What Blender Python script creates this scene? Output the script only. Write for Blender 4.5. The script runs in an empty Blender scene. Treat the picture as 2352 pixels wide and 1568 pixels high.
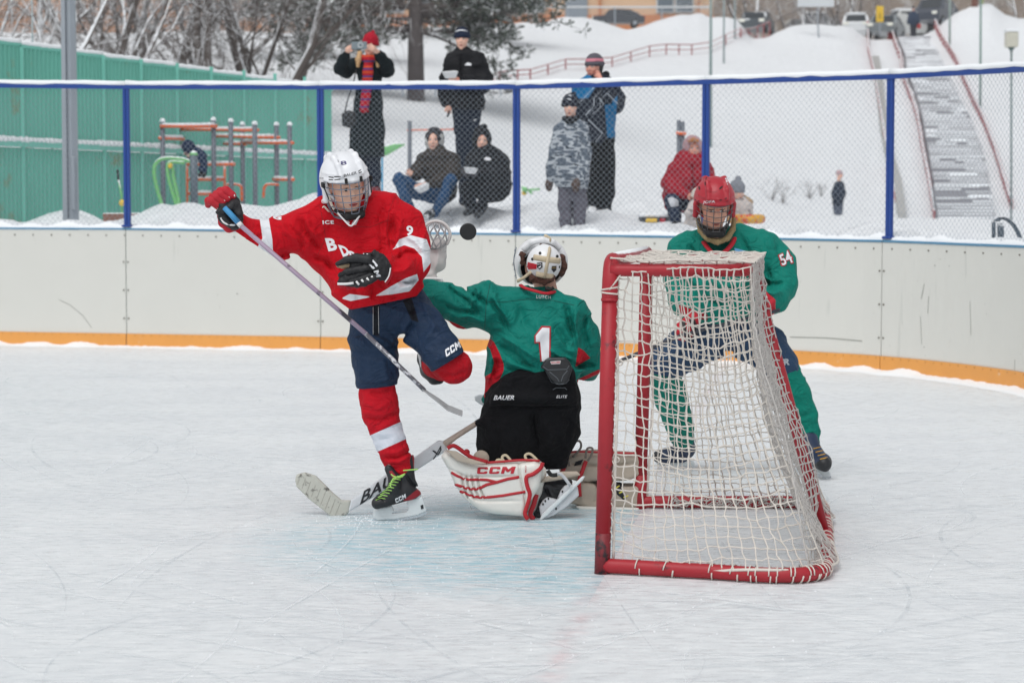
import bpy, bmesh, math, random
import numpy as np
from mathutils import Vector, Matrix
from mathutils.bvhtree import BVHTree
random.seed(7); RNG=np.random.RandomState(7)
SC=bpy.context.scene; COL=SC.collection
rad=math.radians
# ---------------- camera, world, sun, exposure ----------------
F=4766.0; CX=1176.0; CY=784.0; CAMZ=1.407; AL=rad(3.506)
cam=bpy.data.cameras.new('camera'); CAM=bpy.data.objects.new('camera',cam); COL.objects.link(CAM)
CAM.location=(0,0,CAMZ); CAM.rotation_euler=(rad(90)-AL,0,0)
cam.sensor_width=36; cam.lens=F/2352*36; cam.clip_start=.1; cam.clip_end=1500
cam.dof.use_dof=True; cam.dof.focus_distance=9.4; cam.dof.aperture_fstop=4.3
SC.camera=CAM
W=bpy.data.worlds.new('World'); SC.world=W; W.use_nodes=True
nt=W.node_tree; bg=nt.nodes['Background']
sky=nt.nodes.new('ShaderNodeTexSky'); sky.sky_type='NISHITA'; sky.sun_disc=False
sky.sun_elevation=rad(62); sky.sun_rotation=rad(205)
hs=nt.nodes.new('ShaderNodeHueSaturation'); hs.inputs['Saturation'].default_value=.10
nt.links.new(sky.outputs[0],hs.inputs['Color']); nt.links.new(hs.outputs[0],bg.inputs[0])
bg.inputs[1].default_value=.12
sl=bpy.data.lights.new('sun','SUN'); sl.energy=1.15; sl.angle=rad(40); sl.color=(1,.985,.96)
SUN=bpy.data.objects.new('sun',sl); COL.objects.link(SUN); SUN.rotation_euler=(rad(28),0,rad(-25))
vs=SC.view_settings; vs.view_transform='Standard'; vs.look='None'; vs.gamma=1; vs.exposure=.38; vs.use_curve_mapping=False
# ---------------- helpers ----------------
cA,sA=math.cos(AL),math.sin(AL)
def P(px,py,Y):
    dx=(px-CX)/F; dy=-(py-CY)/F
    t=Y/(cA+dy*sA); return Vector((dx*t,Y,CAMZ+(-sA+dy*cA)*t))
def G(px,py,z=0.):
    dx=(px-CX)/F; dy=-(py-CY)/F
    t=(z-CAMZ)/(-sA+dy*cA); return Vector((dx*t,(cA+dy*sA)*t,z))
def PIX(p):   # numpy Nx3 -> px,py
    v=p-np.array([0,0,CAMZ]); dep=v[:,1]*cA-v[:,2]*sA; up=v[:,1]*sA+v[:,2]*cA
    return CX+F*v[:,0]/dep, CY-F*up/dep
def lin(c):
    if isinstance(c,(int,float)): c=(c,c,c)
    return tuple(((x/255)/12.92 if x/255<=.04045 else ((x/255+.055)/1.055)**2.4) for x in c)
def empty(name,loc=(0,0,0),label=None,cat=None,group=None,kind=None):
    o=bpy.data.objects.new(name,None); COL.objects.link(o); o.location=loc; o.empty_display_size=.1
    tag(o,label,cat,group,kind); return o
def tag(o,label=None,cat=None,group=None,kind=None):
    if label: o['label']=label
    if cat: o['category']=cat
    if group: o['group']=group
    if kind: o['kind']=kind
    return o
def link(name,me,mat,parent=None,smooth=True):
    o=bpy.data.objects.new(name,me); COL.objects.link(o)
    mats=mat if isinstance(mat,(list,tuple)) else [mat]
    for m in mats: me.materials.append(m)
    if parent: o.parent=parent; o.matrix_parent_inverse=Matrix.Translation(-Vector(parent.location)) if not parent.parent else Matrix.Identity(4)
    if smooth: me.shade_smooth()
    else: me.shade_flat()
    return o
def mesh(name,verts,faces,mat,parent=None,smooth=False,mi=None):
    me=bpy.data.meshes.new(name); me.from_pydata([tuple(v) for v in verts],[],[tuple(f) for f in faces]); 
    o=link(name,me,mat,parent,smooth)
    if mi is not None: me.polygons.foreach_set('material_index',mi)
    me.update(); return o
def coords(a,b):  # deepest-safe parent wrapper kept simple: all geometry is written in world space
    return b
# ---- materials ----
def newmat(name):
    m=bpy.data.materials.new(name); m.use_nodes=True; return m,m.node_tree,m.node_tree.nodes['Principled BSDF']
def N(nt,t,**kw):
    n=nt.nodes.new('ShaderNode'+t)
    for k,v in kw.items():
        if k in n.inputs: n.inputs[k].default_value=v
        else: setattr(n,k,v)
    return n
def L(nt,a,b): nt.links.new(a,b)
def mixc(nt,fac,a,b):
    n=nt.nodes.new('ShaderNodeMix'); n.data_type='RGBA'
    for s,v in ((n.inputs[0],fac),(n.inputs[6],a),(n.inputs[7],b)):
        if hasattr(v,'links') or hasattr(v,'is_linked'): nt.links.new(v,s)
        else: s.default_value=v if isinstance(v,float) else (*v,1)
    return n.outputs[2]
def math_(nt,op,a,b=None,c=None,clamp=False):
    n=nt.nodes.new('ShaderNodeMath'); n.operation=op; n.use_clamp=clamp
    for i,v in enumerate((a,b,c)):
        if v is None: continue
        if hasattr(v,'is_linked'): nt.links.new(v,n.inputs[i])
        else: n.inputs[i].default_value=v
    return n.outputs[0]
def ramp(nt,f,stops):
    n=nt.nodes.new('ShaderNodeValToRGB'); e=n.color_ramp.elements
    while len(e)<len(stops): e.new(.5)
    for x,(p,c) in zip(e,stops): x.position=p; x.color=(*((c,c,c) if isinstance(c,(int,float)) else c),1)
    nt.links.new(f,n.inputs[0]); return n.outputs[0]
def pos(nt,scale=(1,1,1),rot=(0,0,0),loc=(0,0,0)):
    g=nt.nodes.new('ShaderNodeNewGeometry'); m=nt.nodes.new('ShaderNodeMapping')
    m.inputs['Scale'].default_value=scale; m.inputs['Rotation'].default_value=rot; m.inputs['Location'].default_value=loc
    nt.links.new(g.outputs['Position'],m.inputs['Vector']); return m.outputs[0]
def noise(nt,vec,scale,detail=4,rough=.55,dist=0):
    n=N(nt,'TexNoise',Scale=scale,Detail=detail,Roughness=rough,Distortion=dist); nt.links.new(vec,n.inputs['Vector']); return n.outputs[0]
def bump(nt,bs,h,strength=.3,dist=.01):
    b=N(nt,'Bump',Strength=strength,Distance=dist); nt.links.new(h,b.inputs['Height']); nt.links.new(b.outputs[0],bs.inputs['Normal']); return b
def mat(name,col,rough=.6,vary=.12,nscale=12,fold=0,bscale=None,bstr=.25,bdist=.004,metal=0,spec=None,masks=(),dirt=None,snow=None,sheen=0,scr=None):
    """generic: base colour with noise variation, painted masks (vertex attribute>0), optional dirt spots, snow on upward faces"""
    m,nt,bs=newmat(name); c=lin(col)
    v=pos(nt); n=noise(nt,v,nscale,5)
    out=mixc(nt,n,tuple(x*(1-vary) for x in c),tuple(min(1,x*(1+vary)) for x in c))
    for a,mc in masks:
        at=nt.nodes.new('ShaderNodeAttribute'); at.attribute_name=a
        f=math_(nt,'MULTIPLY_ADD',at.outputs['Fac'],600,.5,True); out=mixc(nt,f,out,lin(mc))
    if dirt:
        dc,sc_,th=dirt; f=noise(nt,v,sc_,6,.65); f=ramp(nt,f,[(th,0.),(min(1,th+.07),1.)]); out=mixc(nt,f,out,lin(dc))
    if scr:
        sc2,dc=scr; w=noise(nt,pos(nt,(1,1,.08)),sc2,3,.6); f=ramp(nt,w,[(.66,0.),(.7,.8)]); out=mixc(nt,f,out,lin(dc))
    r_=rough
    if snow:
        g=nt.nodes.new('ShaderNodeNewGeometry'); s=nt.nodes.new('ShaderNodeSeparateXYZ'); nt.links.new(g.outputs['Normal'],s.inputs[0])
        a=math_(nt,'ADD',s.outputs[2],math_(nt,'MULTIPLY',noise(nt,v,snow[1],3),.5))
        f=ramp(nt,a,[(min(.99,snow[0]+.2),0.),(min(1,snow[0]+.32),1.)]); out=mixc(nt,f,out,lin((236,239,242)))
    L(nt,out,bs.inputs['Base Color']); bs.inputs['Roughness'].default_value=r_; bs.inputs['Metallic'].default_value=metal
    if spec is not None: bs.inputs['Specular IOR Level'].default_value=spec
    if sheen: bs.inputs['Sheen Weight'].default_value=sheen
    if bscale:
        h=noise(nt,v,bscale,4)
        if fold:
            w=noise(nt,pos(nt,(1,1,1.3),(.3,.5,.2)),fold,3,.5,1.2); w=math_(nt,'ABSOLUTE',math_(nt,'SUBTRACT',w,.5)); w=math_(nt,'MINIMUM',w,.12)
            h=math_(nt,'MULTIPLY_ADD',h,.05*bstr,math_(nt,'MULTIPLY',w,4.)); bump(nt,bs,h,.75,.012)
        else: bump(nt,bs,h,bstr,bdist)
    return m
# ---- boxes / tubes into vertex lists ----
class MB:
    def __init__(s): s.v=[]; s.f=[]; s.m=[]
    def add(s,v,f,mi=0):
        o=len(s.v); s.v+= [tuple(x) for x in v]; s.f+=[tuple(i+o for i in q) for q in f]; s.m+=[mi]*len(f)
    def box(s,c,h,rot=None,mi=0,bev=0):
        c=Vector(c); R=rot if rot is not None else Matrix.Identity(3)
        if bev>0:
            b=bev; vs=[];idx={}
            for sx in (-1,1):
                for sy in (-1,1):
                    for sz in (-1,1):
                        for a in range(3):
                            hv=[h[0]-b,h[1]-b,h[2]-b]; hv[a]+=b; idx[(sx,sy,sz,a)]=len(vs)
                            vs.append(c+R@Vector((sx*hv[0],sy*hv[1],sz*hv[2])))
            bm=bmesh.new(); [bm.verts.new(v) for v in vs]; r=bmesh.ops.convex_hull(bm,input=bm.verts)
            bm.verts.ensure_lookup_table(); bm.verts.index_update()
            s.add([v.co for v in bm.verts],[[v.index for v in f.verts] for f in bm.faces],mi); bm.free(); return
        vs=[c+R@Vector((x*h[0],y*h[1],z*h[2])) for x in(-1,1) for y in(-1,1) for z in(-1,1)]
        s.add(vs,[(0,1,3,2),(4,6,7,5),(0,4,5,1),(2,3,7,6),(0,2,6,4),(1,5,7,3)],mi)
    def tube(s,pts,r,n=6,mi=0,cap=True,closed=False,flat=None):
        pts=[Vector(p) for p in pts]; m=len(pts); rs=r if isinstance(r,(list,tuple)) else [r]*m
        vs=[];fs=[]; up=None
        for i,p in enumerate(pts):
            a=pts[(i-1)%m] if (i>0 or closed) else p; b=pts[(i+1)%m] if (i<m-1 or closed) else p
            t=(b-a); 
            if t.length<1e-9: t=Vector((0,0,1))
            t.normalize()
            if up is None: up=Vector((0,0,1)) if abs(t.z)<.9 else Vector((1,0,0))
            x=t.cross(up); fx=1.
            if flat is not None and flat<0: fx=-flat
            if x.length<1e-6: x=t.orthogonal()
            x.normalize(); y=x.cross(t).normalized(); up=y
            for k in range(n):
                an=2*math.pi*(k+.5)/n; fl=1 if (flat is None or flat<0) else flat
                vs.append(p+(x*math.cos(an)*fx+y*math.sin(an)*fl)*rs[i])
        for i in range(m if closed else m-1):
            j=(i+1)%m
            for k in range(n): fs.append((i*n+k,i*n+(k+1)%n,j*n+(k+1)%n,j*n+k))
        if cap and not closed: fs.append(tuple(range(n-1,-1,-1))); fs.append(tuple((m-1)*n+k for k in range(n)))
        s.add(vs,fs,mi)
    def prism(s,pts,d,mi=0):   # pts: closed 3d outline, d: Vector thickness
        n=len(pts); d=Vector(d); v=[Vector(p) for p in pts]+[Vector(p)+d for p in pts]
        s.add(v,[tuple(range(n-1,-1,-1)),tuple(range(n,2*n))]+[(i,(i+1)%n,n+(i+1)%n,n+i) for i in range(n)],mi)
    def build(s,name,mat,parent=None,smooth=False):
        o=mesh(name,s.v,s.f,mat,parent,smooth,mi=s.m)
        bm=bmesh.new(); bm.from_mesh(o.data); bmesh.ops.recalc_face_normals(bm,faces=bm.faces); bm.to_mesh(o.data); bm.free()
        return o
def spline(pts,n=8):
    pts=[Vector(p) for p in pts]; out=[]
    for i in range(len(pts)-1):
        p0=pts[max(0,i-1)];p1=pts[i];p2=pts[i+1];p3=pts[min(len(pts)-1,i+2)]
        for k in range(n):
            t=k/n; out.append(.5*((2*p1)+(p2-p0)*t+(2*p0-5*p1+4*p2-p3)*t*t+(3*p1-p0-3*p2+p3)*t**3))
    out.append(pts[-1]); return out
# ---- signed distance modelling -> one continuous mesh ----
class S:
    """collection of prims; coordinates V pixels + depth, radii in V pixels (converted to metres at that depth)"""
    def __init__(s,D,k=8): s.D=D; s.k=k*D/F; s.pr=[]; s.folds=[]
    def ch(s,pts,k=None,fy=1.,op='u'):
        D=s.D; q=[]
        for p in pts:
            dd=D+(p[3] if len(p)>3 else 0); q.append((np.array(P(p[0],p[1],dd)),p[2]*dd/F))
        kk=s.k if k is None else k*D/F
        if len(q)==1: s.pr.append(('c',q[0][0],q[0][0],q[0][1],q[0][1],fy,kk,op))
        for (a,ra),(b,rb) in zip(q,q[1:]): s.pr.append(('c',a,b,ra,rb,fy,kk,op))
        return s
    def w(s,a,b,ra,rb=None,k=.006,fy=1.,op='u'):   # world metres capsule
        s.pr.append(('c',np.array(a,float),np.array(b,float),ra,ra if rb is None else rb,fy,k,op)); return s
    def el(s,c,h,R=None,k=.01,op='u'):
        s.pr.append(('e',np.array(c,float),np.array(h,float),np.array(R if R is not None else Matrix.Identity(3)),k,op)); return s
    def bx(s,c,h,r,R=None,k=.01,op='u'):
        s.pr.append(('b',np.array(c,float),np.array(h,float),r,np.array(R if R is not None else Matrix.Identity(3)),k,op)); return s
    def poly(s,pts,dD=0,half=.02,r=3,k=None,op='u',tilt=0):
        D=s.D+dD; q=np.array([tuple(P(x,y,D)) for x,y in pts])[:,[0,2]]; rr=r*D/F; kk=s.k if k is None else k*D/F
        s.pr.append(('g',q,D,half,rr,kk,op)); return s
    def cut(s,a,b,side):   # plane through two pixels, perpendicular to the picture, removing the side where pixel `side` lies
        A=P(a[0],a[1],s.D); B=P(b[0],b[1],s.D); C=P(side[0],side[1],s.D); t=(B-A).normalized(); n=Vector((-t.z,0,t.x))
        if n.dot(C-A)<0: n=-n
        s.cuts=getattr(s,'cuts',[])+[(np.array(A),np.array(n))]; return s
    def fold(s,pts,amp=3,wd=5): # pixel polyline: ridge (+) or crease (-)
        s.folds.append((np.array(pts,float),amp*2.2*s.D/F,wd)); return s
    limb=None; inner=()
    def bounds(s):
        lo=[];hi=[]
        if s.limb: a,b=s.limb.bounds(); lo.append(a+.03); hi.append(b-.03)
        for p in s.pr:
            if p[-1]!='u': continue
            if p[0]=='g':
                q=p[1]; r=p[4]; lo.append(np.array([q[:,0].min()-r,p[2]-p[3]-r,q[:,1].min()-r])); hi.append(np.array([q[:,0].max()+r,p[2]+p[3]+r,q[:,1].max()+r])); continue
            if p[0]=='c': r=max(p[3],p[4]); lo.append(np.minimum(p[1],p[2])-r); hi.append(np.maximum(p[1],p[2])+r)
            else: r=np.linalg.norm(p[2])+(p[3] if p[0]=='b' else 0) if p[0]=='b' else max(p[2]); lo.append(p[1]-r); hi.append(p[1]+r)
        return np.min(lo,0)-.03,np.max(hi,0)+.03
    def ev(s,X,detail=True):
        d=np.full(len(X),9.,np.float64)
        for p in s.pr:
            k=p[-2]
            if p[0]=='c':
                _,a,b,ra,rb,fy,_,op=p; c=(a+b)/2; rr=np.linalg.norm(b-a)/2+max(ra,rb)+k+.12
            elif p[0]=='e': c=p[1]; rr=max(p[2])+k+.12
            elif p[0]=='g': q_=p[1]; c=np.array([(q_[:,0].min()+q_[:,0].max())/2,p[2],(q_[:,1].min()+q_[:,1].max())/2]); rr=max(np.ptp(q_[:,0]),np.ptp(q_[:,1]),p[3])/2+p[3]+k+.12
            else: c=p[1]; rr=np.linalg.norm(p[2])+p[3]+k+.12
            idx=np.nonzero((np.abs(X[:,0]-c[0])<rr)&(np.abs(X[:,1]-c[1])<rr)&(np.abs(X[:,2]-c[2])<rr))[0]
            if len(idx)==0: continue
            Q=X[idx]
            if p[0]=='c':
                op=p[7]; ba=b-a; L2=ba@ba; pa=Q-a
                if fy!=1.:
                    pass
                t=np.clip(pa@ba/L2,0,1) if L2>1e-12 else np.zeros(len(Q))
                e=pa-t[:,None]*ba
                if fy!=1.: e=e*np.array([1,fy,1])
                r=ra+(rb-ra)*t; ln=np.linalg.norm(e,axis=1); di=ln-r
                if fy>1.: di=di/np.where(np.abs(di)<.0,1,1+ (fy-1)*np.clip(np.abs(e[:,1])/np.maximum(ln,1e-6),0,1))
            elif p[0]=='g':
                op=p[6]; A=p[1]; x,z=Q[:,0],Q[:,2]; dd=np.full(len(Q),9.); ins=np.zeros(len(Q),bool)
                for i in range(len(A)):
                    a=A[i];b=A[(i+1)%len(A)];ba=b-a; t=np.clip(((x-a[0])*ba[0]+(z-a[1])*ba[1])/max(ba@ba,1e-12),0,1)
                    dd=np.minimum(dd,np.hypot(x-a[0]-t*ba[0],z-a[1]-t*ba[1])); ins^=((a[1]>z)!=(b[1]>z))&(x<(b[0]-a[0])*(z-a[1])/(b[1]-a[1]+1e-15)+a[0])
                dd=np.where(ins,-dd,dd)+p[4]; ey=np.abs(Q[:,1]-p[2])-p[3]+p[4]
                di=np.hypot(np.maximum(dd,0),np.maximum(ey,0))+np.minimum(np.maximum(dd,ey),0)-p[4]
            elif p[0]=='e':
                op=p[5]; q=(Q-p[1])@p[3]; k0=np.linalg.norm(q/p[2],axis=1); k1=np.linalg.norm(q/p[2]**2,axis=1); di=k0*(k0-1)/np.maximum(k1,1e-6)
            else:
                op=p[6]; q=np.abs((Q-p[1])@p[4])-p[2]; di=np.linalg.norm(np.maximum(q,0),axis=1)+np.minimum(q.max(1),0)-p[3]
            if op=='u':
                o=d[idx]; h=np.maximum(k-np.abs(o-di),0)/max(k,1e-9); d[idx]=np.minimum(o,di)-h*h*k*.25
            else:
                o=d[idx]; h=np.maximum(k-np.abs(o+di),0)/max(k,1e-9); d[idx]=np.maximum(o,-di)+h*h*k*.25
        if detail:
            if s.folds:
                px,py=PIX(X)
                for pts,amp,wd in s.folds:
                    m=(px>pts[:,0].min()-3*wd)&(px<pts[:,0].max()+3*wd)&(py>pts[:,1].min()-3*wd)&(py<pts[:,1].max()+3*wd)
                    if not m.any(): continue
                    qx,qy=px[m],py[m]; best=np.full(len(qx),1e9)
                    tt=np.zeros(len(qx)); n=len(pts)-1
                    for i in range(n):
                        a,b=pts[i],pts[i+1]; ba=b-a; t=np.clip(((qx-a[0])*ba[0]+(qy-a[1])*ba[1])/(ba@ba),0,1)
                        dd=(qx-a[0]-t*ba[0])**2+(qy-a[1]-t*ba[1])**2; u=dd<best; best=np.where(u,dd,best); tt=np.where(u,(i+t)/n,tt)
                    d[m]-=amp*np.exp(-best/wd**2)*np.clip(np.sin(np.pi*np.clip(tt*.94+.03,0,1))*1.6,0,1)
            if s.disp: d+=s.disp(X)
        if s.limb is not None:
            dl=s.limb.ev(X,False); m=dl<.06
            if m.any():
                c=np.full(int(m.sum()),9.)
                for q in s.inner: c=np.minimum(c,q.ev(X[m],True))
                dl[m]=np.maximum(dl[m],c+.010)
            k=.012; h=np.maximum(k-np.abs(d-dl),0)/k; d=np.minimum(d,dl)-h*h*k*.25
        for A,n in getattr(s,'cuts',[]): d=np.maximum(d,(X-A)@n)
        return d
    disp=None
    def mesh(s,vox):
        lo,hi=s.bounds(); n=np.ceil((hi-lo)/vox).astype(int)+1; B=8
        nb=(n+B-1)//B; n=nb*B+1
        g=[lo[i]+(np.arange(nb[i])+.5)*B*vox for i in range(3)]
        C=np.stack(np.meshgrid(*g,indexing='ij'),-1).reshape(-1,3)
        dc=s.ev(C,False); act=np.abs(dc)<B*vox*.87+.04
        A=np.nonzero(act)[0]; bi=np.stack(np.unravel_index(A,nb),1)
        off=np.stack(np.meshgrid(*[np.arange(B+1)]*3,indexing='ij'),-1).reshape(-1,3)
        D=np.full(n,1.,np.float32)
        # inside marking for inactive blocks
        ins=np.nonzero(~act&(dc<0))[0]
        for j in np.stack(np.unravel_index(ins,nb),1) if len(ins) else []: D[j[0]*B:j[0]*B+B+1,j[1]*B:j[1]*B+B+1,j[2]*B:j[2]*B+B+1]=-1
        flat=np.zeros(n,bool)
        for j in bi: flat[j[0]*B:j[0]*B+B+1,j[1]*B:j[1]*B+B+1,j[2]*B:j[2]*B+B+1]=True
        I=np.stack(np.nonzero(flat),1); out=np.empty(len(I))
        for a in range(0,len(I),400000):
            out[a:a+400000]=s.ev(lo+I[a:a+400000]*vox)
        D[I[:,0],I[:,1],I[:,2]]=out
        D[0],D[-1],D[:,0],D[:,-1],D[:,:,0],D[:,:,-1]=1,1,1,1,1,1
        return surfnet(D,lo,vox)
def surfnet(D,lo,vox):
    neg=D<0; c=[neg[i:neg.shape[0]-1+i,j:neg.shape[1]-1+j,k:neg.shape[2]-1+k] for i in(0,1) for j in(0,1) for k in(0,1)]
    s=sum(x.astype(np.int8) for x in c); I=np.stack(np.nonzero((s>0)&(s<8)),1)
    vid=np.full(s.shape,-1,np.int32); vid[I[:,0],I[:,1],I[:,2]]=np.arange(len(I))
    acc=np.zeros((len(I),3)); cnt=np.zeros(len(I))
    cor=[(i,j,k) for i in(0,1) for j in(0,1) for k in(0,1)]
    for a in cor:
        for ax in range(3):
            if a[ax]: continue
            b=list(a); b[ax]=1
            da=D[I[:,0]+a[0],I[:,1]+a[1],I[:,2]+a[2]]; db=D[I[:,0]+b[0],I[:,1]+b[1],I[:,2]+b[2]]
            m=(da<0)!=(db<0); t=np.where(m,da/np.where(m,da-db,1),0)
            q=np.array(a,float)[None]+np.zeros((len(I),3)); q[:,ax]+=t
            acc+=q*m[:,None]; cnt+=m
    V=lo+(I+acc/cnt[:,None])*vox
    Fs=[]
    for ax in range(3):
        o=[1,1,1]; o[ax]=0; sl=[slice(1,-1)]*3; sl[ax]=slice(0,-1)
        n0=neg[tuple(slice(1,-1) if q!=ax else slice(0,-1) for q in range(3))]
        n1=neg[tuple(slice(1,-1) if q!=ax else slice(1,None) for q in range(3))]
        E=np.stack(np.nonzero(n0!=n1),1)
        if not len(E): continue
        fl=n0[E[:,0],E[:,1],E[:,2]]; E=E+[1 if q!=ax else 0 for q in range(3)]
        u,v=(ax+1)%3,(ax+2)%3; qs=[]
        for du,dv in ((-1,-1),(0,-1),(0,0),(-1,0)):
            e=E.copy(); e[:,u]+=du; e[:,v]+=dv; qs.append(vid[e[:,0],e[:,1],e[:,2]])
        Q=np.stack(qs,1); Q[~fl]=Q[~fl][:,::-1]; Fs.append(Q)
    return V,np.concatenate(Fs)
def smooth_v(V,Q,it=1,lam=.5):
    for _ in range(it):
        acc=np.zeros_like(V); cnt=np.zeros(len(V))
        for i in range(4):
            a,b=Q[:,i],Q[:,(i+1)%4]; np.add.at(acc,a,V[b]); np.add.at(cnt,a,1)
        V=V*(1-lam)+acc/np.maximum(cnt,1)[:,None]*lam
    return V
WORN=[]
def body(name,sd,vox,mt,parent,masks=None,sm=1):
    WORN.append(sd)
    V,Q=sd.mesh(vox); V=smooth_v(V,Q,sm) if sm else V
    me=bpy.data.meshes.new(name); me.vertices.add(len(V)); me.vertices.foreach_set('co',V.astype(np.float32).ravel())
    me.loops.add(Q.size); me.loops.foreach_set('vertex_index',Q.astype(np.int32).ravel())
    me.polygons.add(len(Q)); me.polygons.foreach_set('loop_start',np.arange(0,Q.size,4,dtype=np.int32)); 
    me.update(calc_edges=True); me.validate()
    if masks:
        px,py=PIX(V)
        for an,fn in masks.items():
            a=me.attributes.new(an,'FLOAT','POINT'); a.data.foreach_set('value',np.asarray(fn(V,px,py),np.float32))
    o=link(name,me,mt,parent); o['_']=1; del o['_']; return o
def band(ax,ay,bx,by,lo,hi,scale=500.):  # mask between lo..hi px along direction a->b
    dx,dy=bx-ax,by-ay; Ln=math.hypot(dx,dy); dx/=Ln;dy/=Ln
    return lambda V,px,py:np.minimum((px-ax)*dx+(py-ay)*dy-lo,hi-((px-ax)*dx+(py-ay)*dy))/scale
def polym(pts,scale=500.,near=None): # signed distance to polygon in px (positive inside); near: max depth Y
    A=np.array(pts,float)
    def f(V,px,py):
        d=np.full(len(px),1e9); ins=np.zeros(len(px),bool)
        for i in range(len(A)):
            a=A[i];b=A[(i+1)%len(A)];ba=b-a; t=np.clip(((px-a[0])*ba[0]+(py-a[1])*ba[1])/max(ba@ba,1e-9),0,1)
            d=np.minimum(d,np.hypot(px-a[0]-t*ba[0],py-a[1]-t*ba[1]))
            c=((a[1]>py)!=(b[1]>py))&(px<(b[0]-a[0])*(py-a[1])/(b[1]-a[1]+1e-12)+a[0]); ins^=c
        r=np.where(ins,d,-d)/scale
        if near is not None: r=np.minimum(r,(near-V[:,1]))
        return r
    return f
def anyof(*fs): return lambda V,px,py:np.max([f(V,px,py) for f in fs],0)
def sines(seed,freq,amp,stretch=(1,1,1),n=6,ridge=True):
    r=np.random.RandomState(seed); K=[(r.normal(size=3)*freq*np.array(stretch)*r.uniform(.6,1.6),r.uniform(0,6.28)) for _ in range(n)]
    W_=[(r.normal(size=3)*freq*.5,r.uniform(0,6.28)) for _ in range(3)]
    def f(X):
        w=sum(np.sin(X@k+p) for k,p in W_)*.5
        v=sum(np.sin(X@k+p+w) for k,p in K)/n**.5
        return 1.6*(-amp*(1-np.minimum(np.abs(v)*1.1,1))**1.5*1.3+amp*.4) if ridge else amp*v
    return f
# ---- decals: outlines cut from sheet, laid on a surface by ray ----
def bvh_of(*obs):
    vs=[];fs=[]
    for o in obs:
        off=len(vs); M=Matrix.Identity(4); vs+=[v.co.copy() for v in o.data.vertices]; fs+=[[i+off for i in p.vertices] for p in o.data.polygons]
    return BVHTree.FromPolygons(vs,fs)
def text2d(txt,bold=.02,shear=0,space=1.,size=1.):
    cu=bpy.data.curves.new('t','FONT'); cu.body=txt; cu.offset=bold; cu.shear=shear; cu.space_character=space; cu.resolution_u=3
    o=bpy.data.objects.new('t',cu); COL.objects.link(o); dg=bpy.context.evaluated_depsgraph_get(); dg.update()
    me=bpy.data.meshes.new_from_object(o.evaluated_get(dg)); bpy.data.objects.remove(o); bpy.data.curves.remove(cu); return me
def on_surface(name,me2d,quad,bvh,mt,parent,off=.003,cuts=1,thick=0,fall=None):
    """me2d flat mesh normalised to its bbox -> pixel quad [bl,br,tr,tl] -> ray onto bvh"""
    bm=bmesh.new(); bm.from_mesh(me2d)
    bmesh.ops.triangulate(bm,faces=bm.faces)
    if cuts:
        for _ in range(cuts): bmesh.ops.subdivide_edges(bm,edges=bm.edges[:],cuts=1,use_grid_fill=True)
    bmesh.ops.remove_doubles(bm,verts=bm.verts,dist=1e-5)
    xs=[v.co.x for v in bm.verts]; ys=[v.co.y for v in bm.verts]; x0,x1,y0,y1=min(xs),max(xs),min(ys),max(ys)
    q=[Vector(p) for p in quad]; bad=[]; cam0=Vector((0,0,CAMZ))
    for v in bm.verts:
        u=(v.co.x-x0)/(x1-x0); w=(v.co.y-y0)/(y1-y0)
        p=(q[0]*(1-u)+q[1]*u)*(1-w)+(q[3]*(1-u)+q[2]*u)*w
        d=(P(p.x,p.y,10)-cam0).normalized(); h=bvh.ray_cast(cam0,d)
        if h[0] is None:
            if fall: v.co=P(p.x,p.y,fall)
            else: bad.append(v)
        else: v.co=h[0]-d*off
    bmesh.ops.delete(bm,geom=bad,context='VERTS')
    me=bpy.data.meshes.new(name); bm.to_mesh(me); bm.free(); return link(name,me,mt,parent,True)
def text_on(txt,quad,bvh,mt,parent,bold=.02,shear=0,name='lettering',off=.003,cuts=1,space=1.):
    me=text2d(txt,bold,shear,space); o=on_surface(name,me,quad,bvh,mt,parent,off,cuts); return o
def poly2d(pts):
    me=bpy.data.meshes.new('p'); me.from_pydata([(x,-y,0) for x,y in pts],[],[tuple(range(len(pts)))]); return me
def poly_on(name,pts,bvh,mt,parent,off=.003,cuts=3,fall=None):
    xs=[p[0] for p in pts]; ys=[p[1] for p in pts]; x0,x1,y0,y1=min(xs),max(xs),min(ys),max(ys)
    return on_surface(name,poly2d(pts),[(x0,y1),(x1,y1),(x1,y0),(x0,y0)],bvh,mt,parent,off,cuts,fall=fall)
def stroke_on(name,pts,wd,bvh,mt,parent,off=.002,r=None,close=False):
    """ribbon/tube laid along a pixel polyline on a surface"""
    cam0=Vector((0,0,CAMZ)); out=[]
    for i in range(len(pts)-1):
        a,b=pts[i],pts[i+1]; n=max(1,int(math.hypot(b[0]-a[0],b[1]-a[1])/4))
        for k in range(n+(1 if i==len(pts)-2 else 0)):
            x=a[0]+(b[0]-a[0])*k/n; y=a[1]+(b[1]-a[1])*k/n; d=(P(x,y,10)-cam0).normalized(); h=bvh.ray_cast(cam0,d)
            if h[0] is not None: out.append(h[0]-d*off)
    m=MB()
    if len(out)>1: m.tube(out,wd/2*out[0].y/F,6,flat=-.4)
    return m.build(name,mt,parent,True) if m.v else None
# ================= SETTING =================
def vcurve(pts,n=10):
    sp=spline([(a,b,0) for a,b in pts],n); return [(p.x,p.y) for p in sp]
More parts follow.
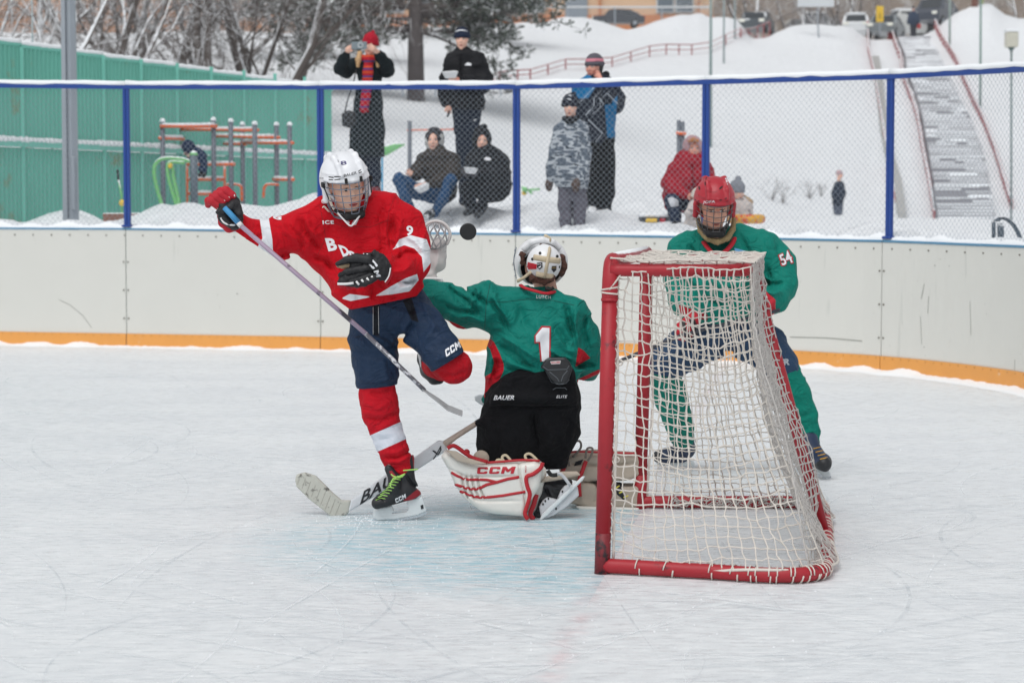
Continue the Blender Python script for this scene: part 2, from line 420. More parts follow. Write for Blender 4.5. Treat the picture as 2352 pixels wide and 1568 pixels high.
# boards line: pixel column -> depth
BD=[(-1300,25.2),(-420,23.2),(0,22.5),(288,22.1),(735,21.5),(1184,20.9),(1617,20.0),(1895,19.1),(2027,18.6),(2190,17.75),(2352,16.7),(2520,15.3),(2640,13.6)]
bx_=np.array([p[0] for p in vcurve(BD)]); bd_=np.array([p[1] for p in vcurve(BD)])
def BY(px): return float(np.interp(px,bx_,bd_))
topy=[(-1300,525),(-420,527),(0,527),(288,528.5),(735,535),(1184,541),(1617,548),(2037,557),(2352,570),(2640,585)]
raily=[(-1300,205),(-420,197),(0,196),(288,199),(735,200),(1184,199),(1617,188),(2037,175),(2352,158),(2640,135)]
def ip(tab,x): return float(np.interp(x,[a for a,b in tab],[b for a,b in tab]))
def ZT(px): return P(px,ip(topy,px),BY(px)).z
def ZR(px): return P(px,ip(raily,px),BY(px)).z
def BP(px,z=0,off=0):   # point on the boards line, offset outward
    a=P(px-2,500,BY(px-2)); b=P(px+2,500,BY(px+2)); p=P(px,500,BY(px)); t=Vector((b.x-a.x,b.y-a.y,0)).normalized(); nrm=Vector((-t.y,t.x,0))
    return Vector((p.x,p.y,z))+nrm*off
# --- ice ---
m,nt,bs=newmat('rink ice')
v=pos(nt)
GOAL_N=Vector((.368,8.08,0)); GD=Vector((.259,1.81,0)).normalized(); GB=Vector((GD.y,-GD.x,0))
n1=noise(nt,pos(nt,(.7,1.3,1)),1.1,6,.62); base=mixc(nt,ramp(nt,n1,[(.3,0.),(.7,1.)]),lin((210,215,219)),lin((226,230,232)))
n2=noise(nt,pos(nt,(1,4,1),(0,0,.25)),9,6,.7); base=mixc(nt,ramp(nt,n2,[(.48,0.),(.62,.75)]),base,lin((232,235,236)))
# crease paint under worn snow
gx=pos(nt,(1,1,1),(0,0,-math.atan2(GD.x,GD.y)*-1)); 
vm=N(nt,'VectorMath',operation='DISTANCE'); L(nt,v,vm.inputs[0]); vm.inputs[1].default_value=(.42,8.98,0)
wv=noise(nt,pos(nt,(1,3,1)),4,6,.7)
cd=math_(nt,'ADD',vm.outputs['Value'],math_(nt,'MULTIPLY',wv,.5)); cf=ramp(nt,math_(nt,'MULTIPLY',cd,.25),[(.34,1.),(.48,0.)])
cf=math_(nt,'MULTIPLY',cf,ramp(nt,noise(nt,pos(nt,(1,4,1),(0,0,.1)),6,7,.75),[(.44,.95),(.56,.06)]))
dt=N(nt,'VectorMath',operation='DOT_PRODUCT'); L(nt,v,dt.inputs[0]); dt.inputs[1].default_value=tuple(GB)
gofs=GOAL_N.dot(GB)
lft=math_(nt,'LESS_THAN',dt.outputs['Value'],gofs); base=mixc(nt,math_(nt,'MULTIPLY',cf,lft),base,lin((160,200,212)))
# faint red goal line
dl=math_(nt,'ABSOLUTE',math_(nt,'SUBTRACT',dt.outputs['Value'],gofs)); lf=ramp(nt,math_(nt,'ADD',dl,math_(nt,'MULTIPLY',noise(nt,v,14,4),.05)),[(.02,1.),(.10,0.)])
lf=math_(nt,'MULTIPLY',lf,ramp(nt,noise(nt,v,5,5,.7),[(.42,.0),(.66,.34)])); base=mixc(nt,lf,base,lin((206,120,125)))
# skate scratches: three families of thin arcs
hgt=n2
for i,(sc,cx,cy,th) in enumerate(((7,-3,2,.022),(9,6,14,.02),(5,1,-6,.018),(12,-8,12,.016),(8,3,9.5,.02))):
    vv=pos(nt,(1,1,0),(0,0,0),(-cx,-cy,0)); w=N(nt,'TexWave',Scale=sc*.12,Distortion=2.5,Detail=3); w.wave_type='RINGS'; w.inputs['Detail Scale'].default_value=.5; L(nt,vv,w.inputs['Vector'])
    wf=ramp(nt,w.outputs['Fac'],[(.5-th,0.),(.5,1.),(.5+th,0.)]); wf=math_(nt,'MULTIPLY',wf,ramp(nt,noise(nt,pos(nt,(1,1,1),(0,0,0),(i*7,0,0)),.9,4,.7),[(.5,0.),(.6,.8)]))
    base=mixc(nt,wf,base,lin((236,239,240)) if i%2 else lin((176,188,194)))
sp=noise(nt,v,55,3,.6); base=mixc(nt,ramp(nt,sp,[(.62,0.),(.72,.5)]),base,lin((240,242,243)))
L(nt,base,bs.inputs['Base Color']); bs.inputs['Specular IOR Level'].default_value=.5
L(nt,ramp(nt,n2,[(.4,.24),(.6,.62)]),bs.inputs['Roughness'])
bump(nt,bs,math_(nt,'ADD',noise(nt,pos(nt,(1,2.5,1)),18,8,.7),math_(nt,'MULTIPLY',n1,.4)),.35,.012)
ICE=m
ice=mesh('ice',[(-30,-6,0),(30,-6,0),(30,24,0),(-30,24,0)],[(0,1,2,3)],ICE); tag(ice,'pale scratched outdoor rink ice with light blue crease','ice',kind='structure')
# --- snow material / terrain ---
SNOW=mat('snow',(228,231,234),.85,.04,.8,bscale=3.2,bstr=.9,bdist=.16)
SNOWC=mat('snow cap',(236,239,242),.85,.02,3,bscale=30,bstr=.4,bdist=.01)
def foot(u):   # depth where the hill starts for screen column u (0..1)
    return float(np.interp(u,[-.5,.3,.42,.55,.7,.85,1.5],[37,38,40,46,56,65,68]))
def slope(u): return float(np.interp(u,[-.5,.4,.55,.82,1.5],[.152,.152,.16,.19,.19]))
def ztop(u): return float(np.interp(u,[-.5,.3,.42,.55,.8,1.5],[9.9,9.9,10.4,11.2,11.5,11.6]))
def vn(x,y,s):  # cheap smooth noise
    return math.sin(x*s+1.3*math.sin(y*s*.7+.5))*math.cos(y*s*1.1+1.7*math.sin(x*s*.6))
def sm(a,b,x): t=min(1,max(0,(x-a)/(b-a))); return t*t*(3-2*t)
CREST=[(-700,72),(620,70),(900,62),(1150,50),(1205,47),(1250,50),(1300,36),(1340,40),(1374,51),(1436,66),(1480,57),(1508,47),(1562,28),(1580,32),(1605,29),(1626,41),(1650,36),(1672,35),(1690,44),(1705,64),(1723,90),(1757,86),(1785,68),(1816,57),(1850,55),(1883,53),(1920,56),(1950,64),(1975,80),(1998,90),(2097,88),(2137,67),(2165,44),(2190,24),(2222,9),(2265,6),(2300,34),(2330,44),(2400,38),(2700,30),(3600,30)]
def crestz(px,d):
    py=float(np.interp(px,[a for a,b in CREST],[b for a,b in CREST])); dy=-(py-CY)/F; return CAMZ+d*(-sA+dy*cA)/(cA+dy*sA)
def TZ(x,y):
    px=CX+F*x/max(y,1); u=px/2352; d=y
    z=1.2
    f=foot(u); s=slope(u); zt=ztop(u)
    h=max(0,(d-f))*s; t=sm(f-4,f+6,d); z+=h*t+ .0
    if z>zt: z=zt
    ed_=f+(zt-1.2)/s; cz_=crestz(px,ed_)
    z+=(cz_-zt)*sm(ed_-9,ed_,d)
    if d>ed_+.6: z+=(min(10.3,cz_-.5)-cz_)*sm(ed_+.6,ed_+5,d)
    # ploughed ridge along the road edge
    edge=f+(zt-1.2)/s
    if False: z+= sm(.4,.5,u)*(1.2*sm(edge-7,edge-1,d)*(1-sm(edge+1,edge+5,d)))*(.65+.6*vn(x,0,.16)+.25*vn(x,3,.41))
    if False: z+=2.2*sm(edge-4,edge+3,d)*(1-sm(edge+8,edge+14,d))*(.6+.5*vn(x,2,.12))*sm(.955,.985,u)
    # banks right behind the boards
    nb=d-BY(px)
    if nb<6:
        z+=.16*vn(x,y,1.1)*sm(0,1,nb)*(1-sm(3.5,6,nb))+.05*vn(x,y,3.7)
        l=sm(.10,.19,u)*(1-sm(.33,.36,u)); z+=l*.36*sm(.5,2.6,nb)*(1-sm(3.2,5.5,nb))*(.8+.3*vn(x,1,2.1))
        z+= .22*sm(.36,.42,u)*(1-sm(.62,.75,u))*sm(.2,1.6,nb)*(1-sm(3.5,7,nb))
        z-=.15*sm(.86,.94,u)*(1-sm(3,6,nb))
        z-= .10*(1-sm(0,.5,nb))
    z+=.03*vn(x,y,.9)+(.045*vn(x,y,2.4)+.03*vn(y,x,5.1))*(1-sm(6,14,nb))*sm(.2,.8,nb)
    if d>30: z+=.12*vn(x,y,.35)*sm(30,40,d)*(1-sm(100,118,d))
    # staircase cutting: flatten
    if 60<d<125:
        pc=stair_px(d)
        if abs(px-pc[0])<pc[1]+26: z-=.05*(1-sm(pc[1]+6,pc[1]+26,abs(px-pc[0])))
    return z
ST0=P(2216,505,65.); ST1=P(2103,86,119.)
def stair_px(d):
    t=(d-65)/(119-65); a=ST0.lerp(ST1,t); return (CX+F*a.x/d, 1.0*F/d)
cols=[-1700+i*50 for i in range(22)]+[-600+i*26 for i in range(46)]+[600+i*10 for i in range(190)]+[2500+i*26 for i in range(40)]
deps=[0.0]+[.3,.6,.9,1.2,1.6,2,2.5,3,3.5,4,4.6,5.4,6.4,7.6,9,11,13,15.5,18,20.5,23,25.5,28,31,34,37,40,43,46,49,52,55,58,61,64,67,70,73,76,79,81,83,85,87,89,91,93,95,97,99,101,103,105,107,110,114,120,130,150,200,320]
V_=[];Fc=[]
for i,c in enumerate(cols):
    c2=min(c,2640) 
    b=BP(c2,0,.09) if c<=2640 else Vector((P(c,500,13).x,12.0,0))
    for j,d in enumerate(deps):
        y=b.y+d; x=b.x*(y/b.y); V_.append((x,y,TZ(x,y)))
nd=len(deps)
for i in range(len(cols)-1):
    for j in range(nd-1): Fc.append((i*nd+j,(i+1)*nd+j,(i+1)*nd+j+1,i*nd+j+1))
gr=mesh('snowy_ground',V_,Fc,SNOW,smooth=True); tag(gr,'white snow covered ground rising to a road','snow',kind='structure')
# skate marks cut into the ice
SMK=[]
for nm,cc,al_ in (('bright',(236,240,242),.42),('dull',(186,195,201),.26)):
    m,nt,bs=newmat('skate mark '+nm); bs.inputs['Base Color'].default_value=(*lin(cc),1); bs.inputs['Roughness'].default_value=.7
    L(nt,math_(nt,'MULTIPLY',ramp(nt,noise(nt,pos(nt),6,5,.7),[(.38,0.),(.62,1.)]),al_),bs.inputs['Alpha']); SMK.append(m)
r_=random.Random(17); vs=[];fs=[];mi=[]
for k in range(520):
    y0=r_.uniform(4.6,20) if k%3 else r_.uniform(5,11); hw=y0*.27; x0=r_.uniform(-hw,hw); Ln=r_.uniform(.4,3.4); a=r_.gauss(0,.55) if r_.random()<.7 else r_.uniform(0,3.14); cv=r_.gauss(0,.35); w=r_.uniform(.002,.007)*(1+.05*y0); n=14; px_=x0;py_=y0; t=r_.randrange(2)
    b0=len(vs)
    for i in range(n+1):
        nx,ny=-math.sin(a),math.cos(a); ww=w*math.sin(math.pi*min(.97,max(.03,i/n)))
        vs+=[(px_+nx*ww,py_+ny*ww,.0022+.0011*(k%5)),(px_-nx*ww,py_-ny*ww,.0022+.0011*(k%5))]; px_+=math.cos(a)*Ln/n; py_+=math.sin(a)*Ln/n; a+=cv/n*2
    if max(v[1] for v in vs[b0:])>22 or min(v[1] for v in vs[b0:])<1 : vs=vs[:b0]; continue
    if any(v[1]>BY(CX+F*v[0]/v[1])-.3 for v in vs[b0::7]): vs=vs[:b0]; continue
    for i in range(n): fs.append((b0+2*i,b0+2*i+1,b0+2*i+3,b0+2*i+2)); mi.append(t)
o=mesh('skate_marks',vs,fs,SMK,None,False,mi); tag(o,'thin curved skate scratches all over the rink ice','skate marks',kind='stuff')
# loose snow crumbs on the ice
m_=MB()
for k in range(1000):
    c_=r_.random(); y0=r_.uniform(6.5,11) if c_<.6 else r_.uniform(5,18); x0=r_.gauss(-.1,.9) if c_<.6 else r_.uniform(-y0*.26,y0*.26); q=r_.uniform(.001,.0032)
    if k>=700:
        gx_,gy_,gs_=((-.72,9.55,.10),(-.58,9.50,.10),(-.64,9.6,.18))[k%3]; x0=r_.gauss(gx_,gs_); y0=r_.gauss(gy_,gs_*1.2); q=r_.uniform(.001,.0035)
    m_.add([(x0-q,y0,.0),(x0+q,y0-q,.0),(x0+q*.4,y0+q*1.5,.0),(x0,y0,q*1.2)],[(0,1,3),(1,2,3),(2,0,3)])
o=mesh('snow_crumbs',m_.v,m_.f,SNOWC); tag(o,'tiny crumbs of shaved snow scattered over the ice','snow',kind='stuff')
# --- boards ---
BOARD=mat('white rink board',(208,208,202),.55,.03,2.5,bscale=40,bstr=.05,dirt=((120,122,112),7,.74),scr=(9,(196,197,191)))
KICK=mat('yellow kick strip',(222,154,74),.5,.08,5,dirt=((225,215,200),6,.66))
CAPB=mat('blue board cap',(70,130,165),.5); DARK=mat('dark bolt',(95,90,78),.6); BLK=mat('black rubber',(22,22,24),.6)
BLUE=mat('blue painted steel',(10,60,138),.4,.12,9,bscale=60,bstr=.1)
rb=empty('rink_boards',BP(1184),'white plastic rink boards with yellow kick strip and thin blue cap','rink boards')
seams=[-1300,-860,-420,-157,288,735,1184,1617,2027,2352+35,2640]
for a,b in zip(seams,seams[1:]):
    mb=MB(); kb=MB(); cb=MB(); n=10
    for k in range(n):
        p0=a+(b-a)*k/n+(.9 if k==0 else 0); p1=a+(b-a)*(k+1)/n-(.9 if k==n-1 else 0)
        for M_,z0,z1,o0,o1 in ((mb,None,None,0,.05),(kb,-.02,.165,-.012,-.002),(cb,'t','c',-.006,.085)):
            q=[]
            for pp in (p0,p1):
                zt=ZT(pp)
                za,zb=(.138,zt) if z0 is None else ((zt+.003,zt+.022) if z0=='t' else (z0,z1-.028))
                q+=[BP(pp,za,o0),BP(pp,zb,o0),BP(pp,zb,o1),BP(pp,za,o1)]
            M_.add(q,[(0,4,5,1),(1,5,6,2),(2,6,7,3),(3,7,4,0)]+([(0,1,2,3)] if k==0 else [])+([(4,7,6,5)] if k==n-1 else []))
    mb.build('board_panel',BOARD,rb); kb.build('kick_strip',KICK,rb); cb.build('cap_rail',CAPB,rb)
for i in range(58):
    pp=-8+i*42
    if pp>2400: break
    p=BP(pp,ZT(pp)-.055,-.004); q_=MB(); q_.tube([p,p+Vector((0,-.006,0))],.008,6); q_.build('bolt',DARK,rb)
for s_ in seams[4:-2]:
    for z in (.3,.6,.9):
        for o in (-5,5): p=BP(s_+o,z,-.004); q_=MB(); q_.tube([p,p+Vector((0,-.006,0))],.009,6); q_.build('bolt',DARK,rb)
bm_=MB()
for i in range(150):
    pp=-300+i*19
    if pp>2600: break
    p=BP(pp,.12,-.014); bm_.tube([p,p+Vector((0,-.005,0))],.0045,5)
bm_.build('kick_screws',mat('screw',(150,104,50),.6),rb); rb.children[-1]['kind']='stuff'
# scuffs on the boards (pixel marks on the photo's panels)
bb=bvh_of(*[o for o in rb.children if o.name.startswith('board_panel')])
SC_=mat('scuff',(118,120,112),.6)
sc=MB(); r=random.Random(3)
mk=[(545,675,5,3),(490,850,0,0)]
for zx,zy,w,h in ((268,858,5,4),(660,942,7,4),(922,948,8,5),(145,1037,8,5),(140,1122,6,5),(236,1135,6,9),(255,1230,9,5),(744,1227,8,4),(640,655,3,3),(425,1275,22,2),(1000,1355,12,3),(620,1360,9,4)):
    mk.append((430.7+zx*.293,344.5+zy*.293,w*.293,h*.293))
for zx,zy,w,h in ((688,724,22,6),(780,728,18,5),(547,910,5,5),(866,784,5,4),(1002,968,5,6),(1012,1027,7,7),(306,1024,6,5),(405,1226,7,6),(484,1085,10,4),(784,1200,6,5),(628,1290,8,6),(1224,1278,6,6),(622,1235,9,14),(722,684,20,3),(862,1160,4,6),(1055,735,3,5)):
    mk.append((1895+zx*.3662,344.5+zy*.3662,w*.3662*.8,h*.3662*.8))
for _ in range(80): mk.append((r.uniform(0,2350),r.uniform(570,770),r.uniform(.6,1.7),r.uniform(.6,1.3)))
me_s=[]
vs=[];fs=[]
for x,y,w,h in mk:
    if w<=0: continue
    pts=[]
    for k in range(7):
        a=6.283*k/7; rr=r.uniform(.6,1); d=(P(x+w*.5*math.cos(a)*rr,y+h*.5*math.sin(a)*rr,10)-Vector((0,0,CAMZ))).normalized(); hh=bb.ray_cast(Vector((0,0,CAMZ)),d)
        if hh[0] is None: break
        pts.append(hh[0]-d*.003)
    if len(pts)==7: o_=len(vs); vs+=pts; fs.append(tuple(range(o_,o_+7)))
def linemark(pts,w):
    global vs,fs
    for (x0,y0),(x1,y1) in zip(pts,pts[1:]):
        nx,ny=-(y1-y0),(x1-x0); l=math.hypot(nx,ny); nx*=w/2/l; ny*=w/2/l; q=[]
        for x,y in ((x0+nx,y0+ny),(x1+nx,y1+ny),(x1-nx,y1-ny),(x0-nx,y0-ny)):
            d=(P(x,y,10)-Vector((0,0,CAMZ))).normalized(); hh=bb.ray_cast(Vector((0,0,CAMZ)),d)
            if hh[0] is None: return
            q.append(hh[0]-d*.003)
        o_=len(vs); vs+=q; fs.append((o_,o_+1,o_+2,o_+3))
linemark([(1815,774),(1900,776),(1980,783)],1.6); linemark([(1981,785),(1980,815)],1); linemark([(1980,817),(1950,815)],.7)
linemark([(2123,652),(2116,686)],1); linemark([(2133,680),(2131,720)],.9); linemark([(2228,692),(2230,770)],.7); linemark([(2114,726),(2117,790)],.7)
linemark([(135,688),(160,700),(190,724),(210,752)],.8); linemark([(2331,826),(2330,850)],.8); linemark([(700,640),(712,652)],.8)
o=mesh('scuff_marks',vs,fs,SC_,rb); o['kind']='stuff'
# seam strips
SEAMM=mat('seam',(105,120,115),.6)
for s_ in seams[1:-1]: p=BP(s_,0,.02); sm_=MB(); sm_.box((p.x,p.y,.66),(.008,.01,ZT(s_)/2-.03)); sm_.build('seam_strip',SEAMM,rb)
# snow piled on top of boards
m_=MB(); xs=list(range(-1300,2640,10)); R_=random.Random(5)
for i,x in enumerate(xs):
    zt=ZT(x)+.02; h=.018+.045*abs(vn(x*.013,2,3))+R_.uniform(0,.012)
    for o_,zz in ((.012,zt+.001),(.02,zt+h*.8),(.07,zt+h*1.3),(.30,zt+h*1.2)): m_.v.append(tuple(BP(x,zz,o_)))
for i in range(len(xs)-1):
    for k in range(3): m_.f.append((i*4+k,(i+1)*4+k,(i+1)*4+k+1,i*4+k+1)); m_.m.append(0)
o=m_.build('snow_on_boards',SNOWC,rb,True)
m_=MB(); xs=list(range(-1300,2640,7))
for i,x in enumerate(xs):
    h=.004+.030*max(0,vn(x*.011,5,3))+R_.uniform(0,.008)
    for o_,zz in ((-.28-h*2,.001),(-.10,h*.5),(-.018,h*1.15),(-.011,h*1.2)): m_.v.append(tuple(BP(x,zz,o_)))
for i in range(len(xs)-1):
    for k in range(3): m_.f.append((i*4+k,(i+1)*4+k,(i+1)*4+k+1,i*4+k+1)); m_.m.append(0)
o=m_.build('ice_shavings',SNOWC,None,True); tag(o,'drift of white ice shavings along the foot of the boards','snow',kind='stuff')
# --- chain link fence on the boards ---
fe=empty('chain_link_fence',BP(1184,1.2),'blue framed chain link fence standing on top of the rink boards','fence')
posts=[-1050,-600,-157,290,735,1184,1617,2037,2400]
for i,x in enumerate(posts):
    mb=MB(); a=BP(x-5,0,.03)-BP(x,0,.03); a.normalize(); ang=math.atan2(a.y,a.x); Rm=Matrix.Rotation(ang,3,'Z')
    z0=ZT(x)+.03; z1=ZR(x)+.02
    for s_ in (-1,1):
        p=BP(x,0,.03)+a*s_*.019; mb.box((p.x,p.y,(z0+z1)/2),(.0165,.018,(z1-z0)/2),Rm,bev=.003)
    p=BP(x,0,.034); mb.box((p.x,p.y,(z0+z1)/2),(.036,.010,(z1-z0)/2-.004),Rm)
    mb.build('post',BLUE,fe)
    mb=MB(); p=BP(x,z0+.015,.02); mb.box(p,(.05,.035,.012),Rm,bev=.004); mb.build('foot_plate',mat('foot plate',(150,165,185),.6,snow=(.3,20)) if i==0 else fe.children[1].data.materials[0],fe)
for a,b in zip(posts,posts[1:]):
    mb=MB(); sn=MB(); n=14; pa=[];ps=[]
    for k in range(n+1):
        x=a+(b-a)*k/n; pa.append(BP(x,ZR(x),.03)); ps.append(BP(x,ZR(x)+.032,.03)+Vector((0,0,R_.uniform(-.003,.006))))
    mb.tube(pa,.036,4); mb.build('top_rail',BLUE,fe)
    sn.tube(ps,[.03+R_.uniform(-.003,.005) for _ in ps],8); sn.build('snow_cap',SNOWC,fe,True)
WIRE=mat('galvanised wire',(140,150,160),.5,.1)
# wire mesh: diagonals along the arc-length parametrised surface
xs=np.linspace(-200,2420,260); pp=[BP(x,0,.045) for x in xs]; s_=np.concatenate([[0],np.cumsum([(pp[i+1]-pp[i]).length for i in range(len(pp)-1)])])
def wp(s,z): 
    x=float(np.interp(s,s_,xs)); p=BP(x,0,.045); return Vector((p.x,p.y,z)),x
pitch=.061; wm=MB(); Lt=s_[-1]; H=1.55
for dr in (1,-1):
    k=-int(H*1.15/pitch) if dr==1 else 0
    s0=k*pitch
    while s0<Lt+(H*1.15 if dr==-1 else 0):
        pts=[]
        for j in range(9):
            t=j/8; s=s0+dr*H*.95*t
            if 0<=s<=Lt:
                p,x=wp(s,0); zz=ZT(x)+.03; p.z=zz+(ZR(x)-zz)*t+.0; p.y+=.0015*dr; pts.append(p)
        if len(pts)>1: wm.tube(pts,.0015,3,cap=False)
        s0+=pitch
wm.build('wire_mesh',WIRE,fe)
# knuckles at diamonds would be sub-pixel
# ================= GOAL =================
RED=mat('red painted pipe',(160,24,38),.5,.14,7,bscale=26,bstr=.35,dirt=((84,24,30),11,.62))
REDW=mat('scuffed pipe foot',(120,26,36),.55,.3,30,dirt=((34,24,30),14,.48))
TOPR=mat('frosted crossbar',(160,54,62),.5,.12,30,snow=(.62,60))
CORD=mat('off white cord',(210,204,196),.85,.14,30,bscale=300,bstr=.3,bdist=.001)
CORDG=mat('grey worn cord',(188,184,180),.85,.2,18,bscale=300,bstr=.3,bdist=.001)
GN=Vector((.368,8.08,0)); GF=Vector((.627,9.89,0)); UB=Vector((.99,-.1415,0)); ZC=1.215
goal=empty('hockey_goal',(GN+GF)/2,'red pipe ice hockey goal with sagging white cord net','hockey goal')
r=.031
def rc_(pts,n=6): return spline(pts,n)
up=Vector((0,0,1)); gd=(GF-GN).normalized()
for nm,b in (('near',GN),('far',GF)):
    mb=MB(); mb.tube([b+up*.16,b+up*(ZC-.10)],r,16); mb.build('post',RED,goal,True)
    mb=MB(); mb.tube([b+up*.0,b+up*.161],r*1.003,16); mb.build('post_foot',REDW if nm=='near' else RED,goal,True)
mb=MB(); s=gd
mb.tube(rc_([GN+up*(ZC-.14),GN+up*(ZC-.07),GN+up*(ZC-.01)+s*.03,GN+up*(ZC+.01)+s*.09],5),r*1.04,16); mb.build('corner_elbow',RED,goal,True); mb=MB(); mb.tube(rc_([GF+up*(ZC-.14),GF+up*(ZC-.07),GF+up*(ZC-.01)-s*.03,GF+up*(ZC+.01)-s*.09],5),r*1.04,16)
mb.build('corner_elbow',RED,goal,True)
mb=MB(); mb.tube([GN+up*(ZC+.01)+s*.085,GF+up*(ZC+.01)-s*.085],r,16); mb.build('crossbar',TOPR,goal,True)
# weld rings
mb=MB(); mb.tube([GN+up*(ZC-.145),GN+up*(ZC-.135)],r*1.13,16); mb.build('weld_ring',RED,goal,True)
BK=.87; TB=.52
base=[GN+up*.032, GN+up*.032+UB*(BK-.45)-gd*.075, GN+up*.032+UB*(BK-.22)-gd*.125, GN+up*.032+UB*(BK-.05)-gd*.06, GN+up*.032+UB*BK+gd*.22, GF+up*.032+UB*BK-gd*.22, GF+up*.032+UB*(BK-.05)+gd*.04, GF+up*.032+UB*(BK-.22)+gd*.09, GF+up*.032+UB*(BK-.45)+gd*.05, GF+up*.032]
mb=MB(); mb.tube(rc_(base,8),.029,14); mb.build('base_frame',RED,goal,True)
zt=ZC-.025
top=[GN+up*zt, GN+up*zt+UB*(TB-.14), GN+up*zt+UB*(TB-.02)+gd*.06, GN+up*zt+UB*TB+gd*.2, GF+up*zt+UB*TB-gd*.2, GF+up*zt+UB*(TB-.02)-gd*.06, GF+up*zt+UB*(TB-.14), GF+up*zt]
mb=MB(); mb.tube(rc_(top,8),.025,12); mb.build('top_frame',RED,goal,True)
mid=(GN+GF)/2
mb=MB(); mb.tube([mid+up*zt+UB*TB, mid+up*.035+UB*BK],.024,10); mb.build('back_brace',RED,goal,True)
# net
rs=np.random.RandomState(2)
def netsurf(fn,nu,nv,name,mt,rr=.0031,jit=.004,skew=0.):
    """fn(u,v)->Vector ; cords along both directions with sag wobble"""
    Gd=[[None]*(nv+1) for _ in range(nu+1)]; J=rs.normal(0,jit,(nu+1,nv+1,3))
    for i in range(nu+1):
        for j in range(nv+1):
            e=1 if 0<i<nu and 0<j<nv else .35
            Gd[i][j]=fn(i/nu,j/nv)+Vector(J[i,j])*e
    mb=MB()
    def cord(pts):
        out=[]
        for a,b in zip(pts,pts[1:]):
            out+= [a,(a+b)/2+Vector(rs.normal(0,.0022,3))+Vector((0,0,-.0015))]
        out.append(pts[-1]); mb.tube(out,[rr*(1.25 if i%2==0 else 1) for i in range(len(out))],4,cap=False)
    for i in range(nu+1): cord(Gd[i])
    for j in range(nv+1): cord([Gd[i][j] for i in range(nu+1)])
    mb.build(name,mt,goal,True)
def wob(u,v,a,s): return a*(math.sin(u*7+s)*math.cos(v*6+s*2)+.6*math.sin(u*15+v*9+s))
# near side: front edge = post, rear edge slopes from top-frame corner to base corner
def side(b,sg,sd):
    def f(u,v):    # u: front->back, v: bottom->top
        z=.055+(ZC-.06)*v; dep=(BK+.00)*(1-v)+(TB+.015)*v
        dep-= .10*math.sin(math.pi*v)*u*u*.8      # rear edge is slack and pulls in
        p=b+UB*(.035+(dep-.03)*u)+up*z
        p+=gd*sg*(.10*math.sin(math.pi*v)*math.sin(math.pi*min(1,u*.9)) + .05*u*math.sin(math.pi*v)) 
        p-=gd*sg*.135*math.sin(min(1,u*1.15)*math.pi*.5)*(1-v)**1.4*(1 if u<.8 else 1-.7*(u-.8)/.2)
        p-=gd*sg*.034*sm(.86,.96,v)*sm(.02,.1,u)
        p+=up*(-.055*math.sin(math.pi*u)*(1-abs(2*v-1)*.6)) + gd*wob(u,v,.012,sd)+up*wob(v,u,.012,sd+1)+UB*wob(u,v,.008,sd+2)
        return p
    return f
netsurf(side(GN,1,.3),19,28,'side_netting',CORD)
netsurf(side(GF,-1,1.9),20,28,'side_netting',CORD)
def back(u,v):   # u along near->far, v bottom->top
    w=1.81; e=min(1,min(u,1-u)*4.5); z=.05+(ZC-.05)*v
    dep=(BK+.012)*(1-v)+(TB+.03)*v; q=abs(2*u-1)
    dep-= .13*math.sin(math.pi*v)**.8*(math.sin(math.pi*q)**.8*.75+.3*q**3); dep-=.07*(1-e)*(1-v)**2
    # heap near the foot: net bunches
    dep+=.05*(1-v)**6*math.sin(u*9)
    p=GN+gd*(w*u+ (.09*(2*u-1))*(1-v)**1.5)+UB*dep+up*z
    p+=UB*wob(u*2,v,.016,4)+up*(-.02*math.sin(math.pi*u*3)*(1-v))+gd*wob(v,u,.014,2.2)
    return p
netsurf(back,54,32,'back_netting',CORDG,.0031)
def topn(u,v):   # u near->far, v front->back
    p=GN+gd*(1.86*u-.025)+UB*(.0+(TB+.04)*v)+up*(ZC+.022-.028*math.sin(math.pi*v)*math.sin(math.pi*u)**.5-.012*v)
    return p+up*wob(u*2,v,.004,1)
netsurf(topn,38,11,'top_netting',CORD,.0036,.003)
# lacing around the base and near post
mb=MB()
bl=rc_(base,8)
def wrap(p,t,R,turn=1.,tilt=.02,th=.0032):
    t=t.normalized(); x=t.cross(up) if abs(t.z)<.9 else t.cross(Vector((1,0,0))); x.normalize(); y=x.cross(t)
    pts=[p+t*(tilt*(k/12-.5))+(x*math.cos(6.283*k/12*turn)+y*math.sin(6.283*k/12*turn))*R for k in range(13)]
    mb.tube(pts,th,4)
for i in range(3,len(bl)-2):
    a,b=bl[i],bl[i+1]
    n=max(1,int((b-a).length/.09)); 
    for k in range(n):
        if rs.rand()<.75: wrap(a.lerp(b,(k+rs.rand()*.5)/n),b-a,.0325,1,rs.uniform(-.03,.05))
for z in np.arange(.12,ZC-.05,.055):
    pts=[GN+up*z+UB*.026+gd*-.01, GN+up*(z+.03)+UB*.040+gd*-.012, GN+up*(z+.055)+UB*.026+gd*-.01]; mb.tube(pts,.0025,4)
for i in range(14):
    z=.2+i*.0
wrap(GN+up*(ZC-.115),up,.034,1,.02,.004); wrap(GN+up*(ZC-.095),up,.034,1,-.03,.004)
mb.tube([GN+up*(ZC-.10)-gd*.034,GN+up*(ZC-.06)+UB*.03-gd*.02,GN+up*(ZC-.01)+UB*.06],.004,4)
wrap(GN+up*.83+UB*.045,gd,.012,1,.01,.004); wrap(GN+up*.45+UB*.045,gd,.01,1,.01,.003)
# edge ropes
for b,sg in ((GN,1),(GF,-1)):
    f=side(b,sg,.3 if sg==1 else 1.9); mb.tube([f(0.005,v/24) for v in range(25)],.0055,5); mb.tube([f(u/16,0) for u in range(17)],.0065,5)
mb.tube([back(u/30,0) for u in range(31)],.006,5)
mb.build('net_lacing',CORD,goal,True)
